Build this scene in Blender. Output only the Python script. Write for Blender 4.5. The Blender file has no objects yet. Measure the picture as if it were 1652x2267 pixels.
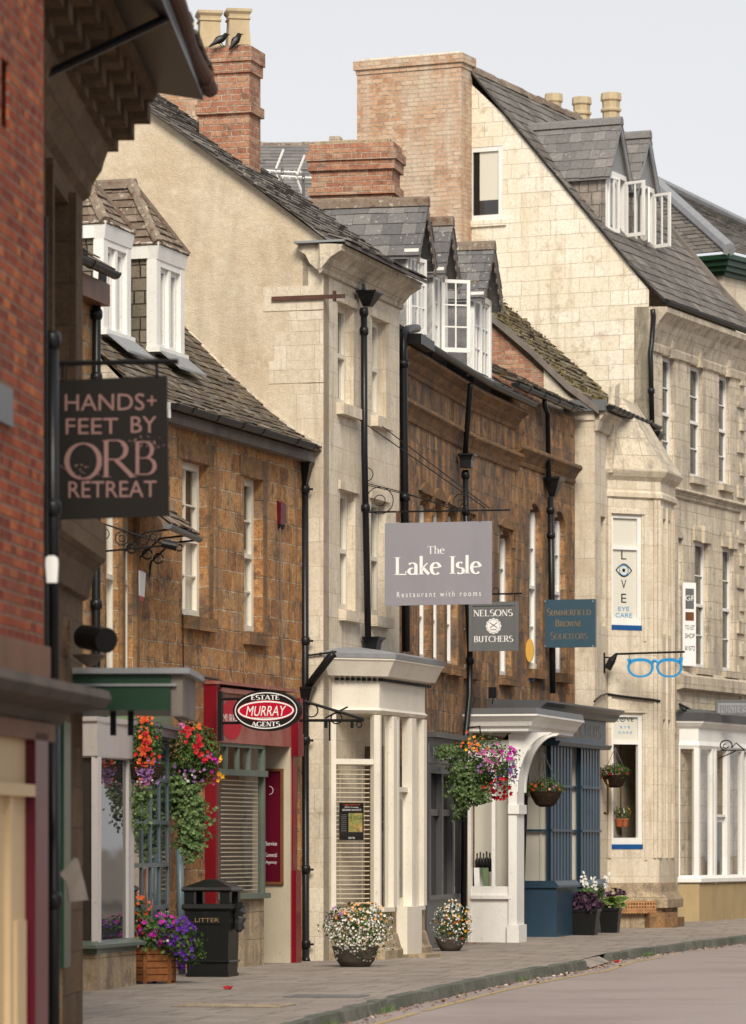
import bpy, math, random
from mathutils import Vector, noise as mnoise
random.seed(7)
R = math.radians
F, CX, HY, EYE = 9000.0, 826.0, 1870.0, 1.6      # focal length and horizon in picture units, eye height in metres
# ---------------------------------------------------------------- camera, sky, sun, exposure
sc = bpy.context.scene
col = sc.collection
cam = bpy.data.cameras.new('camera'); camo = bpy.data.objects.new('camera', cam); col.objects.link(camo)
camo.location = (0, 0, EYE); camo.rotation_euler = (R(90), 0, 0)
cam.sensor_width = 36; cam.sensor_fit = 'AUTO'; cam.lens = 36 * F / 2267
cam.shift_y = (HY - 1133.5) / 2267; cam.clip_start = 0.5; cam.clip_end = 2000
cam.dof.use_dof = True; cam.dof.focus_distance = 58; cam.dof.aperture_fstop = 3.0
sc.camera = camo
SUN_EL, SUN_AZ = 38, 174                          # azimuth clockwise from +Y
w = bpy.data.worlds.new('World'); sc.world = w; w.use_nodes = True
nt = w.node_tree; bg = nt.nodes['Background']
sky = nt.nodes.new('ShaderNodeTexSky'); sky.sky_type = 'NISHITA'; sky.sun_disc = False
sky.sun_elevation = R(SUN_EL); sky.sun_rotation = R(SUN_AZ)
tc = nt.nodes.new('ShaderNodeTexCoord'); nz = nt.nodes.new('ShaderNodeTexNoise'); nz.inputs['Scale'].default_value = 1.6
nz.inputs['Detail'].default_value = 4
nt.links.new(tc.outputs['Generated'], nz.inputs['Vector'])
cr = nt.nodes.new('ShaderNodeValToRGB'); cr.color_ramp.elements[0].color = (3.95, 4.02, 4.25, 1); cr.color_ramp.elements[1].color = (5.0, 4.93, 4.9, 1)
mp = nt.nodes.new('ShaderNodeMapping'); mp.inputs['Scale'].default_value = (1, 1, 3.5); nt.links.new(tc.outputs['Generated'], mp.inputs[0]); nt.links.new(mp.outputs[0], nz.inputs['Vector'])
sx = nt.nodes.new('ShaderNodeSeparateXYZ'); nt.links.new(tc.outputs['Generated'], sx.inputs[0])
m1 = nt.nodes.new('ShaderNodeMath'); m1.operation = 'MULTIPLY_ADD'; nt.links.new(sx.outputs[2], m1.inputs[0]); m1.inputs[1].default_value = -1.6; m1.inputs[2].default_value = .35   # brighter towards the horizon
m2 = nt.nodes.new('ShaderNodeMath'); m2.operation = 'MULTIPLY_ADD'; nt.links.new(nz.outputs['Fac'], m2.inputs[0]); m2.inputs[1].default_value = .9; nt.links.new(m1.outputs[0], m2.inputs[2])
nt.links.new(m2.outputs[0], cr.inputs['Fac'])
mx = nt.nodes.new('ShaderNodeMix'); mx.data_type = 'RGBA'; mx.inputs['Factor'].default_value = 0.95   # thin even cloud over the sky
nt.links.new(sky.outputs['Color'], mx.inputs[6]); nt.links.new(cr.outputs['Color'], mx.inputs[7])
nt.links.new(mx.outputs[2], bg.inputs['Color']); bg.inputs['Strength'].default_value = 0.095
sl = bpy.data.lights.new('sun', 'SUN'); sl.energy = 2.1; sl.angle = R(24); sl.color = (1.0, 0.91, 0.77)
so = bpy.data.objects.new('sun', sl); col.objects.link(so)
az, el = R(SUN_AZ), R(SUN_EL)
sd = Vector((math.sin(az) * math.cos(el), math.cos(az) * math.cos(el), math.sin(el)))
so.rotation_euler = sd.to_track_quat('Z', 'Y').to_euler(); so.location = (0, -20, 40)
sc.view_settings.view_transform = 'Standard'; sc.view_settings.look = 'None'; sc.view_settings.gamma = 1
sc.view_settings.use_curve_mapping = False; sc.view_settings.exposure = 0.92
try: sc.cycles.max_bounces = 6; sc.cycles.transparent_max_bounces = 12
except Exception: pass

# ---------------------------------------------------------------- helpers
def V(*a): return Vector(a)
def W(x, y, d): return V((x - CX) * d / F, d, EYE - (y - HY) * d / F)
class Fr:                                          # a vertical plane: s along, o outwards, z up
    def __init__(s, p, u):
        l = math.hypot(*u); s.p = (p[0], p[1]); s.u = (u[0] / l, u[1] / l); s.n = (s.u[1], -s.u[0])
    def at(s, a, o, z):
        return V(s.p[0] + s.u[0] * a + s.n[0] * o, s.p[1] + s.u[1] * a + s.n[1] * o, z)
    def hit(s, x, o=0):
        a = (x - CX) / F; px = s.p[0] + s.n[0] * o; py = s.p[1] + s.n[1] * o
        t = (a * py - px) / (s.u[0] - a * s.u[1]); return t, py + s.u[1] * t
    def S(s, x, o=0): return s.hit(x, o)[0]
    def Z(s, x, y, o=0): return EYE - (y - HY) * s.hit(x, o)[1] / F
    def pt(s, x, y, o=0): return s.at(s.S(x, o), o, s.Z(x, y, o))
    def side(s, a, o=0): p = s.at(a, o, 0); return Fr((p.x, p.y), s.n)     # plane square to this one, facing the camera side
def FP(a, b): return Fr(a, (b[0] - a[0], b[1] - a[1]))

class MB:
    def __init__(s): s.v = []; s.f = []; s.sm = False
    def face(s, pts):
        i = len(s.v); s.v += [tuple(p) for p in pts]; s.f.append(tuple(range(i, i + len(pts)))); return s
    def hexa(s, p):                                # 8 corners: bottom ring, top ring
        i = len(s.v); s.v += [tuple(q) for q in p]
        for f in ((3, 2, 1, 0), (4, 5, 6, 7), (0, 1, 5, 4), (1, 2, 6, 5), (2, 3, 7, 6), (3, 0, 4, 7)):
            s.f.append(tuple(i + k for k in f))
        return s
    def box(s, fr, a0, a1, o0, o1, z0, z1):
        if a0 > a1: a0, a1 = a1, a0
        if o0 > o1: o0, o1 = o1, o0
        if z0 > z1: z0, z1 = z1, z0
        c = ((a0, o0), (a0, o1), (a1, o1), (a1, o0))
        return s.hexa([fr.at(a, o, z0) for a, o in c] + [fr.at(a, o, z1) for a, o in c])
    def prism(s, fr, prof, a0, a1, cap=True):      # profile of (o,z) run along s
        i = len(s.v); n = len(prof)
        s.v += [tuple(fr.at(a0, o, z)) for o, z in prof] + [tuple(fr.at(a1, o, z)) for o, z in prof]
        for k in range(n):
            j = (k + 1) % n; s.f.append((i + k, i + j, i + n + j, i + n + k))
        if cap: s.f.append(tuple(i + k for k in range(n - 1, -1, -1))); s.f.append(tuple(i + n + k for k in range(n)))
        return s
    def plate(s, fr, poly, o0, o1):                # polygon of (s,z) with thickness
        i = len(s.v); n = len(poly)
        s.v += [tuple(fr.at(a, o0, z)) for a, z in poly] + [tuple(fr.at(a, o1, z)) for a, z in poly]
        for k in range(n):
            j = (k + 1) % n; s.f.append((i + k, i + j, i + n + j, i + n + k))
        s.f.append(tuple(i + k for k in range(n - 1, -1, -1))); s.f.append(tuple(i + n + k for k in range(n)))
        return s
    def tube(s, pts, r, n=10, cap=True):
        pts = [Vector(p) for p in pts]; i = len(s.v); m = len(pts)
        rr = r if isinstance(r, (list, tuple)) else [r] * m
        up = None
        for k, p in enumerate(pts):
            d = (pts[min(k + 1, m - 1)] - pts[max(k - 1, 0)]); d.normalize()
            if up is None: up = V(0, 0, 1) if abs(d.z) < .9 else V(1, 0, 0)
            a = d.cross(up)
            if a.length < 1e-4: a = d.cross(V(1, 0, 0))
            a.normalize(); b = a.cross(d); b.normalize(); up = b
            for q in range(n):
                t = 2 * math.pi * q / n; s.v.append(tuple(p + a * math.cos(t) * rr[k] + b * math.sin(t) * rr[k]))
        for k in range(m - 1):
            for q in range(n):
                q2 = (q + 1) % n; s.f.append((i + k * n + q, i + k * n + q2, i + (k + 1) * n + q2, i + (k + 1) * n + q))
        if cap: s.f.append(tuple(i + q for q in range(n - 1, -1, -1))); s.f.append(tuple(i + (m - 1) * n + q for q in range(n)))
        return s
    def lathe(s, c, prof, n=20, sq=None, rot=0):   # profile (r,z) about vertical axis at c
        i = len(s.v); m = len(prof)
        for r, z in prof:
            for q in range(n):
                t = 2 * math.pi * (q + .5) / n + rot; k = 1
                if n == 4: k = 1.414
                s.v.append((c[0] + r * k * math.cos(t), c[1] + r * k * math.sin(t), c[2] + z))
        for k in range(m - 1):
            for q in range(n):
                q2 = (q + 1) % n; s.f.append((i + k * n + q, i + k * n + q2, i + (k + 1) * n + q2, i + (k + 1) * n + q))
        s.f.append(tuple(i + q for q in range(n - 1, -1, -1))); s.f.append(tuple(i + (m - 1) * n + q for q in range(n)))
        return s
    def ring(s, fr, c, o, r, t, n=24, a0=0, a1=360): # flat iron scroll / circle in the plane
        pts = [fr.at(c[0] + r * math.cos(R(a0 + (a1 - a0) * k / n)), o, c[1] + r * math.sin(R(a0 + (a1 - a0) * k / n))) for k in range(n + 1)]
        return s.tube(pts, t, 5)
    def build(s, name, mat, parent=None, smooth=False):
        org = V(0, 0, 0)
        if parent is not None: org = ORG[parent.name]
        me = bpy.data.meshes.new(name)
        me.from_pydata([(v[0] - org.x, v[1] - org.y, v[2] - org.z) for v in s.v], [], s.f)
        me.materials.append(mat)
        uv = me.uv_layers.new(name='UVMap').data
        V3 = me.vertices; Z = V(0, 0, 1)
        for p in me.polygons:
            nn = p.normal
            if abs(nn.z) > .97: t, b = V(1, 0, 0), V(0, 1, 0)
            else: t = Z.cross(nn); t.normalize(); b = nn.cross(t)
            if smooth: p.use_smooth = True
            for li in p.loop_indices:
                c = V3[me.loops[li].vertex_index].co + org; uv[li].uv = (c.dot(t), c.dot(b))
        o = bpy.data.objects.new(name, me); col.objects.link(o)
        if parent is not None: o.parent = parent
        ORG[o.name] = org
        return o
ORG = {}
def tag(o, label=None, cat=None, group=None, kind=None):
    if label: o['label'] = label
    if cat: o['category'] = cat
    if group: o['group'] = group
    if kind: o['kind'] = kind
    return o
def thing(name, label, cat, loc, group=None):
    o = bpy.data.objects.new(name, None); col.objects.link(o); o.location = loc; o.empty_display_size = .2
    ORG[o.name] = Vector(loc); return tag(o, label, cat, group)
def single(mb, name, mat, label, cat, group=None, smooth=False):
    return tag(mb.build(name, mat, None, smooth), label, cat, group)
def box(fr, a0, a1, o0, o1, z0, z1): return MB().box(fr, a0, a1, o0, o1, z0, z1)

# ---------------------------------------------------------------- materials
class N:
    def __init__(s, name):
        s.m = bpy.data.materials.new(name); s.m.use_nodes = True; s.t = s.m.node_tree
        s.b = s.t.nodes['Principled BSDF']; s.x = None
    def new(s, k, **kw):
        n = s.t.nodes.new('ShaderNode' + k)
        for a, v in kw.items(): setattr(n, a, v)
        return n
    def L(s, a, b): s.t.links.new(a, b)
    def uv(s, rot=0, sc_=(1, 1, 1)):
        g = s.new('UVMap', uv_map='UVMap')
        if rot or sc_ != (1, 1, 1):
            mp = s.new('Mapping'); s.L(g.outputs[0], mp.inputs[0]); mp.inputs['Rotation'].default_value[2] = rot; mp.inputs['Scale'].default_value = sc_
            return mp.outputs[0]
        return g.outputs[0]
    def noise(s, scale, detail=4, vec=None, rough=.6, sc_=None):
        n = s.new('TexNoise'); n.inputs['Scale'].default_value = scale; n.inputs['Detail'].default_value = detail; n.inputs['Roughness'].default_value = rough
        if vec is None: vec = s.obj()
        if sc_:
            mp = s.new('Mapping'); s.L(vec, mp.inputs[0]); mp.inputs['Scale'].default_value = sc_; vec = mp.outputs[0]
        s.L(vec, n.inputs['Vector']); return n.outputs['Fac']
    def obj(s):
        if s.x is None: s.x = s.new('NewGeometry').outputs['Position']
        return s.x
    def ramp(s, fac, stops, interp='LINEAR'):
        r = s.new('ValToRGB'); r.color_ramp.interpolation = interp; e = r.color_ramp.elements
        while len(e) < len(stops): e.new(.5)
        for k, (p, c) in enumerate(stops):
            e[k].position = p; e[k].color = (*c, 1) if len(c) == 3 else c
        s.L(fac, r.inputs['Fac']); return r.outputs['Color']
    def g(s, fac, a, b): return s.ramp(fac, [(a, (0, 0, 0)), (b, (1, 1, 1))])
    def mix(s, f, a, b, mode='MIX'):
        m = s.new('Mix', data_type='RGBA', blend_type=mode)
        for i, v in ((0, f), (6, a), (7, b)):
            if hasattr(v, 'links'): s.L(v, m.inputs[i])
            elif i == 0: m.inputs[0].default_value = v
            else: m.inputs[i].default_value = (*v, 1)
        return m.outputs[2]
    def math(s, op, a, b=0):
        m = s.new('Math', operation=op)
        for i, v in enumerate((a, b)):
            if hasattr(v, 'links'): s.L(v, m.inputs[i])
            else: m.inputs[i].default_value = v
        return m.outputs[0]
    def bump(s, h, st, dist=.02):
        n = s.new('Bump'); n.inputs['Strength'].default_value = st; n.inputs['Distance'].default_value = dist
        s.L(h, n.inputs['Height']); s.L(n.outputs[0], s.b.inputs['Normal'])
    def out(s, c, rough=.85, spec=.3, metal=0):
        if hasattr(c, 'links'): s.L(c, s.b.inputs['Base Color'])
        else: s.b.inputs['Base Color'].default_value = (*c, 1)
        if hasattr(rough, 'links'): s.L(rough, s.b.inputs['Roughness'])
        else: s.b.inputs['Roughness'].default_value = rough
        s.b.inputs['Specular IOR Level'].default_value = spec; s.b.inputs['Metallic'].default_value = metal
        return s.m

def masonry(name, stops, bw, bh, mortar, ms=.012, distort=.02, nmix=.35, stain=None, stain_rng=(.5, .7), bump=.6, off=.5, blotch=None, spots=None, rough=.9, mort_fade=0, dscale=4, streak=True, stain2=None, rot=0, var=.3, dirt=None):
    n = N(name); uv = n.uv(rot)
    d = n.new('TexNoise'); d.inputs['Scale'].default_value = dscale; d.inputs['Detail'].default_value = 6; d.inputs['Roughness'].default_value = .65; n.L(uv, d.inputs['Vector'])
    vm = n.new('VectorMath', operation='MULTIPLY_ADD'); n.L(d.outputs['Color'], vm.inputs[0]); vm.inputs[1].default_value = (distort, distort, 0); n.L(uv, vm.inputs[2])
    b = n.new('TexBrick', offset=off, squash=.62, squash_frequency=3, offset_frequency=2); n.L(vm.outputs[0], b.inputs['Vector'])
    b.inputs['Scale'].default_value = 1; b.inputs['Brick Width'].default_value = bw; b.inputs['Row Height'].default_value = bh
    b.inputs['Mortar Size'].default_value = ms * 2.6; b.inputs['Mortar Smooth'].default_value = 1.0
    b.inputs['Color1'].default_value = (0, 0, 0, 1); b.inputs['Color2'].default_value = (1, 1, 1, 1); b.inputs['Mortar'].default_value = (.5, .5, .5, 1)
    fine = n.noise(26, 7, None, .75); big = n.noise(.9, 6); mid = n.noise(6, 6, None, .7); chip = n.noise(14, 4, None, .7)
    rnd = n.math('ADD', n.math('MULTIPLY', b.outputs['Color'], 1 - nmix), n.math('MULTIPLY', n.g(mid, .3, .7), nmix))
    c = n.ramp(rnd, stops)
    c = n.mix(min(1, var * 1.7), c, n.ramp(fine, [(.3, (.42, .40, .38)), (.5, (.95, .95, .95)), (.72, (1.45, 1.4, 1.3))]), 'MULTIPLY')
    c = n.mix(var * .9, c, n.ramp(chip, [(.32, (.5, .46, .42)), (.46, (1, 1, 1))]), 'MULTIPLY')
    mf = n.g(n.math('ADD', b.outputs['Fac'], n.math('MULTIPLY', n.math('SUBTRACT', chip, .5), 1.3)), .50, .78)
    mc = mf
    if mort_fade: mc = n.math('MULTIPLY', mf, n.g(mid, mort_fade - .16, mort_fade + .1))
    mcol = n.mix(1, mortar, n.ramp(mid, [(.3, (.6, .6, .6)), (.6, (1.1, 1.1, 1.1))]), 'MULTIPLY')
    c = n.mix(mc, c, mcol)
    if stain: c = n.mix(n.math('MULTIPLY', n.g(big, *stain_rng), .8), c, stain)
    if stain2:
        st = n.noise(1.3, 7, None, .7, (3.5, 3.5, .4)); c = n.mix(n.math('MULTIPLY', n.g(st, stain2[1] - .04, stain2[2] - .05), .8), c, stain2[0])
    if dirt:
        dn = n.noise(3.2, 8, None, .75); c = n.mix(n.math('MULTIPLY', n.g(dn, dirt[1] - .055, dirt[1] + .05), dirt[2]), c, dirt[0])
    if spots:
        for scol, sscale, lo in spots:
            sp = n.noise(sscale, 3); c = n.mix(n.g(sp, lo, lo + .05), c, scol)
    h = n.math('SUBTRACT', n.math('MULTIPLY', fine, .5), n.math('MULTIPLY', mf, 1.2))
    h = n.math('ADD', h, n.math('MULTIPLY', b.outputs['Color'], .6)); h = n.math('ADD', h, n.math('MULTIPLY', mid, .6))
    n.bump(h, min(1, bump * 1.2), .022); return n.out(c, rough, .2)

M = {}
IRON = [(.0, (.15, .085, .055)), (.2, (.29, .145, .065)), (.45, (.42, .21, .085)), (.65, (.50, .275, .115)), (.85, (.37, .25, .155)), (1, (.30, .24, .17))]
M['iron'] = masonry('ironstone', IRON, .38, .26, (.52, .42, .29), .008, .055, .45, (.22, .14, .09), (.54, .76), 1, stain2=((.19, .13, .085), .55, .68), mort_fade=.42, var=.7, dirt=((.10, .07, .055), .575, .85))
M['iron2'] = masonry('ironstone_dark', [(0, (.15, .095, .065)), (.25, (.28, .15, .075)), (.5, (.41, .21, .09)), (.75, (.48, .265, .115)), (.9, (.34, .26, .19)), (1, (.28, .235, .195))], .44, .31, (.38, .29, .20), .008, .06, .45, (.15, .12, .095), (.50, .68), 1, stain2=((.12, .095, .075), .50, .63), mort_fade=.44, var=.7, dirt=((.085, .07, .06), .55, .85))
M['iron3'] = masonry('dressed_ironstone', [(0, (.15, .085, .05)), (.5, (.25, .14, .065)), (1, (.33, .19, .095))], .6, .4, (.2, .14, .1), .005, .03, .6, (.13, .10, .075), (.5, .72), .7, var=.5, dirt=((.09, .07, .055), .56, .7))
M['gold'] = masonry('golden_stone', [(0, (.34, .20, .08)), (.5, (.45, .28, .12)), (1, (.55, .38, .2))], .4, .2, (.5, .42, .3), .01, .04, .4, None)
M['cream'] = masonry('cream_ashlar', [(0, (.57, .49, .375)), (.5, (.655, .58, .465)), (1, (.72, .655, .55))], .66, .34, (.44, .365, .27), .0026, .014, .5, (.49, .41, .30), (.5, .75), .35, mort_fade=.40, stain2=((.40, .33, .24), .55, .74), var=.22, dirt=((.33, .27, .20), .63, .6))
M['cream_d'] = masonry('weathered_ashlar', [(0, (.52, .44, .33)), (.5, (.62, .54, .42)), (1, (.69, .615, .50))], .7, .34, (.26, .21, .15), .004, .02, .5, (.40, .35, .28), (.48, .70), .45, mort_fade=.40, stain2=((.30, .265, .22), .51, .69), var=.32, dirt=((.20, .175, .14), .60, .7))
M['lime'] = masonry('limestone_blocks', [(0, (.70, .62, .48)), (.4, (.78, .715, .585)), (.8, (.84, .785, .68)), (1, (.74, .66, .51))], .60, .285, (.42, .34, .24), .0038, .03, .5, (.70, .60, .43), (.5, .8), .45, mort_fade=.42, stain2=((.50, .42, .30), .56, .76), var=.26, dirt=((.42, .33, .21), .60, .55))
M['brick'] = masonry('orange_brick', [(0, (.20, .10, .07)), (.25, (.35, .155, .10)), (.55, (.43, .20, .125)), (.8, (.48, .29, .19)), (1, (.30, .19, .14))], .245, .085, (.50, .42, .32), .0065, .022, .35, (.36, .25, .17), (.55, .8), .8, spots=[((.5, .26, .02), 3.2, .74)], var=.45, dirt=((.13, .09, .07), .60, .65), stain2=((.42, .33, .25), .55, .75))
M['brickw'] = masonry('worn_brick', [(0, (.36, .17, .10)), (.3, (.48, .26, .15)), (.6, (.56, .35, .22)), (.85, (.62, .45, .32)), (1, (.46, .31, .21))], .245, .085, (.60, .51, .40), .0065, .024, .4, (.56, .46, .35), (.40, .62), .8, spots=[((.5, .26, .02), 3.4, .73)], var=.4, dirt=((.34, .25, .18), .60, .5), stain2=((.60, .52, .42), .50, .72))
M['brickf'] = masonry('red_brick', [(0, (.12, .03, .02)), (.35, (.23, .045, .025)), (.7, (.36, .085, .035)), (.9, (.48, .16, .05)), (1, (.19, .06, .04))], .225, .08, (.21, .14, .10), .009, .012, .3, (.14, .07, .05), (.55, .8), .5)
M['rubble'] = masonry('rough_stone', [(0, (.22, .1, .05)), (.4, (.38, .2, .08)), (.8, (.45, .28, .14)), (1, (.4, .3, .2))], .3, .18, (.34, .27, .19), .018, .16, .3, None, dscale=5, var=.5)
M['greyst'] = masonry('slate_hung_cheek', [(0, (.22, .19, .17)), (.5, (.32, .28, .25)), (1, (.42, .37, .32))], .3, .25, (.1, .09, .08), .006, .06, .5, (.2, .18, .16), (.5, .7), .7, var=.4)
M['potst'] = masonry('stone_pot', [(0, (.06, .05, .042)), (1, (.12, .10, .085))], 3, 3, (.1, .1, .1), .001, .1, .9, None, bump=.6)
M['bathst'] = masonry('plinth_stone', [(0, (.36, .27, .17)), (.5, (.46, .36, .24)), (1, (.54, .44, .31))], .5, .36, (.25, .19, .13), .004, .02, .5, (.28, .215, .15), (.5, .72), .6, stain2=((.25, .195, .14), .48, .64), var=.5, dirt=((.16, .13, .10), .56, .7))
M['paver'] = masonry('paving_slabs', [(0, (.25, .215, .185)), (.5, (.295, .255, .22)), (1, (.345, .30, .262))], .85, .62, (.12, .10, .085), .011, .05, .4, (.17, .145, .125), (.5, .75), .5, rot=R(14))
def render_mat():
    n = N('roughcast_render'); big = n.noise(.7, 6); mid = n.noise(4, 6); fine = n.noise(60, 3, None, .8); sp = n.noise(28, 4)
    c = n.ramp(big, [(.3, (.60, .485, .345)), (.5, (.68, .575, .43)), (.7, (.75, .665, .53))])
    c = n.mix(n.math('MULTIPLY', n.g(mid, .5, .7), .6), c, (.72, .64, .5))
    c = n.mix(n.math('MULTIPLY', n.g(sp, .55, .7), .5), c, (.78, .73, .62))
    st = n.noise(.8, 5, None, .6, (2.2, 2.2, .5)); c = n.mix(n.math('MULTIPLY', n.g(st, .5, .75), .55), c, (.36, .29, .21))
    sep = n.new('SeparateXYZ'); n.L(n.obj(), sep.inputs[0])
    c = n.mix(.35, c, n.ramp(n.noise(9, 7, None, .75), [(.35, (.72, .70, .66)), (.55, (1, 1, 1)), (.7, (1.12, 1.12, 1.12))]), 'MULTIPLY'); cr_ = n.noise(1.7, 8, None, .8); c = n.mix(n.math('MULTIPLY', n.g(cr_, .60, .64), .35), c, (.42, .34, .24)); n.bump(n.math('ADD', fine, n.noise(9, 5)), .8, .02); return n.out(c, .95, .1)
M['render'] = render_mat()
def slate(name, stops, lichen=None, moss=None, moss_lo=.5, li=.62, sz=7, org=True):
    n = N(name); g = n.new('NewGeometry'); r = g.outputs['Random Per Island']; fine = n.noise(18, 6, None, .7); mid = n.noise(sz, 5)
    c = n.ramp(r, stops); c = n.mix(.6, c, n.ramp(fine, [(.25, (.5, .5, .5)), (.6, (1, 1, 1)), (.8, (1.4, 1.4, 1.4))]), 'MULTIPLY')
    if lichen: c = n.mix(n.math('MULTIPLY', n.g(n.noise(14, 3), li, li + .06), .8), c, lichen)
    if moss: c = n.mix(n.math('MULTIPLY', n.g(mid, moss_lo, moss_lo + .12), .9), c, moss)
    if org: c = n.mix(n.g(n.noise(3.6, 4), .715, .735), c, (.50, .25, .03)); c = n.mix(n.g(n.noise(8, 3), .70, .73), c, (.10, .05, .025))
    n.bump(fine, .8, .012); return n.out(c, .8, .25)
M['slate'] = slate('blue_slate', [(0, (.12, .118, .12)), (.4, (.15, .146, .147)), (.75, (.175, .17, .167)), (1, (.22, .21, .20))], (.42, .40, .34))
M['slate2'] = slate('brown_slate', [(0, (.11, .10, .092)), (.4, (.15, .135, .122)), (.8, (.18, .163, .147)), (1, (.235, .21, .19))], (.38, .34, .27), (.30, .14, .04), .68)
M['slate3'] = slate('grey_slate', [(0, (.165, .158, .155)), (.5, (.20, .19, .185)), (1, (.245, .232, .222))], (.40, .38, .34), None, li=.66)
M['stonetile'] = slate('mossy_stone_tile', [(0, (.075, .065, .055)), (.4, (.12, .10, .083)), (.8, (.165, .14, .115)), (1, (.25, .215, .17))], (.46, .40, .31), (.10, .06, .022), .50, .6)
M['tiled'] = slate('lichened_tile', [(0, (.16, .12, .09)), (.5, (.19, .145, .11)), (1, (.28, .225, .17))], (.48, .41, .32), (.11, .055, .03), .54, .58)
M['mosst'] = slate('moss_covered_tile', [(0, (.13, .11, .085)), (1, (.25, .22, .17))], (.4, .34, .22), (.15, .115, .05), .46)
M['brownst'] = masonry('brown_carved_stone', [(0, (.085, .055, .032)), (.5, (.13, .085, .05)), (1, (.18, .12, .07))], .6, .35, (.1, .07, .05), .006, .02, .5, (.09, .065, .045), (.5, .75), .5)
M['shingle'] = masonry('hung_tile', [(0, (.17, .145, .11)), (1, (.27, .235, .18))], .24, .17, (.05, .04, .03), .008, .01, .4, (.12, .1, .08), (.5, .8), .8)
def paint(name, c, rough=.4, wear=.12, wc=None, spec=.4):
    n = N(name); big = n.noise(3, 6, None, .65, (1, 1, .35)); fine = n.noise(30, 5, None, .7); chip = n.noise(11, 7, None, .75)
    wc = wc or tuple(x * .72 for x in c)
    k = n.mix(n.math('MULTIPLY', n.g(big, .45, .75), min(1, wear * 4)), c, wc)
    if wear >= .1: k = n.mix(n.math('MULTIPLY', n.g(chip, .60, .66), .45), k, tuple(x * .5 + .02 for x in c)); k = n.mix(.25, k, n.ramp(fine, [(.3, (.7, .7, .7)), (.6, (1, 1, 1))]), 'MULTIPLY')
    n.bump(n.math('ADD', fine, chip), .12, .01); return n.out(k, rough, spec)
M['white'] = paint('white_paint', (.80, .79, .76), .4, .1)
M['offw'] = paint('ivory_paint', (.74, .69, .59), .4, .12)
M['pinkw'] = paint('pale_grey_paint', (.50, .47, .46), .5, .1)
M['greyp'] = paint('dark_grey_paint', (.085, .085, .09), .4, .15)
M['greyl'] = paint('mid_grey_paint', (.13, .135, .14), .45)
M['bluegrey'] = paint('slate_blue_paint', (.10, .14, .165), .4)
M['navy'] = paint('navy_paint', (.028, .06, .098), .35, .15)
M['navy2'] = paint('sign_navy', (.038, .08, .115), .4, .05)
M['blue'] = paint('bright_blue_paint', (.01, .08, .26), .4)
M['lblue'] = paint('sky_blue_plastic', (.03, .28, .60), .3, .03)
M['red'] = paint('crimson_paint', (.19, .006, .015), .25, .12, (.11, .01, .012))
M['redf'] = paint('sky_sheen_red_paint', (.33, .13, .11), .25, .3, (.24, .06, .055))  # sky reflection on the crimson fascia, put into a paler red
M['maroon'] = paint('maroon_board', (.095, .004, .016), .3, .05)
M['green'] = paint('dark_green_paint', (.012, .045, .022), .35)
M['greenl'] = paint('sage_green_paint', (.15, .21, .12), .5)
M['grng'] = paint('grey_green_paint', (.12, .15, .125), .4)
M['black'] = paint('black_iron', (.008, .008, .009), .35, .15, (.016, .016, .018), spec=.3)
M['blackp'] = paint('black_plastic', (.009, .009, .009), .4, .1, spec=.3)
M['iron_r'] = paint('rusty_iron', (.10, .045, .028), .8, .3, (.05, .03, .025))
M['lead'] = paint('lead_sheet', (.26, .27, .285), .5, .2)
M['wood'] = paint('brown_wood', (.17, .065, .025), .5, .3, (.09, .035, .015))
M['woodp'] = masonry('planter_wood', [(0, (.16, .06, .022)), (1, (.30, .12, .045))], 2, .5, (.1, .04, .02), .001, 0, .7, None, bump=.2)
M['grim'] = paint('weathered_wood', (.19, .16, .14), .8, .35, (.09, .08, .07))
M['grim2'] = paint('dark_weathered_wood', (.085, .065, .053), .8, .35, (.035, .03, .026))
M['signg'] = paint('grey_sign_face', (.27, .262, .295), .28, .08)
M['signk'] = paint('black_sign_face', (.012, .010, .009), .6, .03, spec=.15)
M['pinkl'] = paint('dusty_pink_letters', (.22, .12, .11), .5, .05)
M['signwhite'] = paint('sign_white', (.82, .81, .80), .4, .02)
M['signred'] = paint('sign_red', (.45, .006, .03), .3, .03)
M['gold_l'] = paint('dull_gold_letters', (.24, .165, .09), .4, .05)
M['terra'] = paint('clay_buff', (.50, .40, .25), .8, .25, (.36, .28, .18))
M['terrad'] = paint('clay_brown', (.42, .22, .12), .8, .3)
M['ochre'] = paint('ochre_render', (.40, .30, .16), .8, .3, (.30, .23, .13))
M['creamt'] = paint('cream_tile_paint', (.50, .44, .33), .4, .12)
M['creamp'] = paint('cream_panel', (.62, .47, .28), .5, .08)
M['cheek'] = masonry('sooty_plaster', [(0, (.10, .095, .10)), (1, (.2, .19, .195))], 3, 3, (.1, .1, .1), .001, .1, .9, (.42, .40, .38), (.42, .62), .4)
M['dark'] = N('dark_interior').out((.02, .017, .014), .9, .1)
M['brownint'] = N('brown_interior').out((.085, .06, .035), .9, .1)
M['greyint'] = N('pale_blind').out((.62, .60, .53), .9, .1)
M['amber'] = N('alarm_yellow').out((.62, .36, .07), .5)
M['foil'] = N('black_bin_bag').out((.02, .02, .022), .35, .4)
M['basketb'] = masonry('dark_wicker', [(0, (.03, .018, .01)), (1, (.085, .05, .028))], .05, .03, (.02, .012, .008), .006, .01, .5, None, bump=.6)
M['slatb'] = N('blind_slat').out((.68, .60, .46), .5)
M['brass'] = N('brass').out((.30, .18, .07), .3, .5, 1)
M['terracotta'] = N('terracotta').out((.45, .13, .05), .8)
def glass_dark():
    n = N('window_glass'); f = n.noise(1.3, 2); n.bump(f, .05, .05); return n.out((.035, .035, .035), .04, .7)
M['glass'] = glass_dark()
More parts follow.
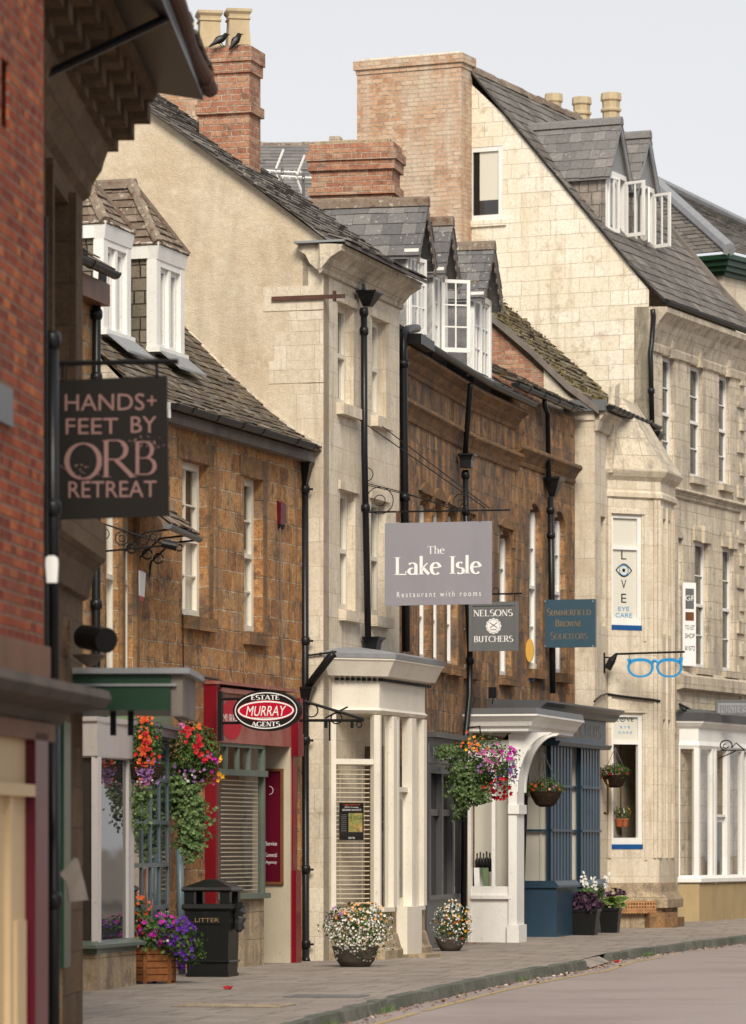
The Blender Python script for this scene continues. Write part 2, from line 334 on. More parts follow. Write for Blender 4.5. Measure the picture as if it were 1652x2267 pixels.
def glass_clear():
    n = N('shop_glass'); t = n.t; tr = n.new('BsdfTransparent'); gl = n.new('BsdfGlossy'); gl.inputs['Roughness'].default_value = .02
    fr = n.new('Fresnel'); fr.inputs['IOR'].default_value = 1.5; mxs = n.new('MixShader')
    f = n.noise(1.0, 2); b = n.new('Bump'); b.inputs['Strength'].default_value = .06; b.inputs['Distance'].default_value = .05
    n.L(f, b.inputs['Height']); n.L(b.outputs[0], gl.inputs['Normal'])
    gm = n.new('NewGeometry'); n.L(n.math('MULTIPLY', n.math('MULTIPLY', fr.outputs[0], 1.3), n.math('SUBTRACT', 1, gm.outputs['Backfacing'])), mxs.inputs[0]); n.L(tr.outputs[0], mxs.inputs[1]); n.L(gl.outputs[0], mxs.inputs[2])
    n.L(mxs.outputs[0], t.nodes['Material Output'].inputs[0]); return n.m
M['clear'] = glass_clear()
def island(name, stops, rough=.6):
    n = N(name); g = n.new('NewGeometry'); c = n.ramp(g.outputs['Random Per Island'], stops, 'CONSTANT' if len(stops) > 4 else 'LINEAR')
    n.b.inputs['Subsurface Weight'].default_value = 0; return n.out(c, rough, .25)
M['leaf'] = island('leaf_green', [(0, (.018, .045, .010)), (.5, (.045, .09, .018)), (1, (.10, .17, .035))])
M['leafl'] = island('ivy_leaf', [(0, (.03, .06, .014)), (.5, (.07, .12, .035)), (1, (.15, .21, .08))])
M['leafp'] = island('purple_leaf', [(0, (.02, .010, .018)), (.5, (.05, .02, .045)), (1, (.09, .04, .08))])
M['leafv'] = island('hosta_leaf', [(0, (.07, .13, .03)), (1, (.12, .20, .05))])
M['hostae'] = island('hosta_edge', [(0, (.38, .42, .16)), (1, (.5, .52, .22))])
for k, c in dict(orange=(.72, .115, .02), redfl=(.50, .01, .02), pink=(.48, .12, .30), lilac=(.33, .16, .43), violet=(.10, .02, .28), magenta=(.50, .02, .35), yellow=(.85, .42, .02), whitef=(.82, .80, .76), peach=(.80, .45, .20), indigo=(.12, .10, .5)).items():
    M[k] = island('petal_' + k, [(0, tuple(x * .6 for x in c)), (1, c)], .5)
def asphalt():
    n = N('pinkish_asphalt'); f = n.noise(90, 4, None, .8); big = n.noise(.35, 5); v = n.new('TexVoronoi'); v.inputs['Scale'].default_value = 70; n.L(n.obj(), v.inputs['Vector'])
    c = n.ramp(f, [(.3, (.20, .165, .155)), (.5, (.315, .265, .245)), (.72, (.46, .395, .37))])
    c = n.mix(n.math('MULTIPLY', n.g(big, .45, .65), .5), c, (.20, .155, .14)); c = n.mix(n.math('MULTIPLY', n.g(n.noise(2.2, 7, None, .7), .52, .66), .35), c, (.33, .28, .255)); c = n.mix(n.g(n.noise(9, 2), .74, .76), c, (.05, .04, .035)); n.bump(n.math('ADD', f, v.outputs['Distance']), .5, .01); return n.out(c, .85, .25)
M['road'] = asphalt()
M['kerb'] = masonry('kerb_stone', [(0, (.09, .095, .08)), (1, (.20, .20, .175))], 3, 3, (.1, .1, .1), .001, .1, .8, (.06, .07, .05), (.45, .7), .7)
M['yline'] = paint('faded_yellow_line', (.42, .30, .12), .8, .35, (.28, .22, .15))
# ---------------------------------------------------------------- building pieces
def wall(mb, fr, a0, a1, z0, z1, holes=(), r=.2, o=0, t=.3, ends=True):
    A = sorted({a0, a1} | {h[0] for h in holes} | {h[1] for h in holes}); B = sorted({z0, z1} | {h[2] for h in holes} | {h[3] for h in holes})
    A = [a for a in A if a0 - 1e-6 <= a <= a1 + 1e-6]; B = [b for b in B if z0 - 1e-6 <= b <= z1 + 1e-6]
    for i in range(len(A) - 1):
        for j in range(len(B) - 1):
            ca, cb = (A[i] + A[i + 1]) / 2, (B[j] + B[j + 1]) / 2
            if any(h[0] < ca < h[1] and h[2] < cb < h[3] for h in holes): continue
            mb.face([fr.at(A[i], o, B[j]), fr.at(A[i + 1], o, B[j]), fr.at(A[i + 1], o, B[j + 1]), fr.at(A[i], o, B[j + 1])])
    for h in holes:
        p, q, b, c = h[:4]; d = h[4] if len(h) > 4 else r
        mb.face([fr.at(p, o, b), fr.at(p, o, c), fr.at(p, o - d, c), fr.at(p, o - d, b)])
        mb.face([fr.at(q, o, b), fr.at(q, o - d, b), fr.at(q, o - d, c), fr.at(q, o, c)])
        mb.face([fr.at(p, o, c), fr.at(q, o, c), fr.at(q, o - d, c), fr.at(p, o - d, c)])
        mb.face([fr.at(p, o, b), fr.at(p, o - d, b), fr.at(q, o - d, b), fr.at(q, o, b)])
    if ends:
        for a in (a0, a1): mb.face([fr.at(a, o, z0), fr.at(a, o, z1), fr.at(a, o - t, z1), fr.at(a, o - t, z0)])
        mb.face([fr.at(a0, o, z1), fr.at(a1, o, z1), fr.at(a1, o - t, z1), fr.at(a0, o - t, z1)])
    return mb
def shell(mb, fr, a0, a1, depth, z0, z1, ridge=None, o=0):     # back and side walls, gable ends rising to ridge (o, z)
    for a in (a0, a1):
        pts = [fr.at(a, o - .02, z0), fr.at(a, o - depth, z0), fr.at(a, o - depth, z1)]
        if ridge: pts.append(fr.at(a, ridge[0], ridge[1]))
        pts.append(fr.at(a, o - .02, z1)); mb.face(pts)
    mb.face([fr.at(a0, o - depth, z0), fr.at(a1, o - depth, z0), fr.at(a1, o - depth, z1), fr.at(a0, o - depth, z1)])
    return mb
def sash(fr, parent, a0, a1, z0, z1, o, mat='white', nv=1, nh=3, bar=.022, fw=.07, curtain='greyint', name='window', glass='clear', mid=True):
    m = MB(); d = .07
    m.box(fr, a0, a0 + fw, o, o + d, z0, z1); m.box(fr, a1 - fw, a1, o, o + d, z0, z1)
    m.box(fr, a0 + fw, a1 - fw, o, o + d, z1 - fw, z1); m.box(fr, a0 + fw, a1 - fw, o, o + d, z0, z0 + fw * 1.2)
    if mid: m.box(fr, a0 + fw, a1 - fw, o + .012, o + d + .015, (z0 + z1) / 2 - .03, (z0 + z1) / 2 + .03)
    for k in range(nv): c = a0 + fw + (a1 - a0 - 2 * fw) * (k + 1) / (nv + 1); m.box(fr, c - bar / 2, c + bar / 2, o + .02, o + d - .01, z0 + fw, z1 - fw)
    for k in range(nh): c = z0 + fw + (z1 - z0 - 2 * fw) * (k + 1) / (nh + 1); m.box(fr, a0 + fw, a1 - fw, o + .021, o + d - .012, c - bar / 2, c + bar / 2)
    wn = m.build(name, M[mat], parent)
    box(fr, a0 + fw, a1 - fw, o + .015, o + .025, z0 + fw, z1 - fw).build('pane', M[glass], wn)
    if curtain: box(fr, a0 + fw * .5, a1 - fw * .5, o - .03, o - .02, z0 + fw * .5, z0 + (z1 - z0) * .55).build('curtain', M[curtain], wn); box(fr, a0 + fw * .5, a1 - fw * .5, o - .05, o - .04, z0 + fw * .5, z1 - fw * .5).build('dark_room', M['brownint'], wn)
    return wn
def sill(fr, parent, a0, a1, z, h=.13, out=.09, mat='cream', o=0, ext=.06):
    return MB().prism(fr, [(o - .19, z), (o + out, z - .02), (o + out, z - h), (o - .01, z - h), (o - .19, z - h)][::-1], a0 - ext, a1 + ext).build('sill', M[mat], parent)
def roofslope(mb, fr, a0, a1, prof, wd=.28, gauge=.2, th=.018, jit=1.0, ln=1.7, base=True):
    # prof: list of (o,z) from eave to ridge; courses of separate slates lapped up the slope
    seg = [(prof[i], prof[i + 1], math.dist(prof[i], prof[i + 1])) for i in range(len(prof) - 1)]
    tot = sum(q[2] for q in seg)
    def P(t):
        for p, q, l in seg:
            if t <= l + 1e-9 or (p, q, l) == seg[-1]:
                k = t / l; return p[0] + (q[0] - p[0]) * k, p[1] + (q[1] - p[1]) * k, (q[0] - p[0]) / l, (q[1] - p[1]) / l
            t -= l
    if base:
        n = len(prof); dn = .05
        mb.prism(fr, list(prof) + [(o, z - dn) for o, z in prof[::-1]], a0 + .02, a1 - .02)
    rows = max(1, int(tot / gauge)); g = tot / rows; sgn = 1 if prof[0][0] > prof[-1][0] else -1
    for r_ in range(rows):
        t0 = r_ * g; o0, z0, do, dz = P(t0); o1, z1, _, _ = P(min(tot, t0 + g * ln * .9))
        nx, nz = -dz * 1.0, do; l = math.hypot(nx, nz); nx, nz = nx / l, nz / l
        if nz < 0: nx, nz = -nx, -nz
        a = a0 - (wd * .5 if r_ % 2 else 0) - random.random() * wd * .3 * jit
        while a < a1 - 1e-4:
            w_ = wd * (1 + random.uniform(-.25, .25) * jit); b = min(a + w_, a1 + random.uniform(0, .02) * jit); s0 = max(a, a0 - random.uniform(0, .02) * jit)
            if b - s0 > .04:
                lo = -random.uniform(0, .025) * jit; up = th * (1.5 + random.uniform(0, .8) * jit); tk = th * (1 + random.uniform(-.2, .5) * jit)
                q0 = (o0 + do * lo + nx * up, z0 + dz * lo + nz * up); q1 = (o1 + nx * .004, z1 + nz * .004)
                c = [(s0 + .004, q0), (b - .004, q0), (b - .004, q1), (s0 + .004, q1)]
                bot = [fr.at(s, q[0] - nx * tk, q[1] - nz * tk) for s, q in c]; top = [fr.at(s, q[0], q[1]) for s, q in c]
                tl = random.uniform(-.006, .006) * jit; top[0].z += tl; bot[0].z += tl
                mb.hexa(bot + top)
            a += w_
    return mb
def ridge_tiles(fr, parent, a0, a1, o, z, mat, r=.12, l=.4, name='ridge_tile'):
    m = MB(); a = a0
    while a < a1 - .05:
        b = min(a + l, a1); j = random.uniform(-.012, .012)
        m.prism(fr, [(o - r, z - r * .9 + j), (o - r * .55, z + .02 + j), (o, z + .07 + j), (o + r * .55, z + .02 + j), (o + r, z - r * .9 + j), (o, z - .03)], a + .006, b); a = b
    return m.build(name, M[mat], parent)
def gutter(fr, parent, a0, a1, o, z, mat='blackp', r=.065, joints=(), name='gutter', smooth=False):
    n = 9; out = [(o + r * math.cos(math.pi + math.pi * k / (n - 1)), z + r * math.sin(math.pi + math.pi * k / (n - 1))) for k in range(n)]
    inn = [(o + (r - .012) * math.cos(2 * math.pi - math.pi * k / (n - 1)), z + (r - .012) * math.sin(2 * math.pi - math.pi * k / (n - 1))) for k in range(n)]
    m = MB(); m.prism(fr, out + inn, a0, a1)
    for a in (a0, a1): m.prism(fr, [(o + (r + .006) * math.cos(math.pi + math.pi * k / 8), z + .004 + (r + .006) * math.sin(math.pi + math.pi * k / 8)) for k in range(9)], a - .012, a + .012)
    for a in joints:
        k2 = [(o + (r + .012) * math.cos(math.pi + math.pi * k / 8), z + .006 + (r + .012) * math.sin(math.pi + math.pi * k / 8)) for k in range(9)]
        m.prism(fr, k2, a - .05, a + .05)
    return m.build(name, M[mat], parent)
def pipe(parent, pts, r=.04, collars=(), mat='black', name='downpipe', fr=None):
    m = MB().tube(pts, r, 12)
    for z in collars:
        for k in range(len(pts) - 1):
            p, q = Vector(pts[k]), Vector(pts[k + 1])
            lo, hi = min(p.z, q.z), max(p.z, q.z)
            if lo <= z <= hi and hi - lo > .3:
                t = (z - p.z) / (q.z - p.z); c = p.lerp(q, t)
                m.tube([c + V(0, 0, -.06), c + V(0, 0, -.03), c + V(0, 0, .03), c + V(0, 0, .06)], [r * 1.12, r * 1.4, r * 1.4, r * 1.12], 12)
                if fr: m.tube([c + V(fr.u[0], fr.u[1], 0) * -(r * 2.3), c + V(fr.u[0], fr.u[1], 0) * (r * 2.3)], r * .35, 6); 
                break
    return m.build(name, M[mat], parent, smooth=True)
def hopper(parent, fr, a, o, z1, z0, w=.14, mat='black', taper=.4):
    m = MB(); h = z1 - z0
    def ring(k, z): return [fr.at(a - w * k, o - w * .55 * k, z), fr.at(a - w * k, o + w * k, z), fr.at(a + w * k, o + w * k, z), fr.at(a + w * k, o - w * .55 * k, z)]
    lv = [(1.12, z1), (1.12, z1 - h * .12), (.95, z1 - h * .2), (.8, z1 - h * .45), (taper, z0)]
    for (k1, za), (k2, zb) in zip(lv, lv[1:]): m.hexa(ring(k2, zb) + ring(k1, za))
    return m.build('hopper_head', M[mat], parent)
def chimney(parent, fr, a0, a1, o0, o1, z0, z1, mat='brick', bands=((.0, .5, .05),), cap='bathst', name='chimney'):
    m = MB(); m.box(fr, a0, a1, o0, o1, z0, z1)
    for b0, b1, e in bands: m.box(fr, a0 - e, a1 + e, o0 - e, o1 + e, z1 - b1, z1 - b0)
    c = m.build(name, M[mat], parent)
    box(fr, a0 + .04, a1 - .04, o0 + .04, o1 - .04, z1 + .001, z1 + .05).build('flaunching', M[cap], c)
    return c
def pot(parent, c, h=.6, r=.16, style=0, mat='terra'):
    m = MB()
    if style == 0:
        m.lathe(c, [(r * 1.05, 0), (r * .92, h * .55), (r * .90, h * .72), (r * 1.02, h * .74), (r * 1.02, h * .78), (r * .92, h * .80), (r * .95, h * .86), (r * 1.15, h * .93), (r * 1.15, h), (r * .8, h)], 4, rot=R(10))
    else:
        m.lathe(c, [(r * .95, 0), (r * .85, h * .3), (r * .98, h * .32), (r * .98, h * .38), (r * .82, h * .40), (r * .8, h * .55), (r * .98, h * .58), (r * .98, h * .63), (r * .82, h * .66), (r * .85, h * .8), (r * 1.0, h * .84), (r * .95, h), (r * .7, h)], 8, rot=R(10))
    m.lathe((c[0], c[1], c[2] + h * .9), [(r * .55, 0), (r * .55, h * .105)], 10)
    p = m.build('chimney_pot', M[mat], parent); return p
def casement(parent, fr, a0, a1, z0, z1, o, nv=1, nh=2, mat='white', name='casement'):
    fw = .055; m = MB(); d = .04
    m.box(fr, a0, a0 + fw, o, o + d, z0, z1); m.box(fr, a1 - fw, a1, o, o + d, z0, z1)
    m.box(fr, a0 + fw, a1 - fw, o, o + d, z1 - fw, z1); m.box(fr, a0 + fw, a1 - fw, o, o + d, z0, z0 + fw * 1.3)
    for k in range(nv): c = a0 + fw + (a1 - a0 - 2 * fw) * (k + 1) / (nv + 1); m.box(fr, c - .012, c + .012, o + .005, o + d - .004, z0 + fw, z1 - fw)
    for k in range(nh): c = z0 + fw + (z1 - z0 - 2 * fw) * (k + 1) / (nh + 1); m.box(fr, a0 + fw, a1 - fw, o + .006, o + d - .005, c - .012, c + .012)
    c_ = m.build(name, M[mat], parent)
    box(fr, a0 + fw, a1 - fw, o + .014, o + .02, z0 + fw, z1 - fw).build('pane', M['clear'], c_)
    return c_
def gable_dormer(parent, fr, c, w, of, zs, ze, za, ob, slate='slate', cheek='cheek', board='white', scallop=True, opened=None, over=.22, nh=2, sm=.3):
    D = Fr(fr.at(c, 0, 0)[:2], fr.n)                 # s' runs outwards, o' towards the camera side
    g = MB()
    g.box(D, ob, of, w - .05, w, zs - .5, ze); g.box(D, ob, of, -w, -w + .05, zs - .5, ze)
    dm = g.build('dormer', M[cheek], parent)
    m = MB(); ov = .10
    sl = (za - ze) / w
    roofslope(m, D, ob, of + over, [(w + ov, ze - sl * ov), (0, za)], .26, .2, .012, .8)
    roofslope(m, D, ob, of + over, [(-w - ov, ze - sl * ov), (0, za)], .26, .2, .012, .8)
    m.build('dormer_roof', M[slate], dm)
    r = MB(); r.prism(D, [(-.10, za - .07), (-.07, za + .04), (0, za + .09), (.07, za + .04), (.10, za - .07)], ob, of + over + .01)
    r.build('ridge_tile', M['tiled' if scallop else 'slate3'], dm)
    # gable face, bargeboards
    G = D.side(of); # plane facing the street? use fr offset instead
    b = MB(); b.plate(fr, [(c - w, ze - .02), (c + w, ze - .02), (c, za - .04)], of - .06, of - .01); b.build('gable_face', M['shingle' if scallop else 'lead'], dm)
    bb = MB(); zz = ze - sl * ov
    for sg in (-1, 1):
        p0 = (c + sg * (w + ov), zz); p1 = (c, za)
        bb.plate(fr, [p0, p1, (p1[0], p1[1] - .16), (p0[0] - sg * .02, p0[1] - .13)] if sg > 0 else [p1, p0, (p0[0] + .02, p0[1] - .13), (p1[0], p1[1] - .16)], of + over - .045, of + over - .012)
        if scallop:
            for k in range(6):
                t = (k + .5) / 6; cc = (p0[0] + (p1[0] - p0[0]) * t, p0[1] + (p1[1] - p0[1]) * t - .15)
                bb.plate(fr, [(cc[0] + .055 * math.cos(q * math.pi / 4), cc[1] + .055 * math.sin(q * math.pi / 4)) for q in range(8)], of + over - .04, of + over - .018)
    bb.build('bargeboard', M['grim' if scallop else 'lead'], dm)
    f = MB(); f.box(fr, c - w, c - w + .09, of - .1, of + .02, zs, ze); f.box(fr, c + w - .09, c + w, of - .1, of + .02, zs, ze)
    f.box(fr, c - w + .09, c + w - .09, of - .1, of + .02, ze - .09, ze); f.box(fr, c - w - .02, c + w + .02, of - .1, of + .07, zs - .06, zs)
    f.box(fr, c - .035, c + .035, of - .08, of + .005, zs, ze - .09)
    if scallop: f.box(fr, c - w - .08, c - w + .06, of - .02, of + over - .02, ze - .07, ze - .02); f.box(fr, c - w - .03, c - w + .02, of + over - .08, of + over - .03, ze - .17, ze - .07)
    f.build('window_frame', M[board], dm)
    leaves = []
    box(fr, c - w + .09, c + w - .09, of - .14, of - .12, zs, ze - .09).build('pane', M['glass'], dm)
    for k, (x0, x1) in enumerate(((c - w + .09, c - .035), (c + .035, c + w - .09))):
        if opened and k in opened:
            hinge, ang = opened[k]                     # hinge side 0/1, angle out
            hx = x0 if hinge == 0 else x1; P = fr.at(hx, of + .02, 0); u = Vector((fr.u[0], fr.u[1])); n_ = Vector((fr.n[0], fr.n[1]))
            if hinge: u = -u
            dr = u * math.cos(R(ang)) + n_ * math.sin(R(ang)); casement(dm, Fr((P.x, P.y), (dr.x, dr.y)), 0, x1 - x0, zs + .02, ze - .11, -.02, nh=nh)
        else: casement(dm, fr, x0, x1, zs, ze - .09, of - .05, nh=nh)
    return dm

# ---------------------------------------------------------------- lettering: plain letters and drawn roman letters
def put_text(txt, fr, a0, a1, z0, z1, o, mat, parent, name='lettering', th=.004, shear=0, flip=False):
    cu = bpy.data.curves.new('t', 'FONT'); cu.body = txt; cu.shear = shear; cu.resolution_u = 3
    ob = bpy.data.objects.new('t', cu); col.objects.link(ob); dg = bpy.context.evaluated_depsgraph_get(); dg.update()
    me = bpy.data.meshes.new_from_object(ob.evaluated_get(dg))
    X = [v.co.x for v in me.vertices]; Y = [v.co.y for v in me.vertices]; x0, x1, y0, y1 = min(X), max(X), min(Y), max(Y)
    m = MB()
    for v in me.vertices:
        m.v.append(tuple(fr.at(a0 + (v.co.x - x0) / (x1 - x0) * (a1 - a0), o + th, z0 + (v.co.y - y0) / (y1 - y0) * (z1 - z0))))
    m.f = [tuple(p.vertices) for p in me.polygons]
    bpy.data.objects.remove(ob); bpy.data.curves.remove(cu); bpy.data.meshes.remove(me)
    return m.build(name, M[mat], parent)
def arc(cx, cy, rx, ry, a, b, n=18): return [(cx + rx * math.cos(R(a + (b - a) * k / n)), cy + ry * math.sin(R(a + (b - a) * k / n))) for k in range(n + 1)]
T, H = 1.0, .42   # thick and thin stroke
G = {   # strokes: (points, weight or 'c' for contrast by direction), serif points, advance
 'A': ([([(0, 0), (.36, 1)], H), ([(.36, 1), (.74, 0)], T), ([(.14, .34), (.6, .34)], H)], [(0, 0), (.74, 0)], .82),
 'B': ([([(.1, 0), (.1, 1)], T), ([(.1, 1)] + arc(.32, .75, .2, .25, 90, -90) + [(.1, .5)], 'c'), ([(.1, .5)] + arc(.36, .25, .24, .25, 90, -90) + [(.1, 0)], 'c')], [(.1, 0), (.1, 1)], .72),
 'C': ([(arc(.45, .5, .42, .5, 45, 318), 'c'), ([(.75, .72), (.75, .95)], H)], [], .86),
 'D': ([([(.1, 0), (.1, 1)], T), ([(.1, 1)] + arc(.35, .5, .42, .5, 90, -90) + [(.1, 0)], 'c')], [(.1, 0), (.1, 1)], .9),
 'E': ([([(.1, 0), (.1, 1)], T), ([(.1, .98), (.56, .98), (.56, .84)], H), ([(.1, .52), (.46, .52)], H), ([(.1, .02), (.58, .02), (.58, .18)], H)], [(.1, 0), (.1, 1)], .68),
 'F': ([([(.1, 0), (.1, 1)], T), ([(.1, .98), (.56, .98), (.56, .84)], H), ([(.1, .52), (.46, .52)], H)], [(.1, 0), (.1, 1)], .64),
 'G': ([(arc(.45, .5, .42, .5, 45, 325), 'c'), ([(.78, .04), (.78, .42)], T)], [(.78, .42)], .92),
 'H': ([([(.1, 0), (.1, 1)], T), ([(.7, 0), (.7, 1)], T), ([(.1, .52), (.7, .52)], H)], [(.1, 0), (.1, 1), (.7, 0), (.7, 1)], .84),
 'I': ([([(.1, 0), (.1, 1)], T)], [(.1, 0), (.1, 1)], .26),
 'L': ([([(.1, 0), (.1, 1)], T), ([(.1, .02), (.56, .02), (.56, .2)], H)], [(.1, 0), (.1, 1)], .64),
 'M': ([([(.08, 0), (.12, 1)], H), ([(.12, 1), (.46, .05)], T), ([(.46, .05), (.8, 1)], H), ([(.8, 1), (.84, 0)], T)], [(.08, 0), (.84, 0)], .96),
 'N': ([([(.1, 0), (.1, 1)], H), ([(.1, 1), (.7, 0)], T), ([(.7, 0), (.7, 1)], H)], [(.1, 0), (.1, 1), (.7, 1)], .82),
 'O': ([(arc(.46, .5, .42, .5, 0, 360, 28), 'c')], [], .94),
 'R': ([([(.1, 0), (.1, 1)], T), ([(.1, 1)] + arc(.34, .74, .22, .26, 90, -90) + [(.1, .48)], 'c'), ([(.32, .48), (.72, 0)], T)], [(.1, 0), (.1, 1), (.72, 0)], .78),
 'S': ([(arc(.32, .74, .24, .26, 40, 240, 10) + arc(.34, .26, .26, .26, 70, -140, 12), 'c')], [], .64),
 'T': ([([(.36, 0), (.36, 1)], T), ([(.02, .84), (.02, .98), (.7, .98), (.7, .84)], H)], [(.36, 0)], .76),
 'U': ([([(.1, 1), (.1, .3)] + arc(.38, .3, .28, .3, 180, 360, 12) + [(.66, 1)], 'c')], [(.1, 1), (.66, 1)], .8),
 'W': ([([(.02, 1), (.28, 0)], T), ([(.28, 0), (.52, 1)], H), ([(.52, 1), (.78, 0)], T), ([(.78, 0), (1.02, 1)], H)], [(.02, 1), (1.02, 1)], 1.08),
 'P': ([([(.1, 0), (.1, 1)], T), ([(.1, 1)] + arc(.34, .72, .22, .28, 90, -90) + [(.1, .44)], 'c')], [(.1, 0), (.1, 1)], .68),
 'Y': ([([(.02, 1), (.36, .45)], T), ([(.36, .45), (.7, 1)], H), ([(.36, .45), (.36, 0)], T)], [(.36, 0), (.02, 1), (.7, 1)], .76),
 'a': ([(arc(.2, .5, .2, .16, 150, 0, 8) + [(.4, .3), (.4, .04), (.47, 0)], 'c'), (arc(.21, .19, .19, .18, 75, 350, 14), 'c')], [], .54),
 'e': ([([(.05, .36), (.46, .38)], H), (arc(.26, .32, .23, .33, 10, 315, 20), 'c')], [], .55),
 'h': ([([(.08, 0), (.08, 1.05)], T), ([(.08, .45)] + arc(.27, .44, .19, .2, 150, 0, 8) + [(.46, 0)], 'c')], [(.08, 0), (.46, 0)], .6),
 'k': ([([(.08, 0), (.08, 1.05)], T), ([(.08, .3), (.42, .64)], H), ([(.17, .38), (.5, 0)], T)], [(.08, 0)], .54),
 'l': ([([(.08, 0), (.08, 1.05)], T)], [(.08, 0)], .23),
 's': ([(arc(.19, .49, .15, .16, 40, 245, 8) + arc(.19, .17, .17, .17, 65, -145, 10), 'c')], [], .42),
}
def roman(txt, fr, a0, a1, z0, z1, o, mat, parent, wt=.15, serif=True, big=None, name='lettering'):
    m = MB(); x = 0; parts = []
    for ch in txt:
        k = 1.0
        if ch == ' ': x += .45; continue
        if big and ch.islower(): ch, k = ch.upper(), big
        st, sf, adv = G[ch]
        for pts, wgt in st:
            q = [(x + p[0] * k, p[1] * k) for p in pts]; L_, R_ = [], []
            for i, p in enumerate(q):
                a, b = q[max(0, i - 1)], q[min(len(q) - 1, i + 1)]; dx, dy = b[0] - a[0], b[1] - a[1]; l = math.hypot(dx, dy) or 1; dx /= l; dy /= l
                ww = wt * k * (wgt if wgt != 'c' else .36 + .74 * abs(dy) ** 1.5) / 2
                L_.append((p[0] - dy * ww, p[1] + dx * ww)); R_.append((p[0] + dy * ww, p[1] - dx * ww))
            for i in range(len(q) - 1): parts.append([L_[i], R_[i], R_[i + 1], L_[i + 1]])
        if serif:
            for sx, sy in sf:
                cx, cy = x + sx * k, sy * k; hh = wt * .22 * k; parts.append([(cx - wt * k * 1.05, cy - hh * (sy > .2)), (cx + wt * k * 1.05, cy - hh * (sy > .2)), (cx + wt * k * .9, cy + hh * (1 - (sy > .2))), (cx - wt * k * .9, cy + hh * (1 - (sy > .2)))])
        x += adv * k + .06
    w_ = x - .06
    for n_, p in enumerate(parts): m.face([fr.at(a0 + q[0] / w_ * (a1 - a0), o + .004 + n_ * 2e-6, z0 + q[1] * (z1 - z0)) for q in p])
    return m.build(name, M[mat], parent)
def oval(c, rx, ry, n=36): return [(c[0] + rx * math.cos(2 * math.pi * k / n), c[1] + ry * math.sin(2 * math.pi * k / n)) for k in range(n)]

# ---------------------------------------------------------------- planting
def leaf(m, p, s, nrm=None, asp=1.0):
    n_ = nrm or V(random.gauss(0, 1), random.gauss(-.5, 1), random.gauss(.5, 1)); n_ = Vector(n_); n_.normalize()
    a = n_.cross(V(random.gauss(0, 1), random.gauss(0, 1), random.gauss(0, 1))); a.normalize(); b = n_.cross(a)
    m.face([p - a * s * .5, p - b * s * .3 * asp + n_ * s * .08, p + a * s * .5, p + b * s * .3 * asp + n_ * s * .08])
def bloom(m, p, r, nrm=None):
    n_ = Vector(nrm) if nrm is not None else V(random.gauss(0, .6), random.gauss(-1, .4), random.gauss(.35, .5)); n_.normalize(); r *= .88
    a = n_.cross(V(.1, .2, 1)); a.normalize(); b = n_.cross(a); ph = random.random() * 6; pts = []
    for k in range(10):
        t = ph + k * math.pi / 5; q = r * (1 if k % 2 == 0 else .62); pts.append(p + a * math.cos(t) * q + b * math.sin(t) * q + n_ * (.25 * r if k % 2 == 0 else .05 * r))
    i = len(m.v); m.v += [tuple(q) for q in pts] + [tuple(p - n_ * .15 * r)]
    for k in range(10): m.f.append((i + k, i + (k + 1) % 10, i + 10))
def inell(c, rx, ry, rz, edge=.55):
    while True:
        d = V(random.uniform(-1, 1), random.uniform(-1, 1), random.uniform(-1, 1))
        if .05 < d.length < 1: break
    d.normalize(); q = edge + (1 - edge) * random.random() ** .5 if random.random() < .8 else random.random()
    q *= 1 + .42 * mnoise.noise(d * 2.1 + Vector(c) * 3.1)
    return V(c[0] + d.x * rx * q, c[1] + d.y * ry * q, c[2] + d.z * rz * q), d
def clump(m, c, rx, ry, rz, n, s):
    for _ in range(n): p, d = inell(c, rx, ry, rz); leaf(m, p, s * random.uniform(.6, 1.3), d + V(random.gauss(0, .6), random.gauss(0, .6), random.gauss(0, .6)))
def blooms(m, c, rx, ry, rz, n, r, edge=.92):
    for _ in range(n):
        while True:
            p, d = inell(c, rx, ry, rz, edge)
            if d.y < .35: break
        bloom(m, p, r * random.uniform(.7, 1.2), d + V(random.gauss(0, .3), -.5, random.gauss(0, .3)))
def trail(m, p, l, n, s, sway=.06):
    q = Vector(p); ph = random.random() * 6
    for k in range(n):
        q = Vector(p) + V(math.sin(ph + k * .35) * sway, math.cos(ph + k * .3) * sway, -l * k / n)
        leaf(m, q + V(random.gauss(0, s * .6), random.gauss(0, s * .6), 0), s * random.uniform(.6, 1.2), V(random.gauss(0, .4), -1, random.gauss(.3, .4)), 1.5)
# ---------------------------------------------------------------- ground
def gz(y): return max(0, (y - 64) * .0062)
def sheet(name, pts_l, pts_r, z, mat, kind='structure', n=1):
    m = MB()
    for (a, b), (c, d) in zip(zip(pts_l, pts_r), zip(pts_l[1:], pts_r[1:])):
        m.face([V(*a, z + gz(a[1])), V(*b, z + gz(b[1])), V(*d, z + gz(d[1])), V(*c, z + gz(c[1]))])
    return tag(m.build(name, M[mat]), kind=kind)
KP = [(-2.2, 12), (-1.75, 22), (-1.2, 31), (-.56, 37.4), (.35, 43.0), (1.25, 48.2), (2.1, 52.3), (2.85, 55.4), (3.46, 59.5), (4.6, 64.2), (6.4, 69.6), (8.6, 76), (11.5, 84), (15, 92)]
def kline(off): return [(x + off, y) for x, y in KP]
def kx(y, off=0):
    for (x0, y0), (x1, y1) in zip(KP, KP[1:]):
        if y0 <= y <= y1: return x0 + (x1 - x0) * (y - y0) / (y1 - y0) + off
m = MB(); m.face([V(-300, -60, -.14), V(300, -60, -.14), V(300, 700, 1.0), V(-300, 700, 1.0)]); 
m = MB(); ys = [-60, 64, 100, 700]
for a, b in zip(ys, ys[1:]): m.face([V(-300, a, -.16 + gz(min(a, 110))), V(300, a, -.16 + gz(min(a, 110))), V(300, b, -.16 + gz(min(b, 110))), V(-300, b, -.16 + gz(min(b, 110)))])
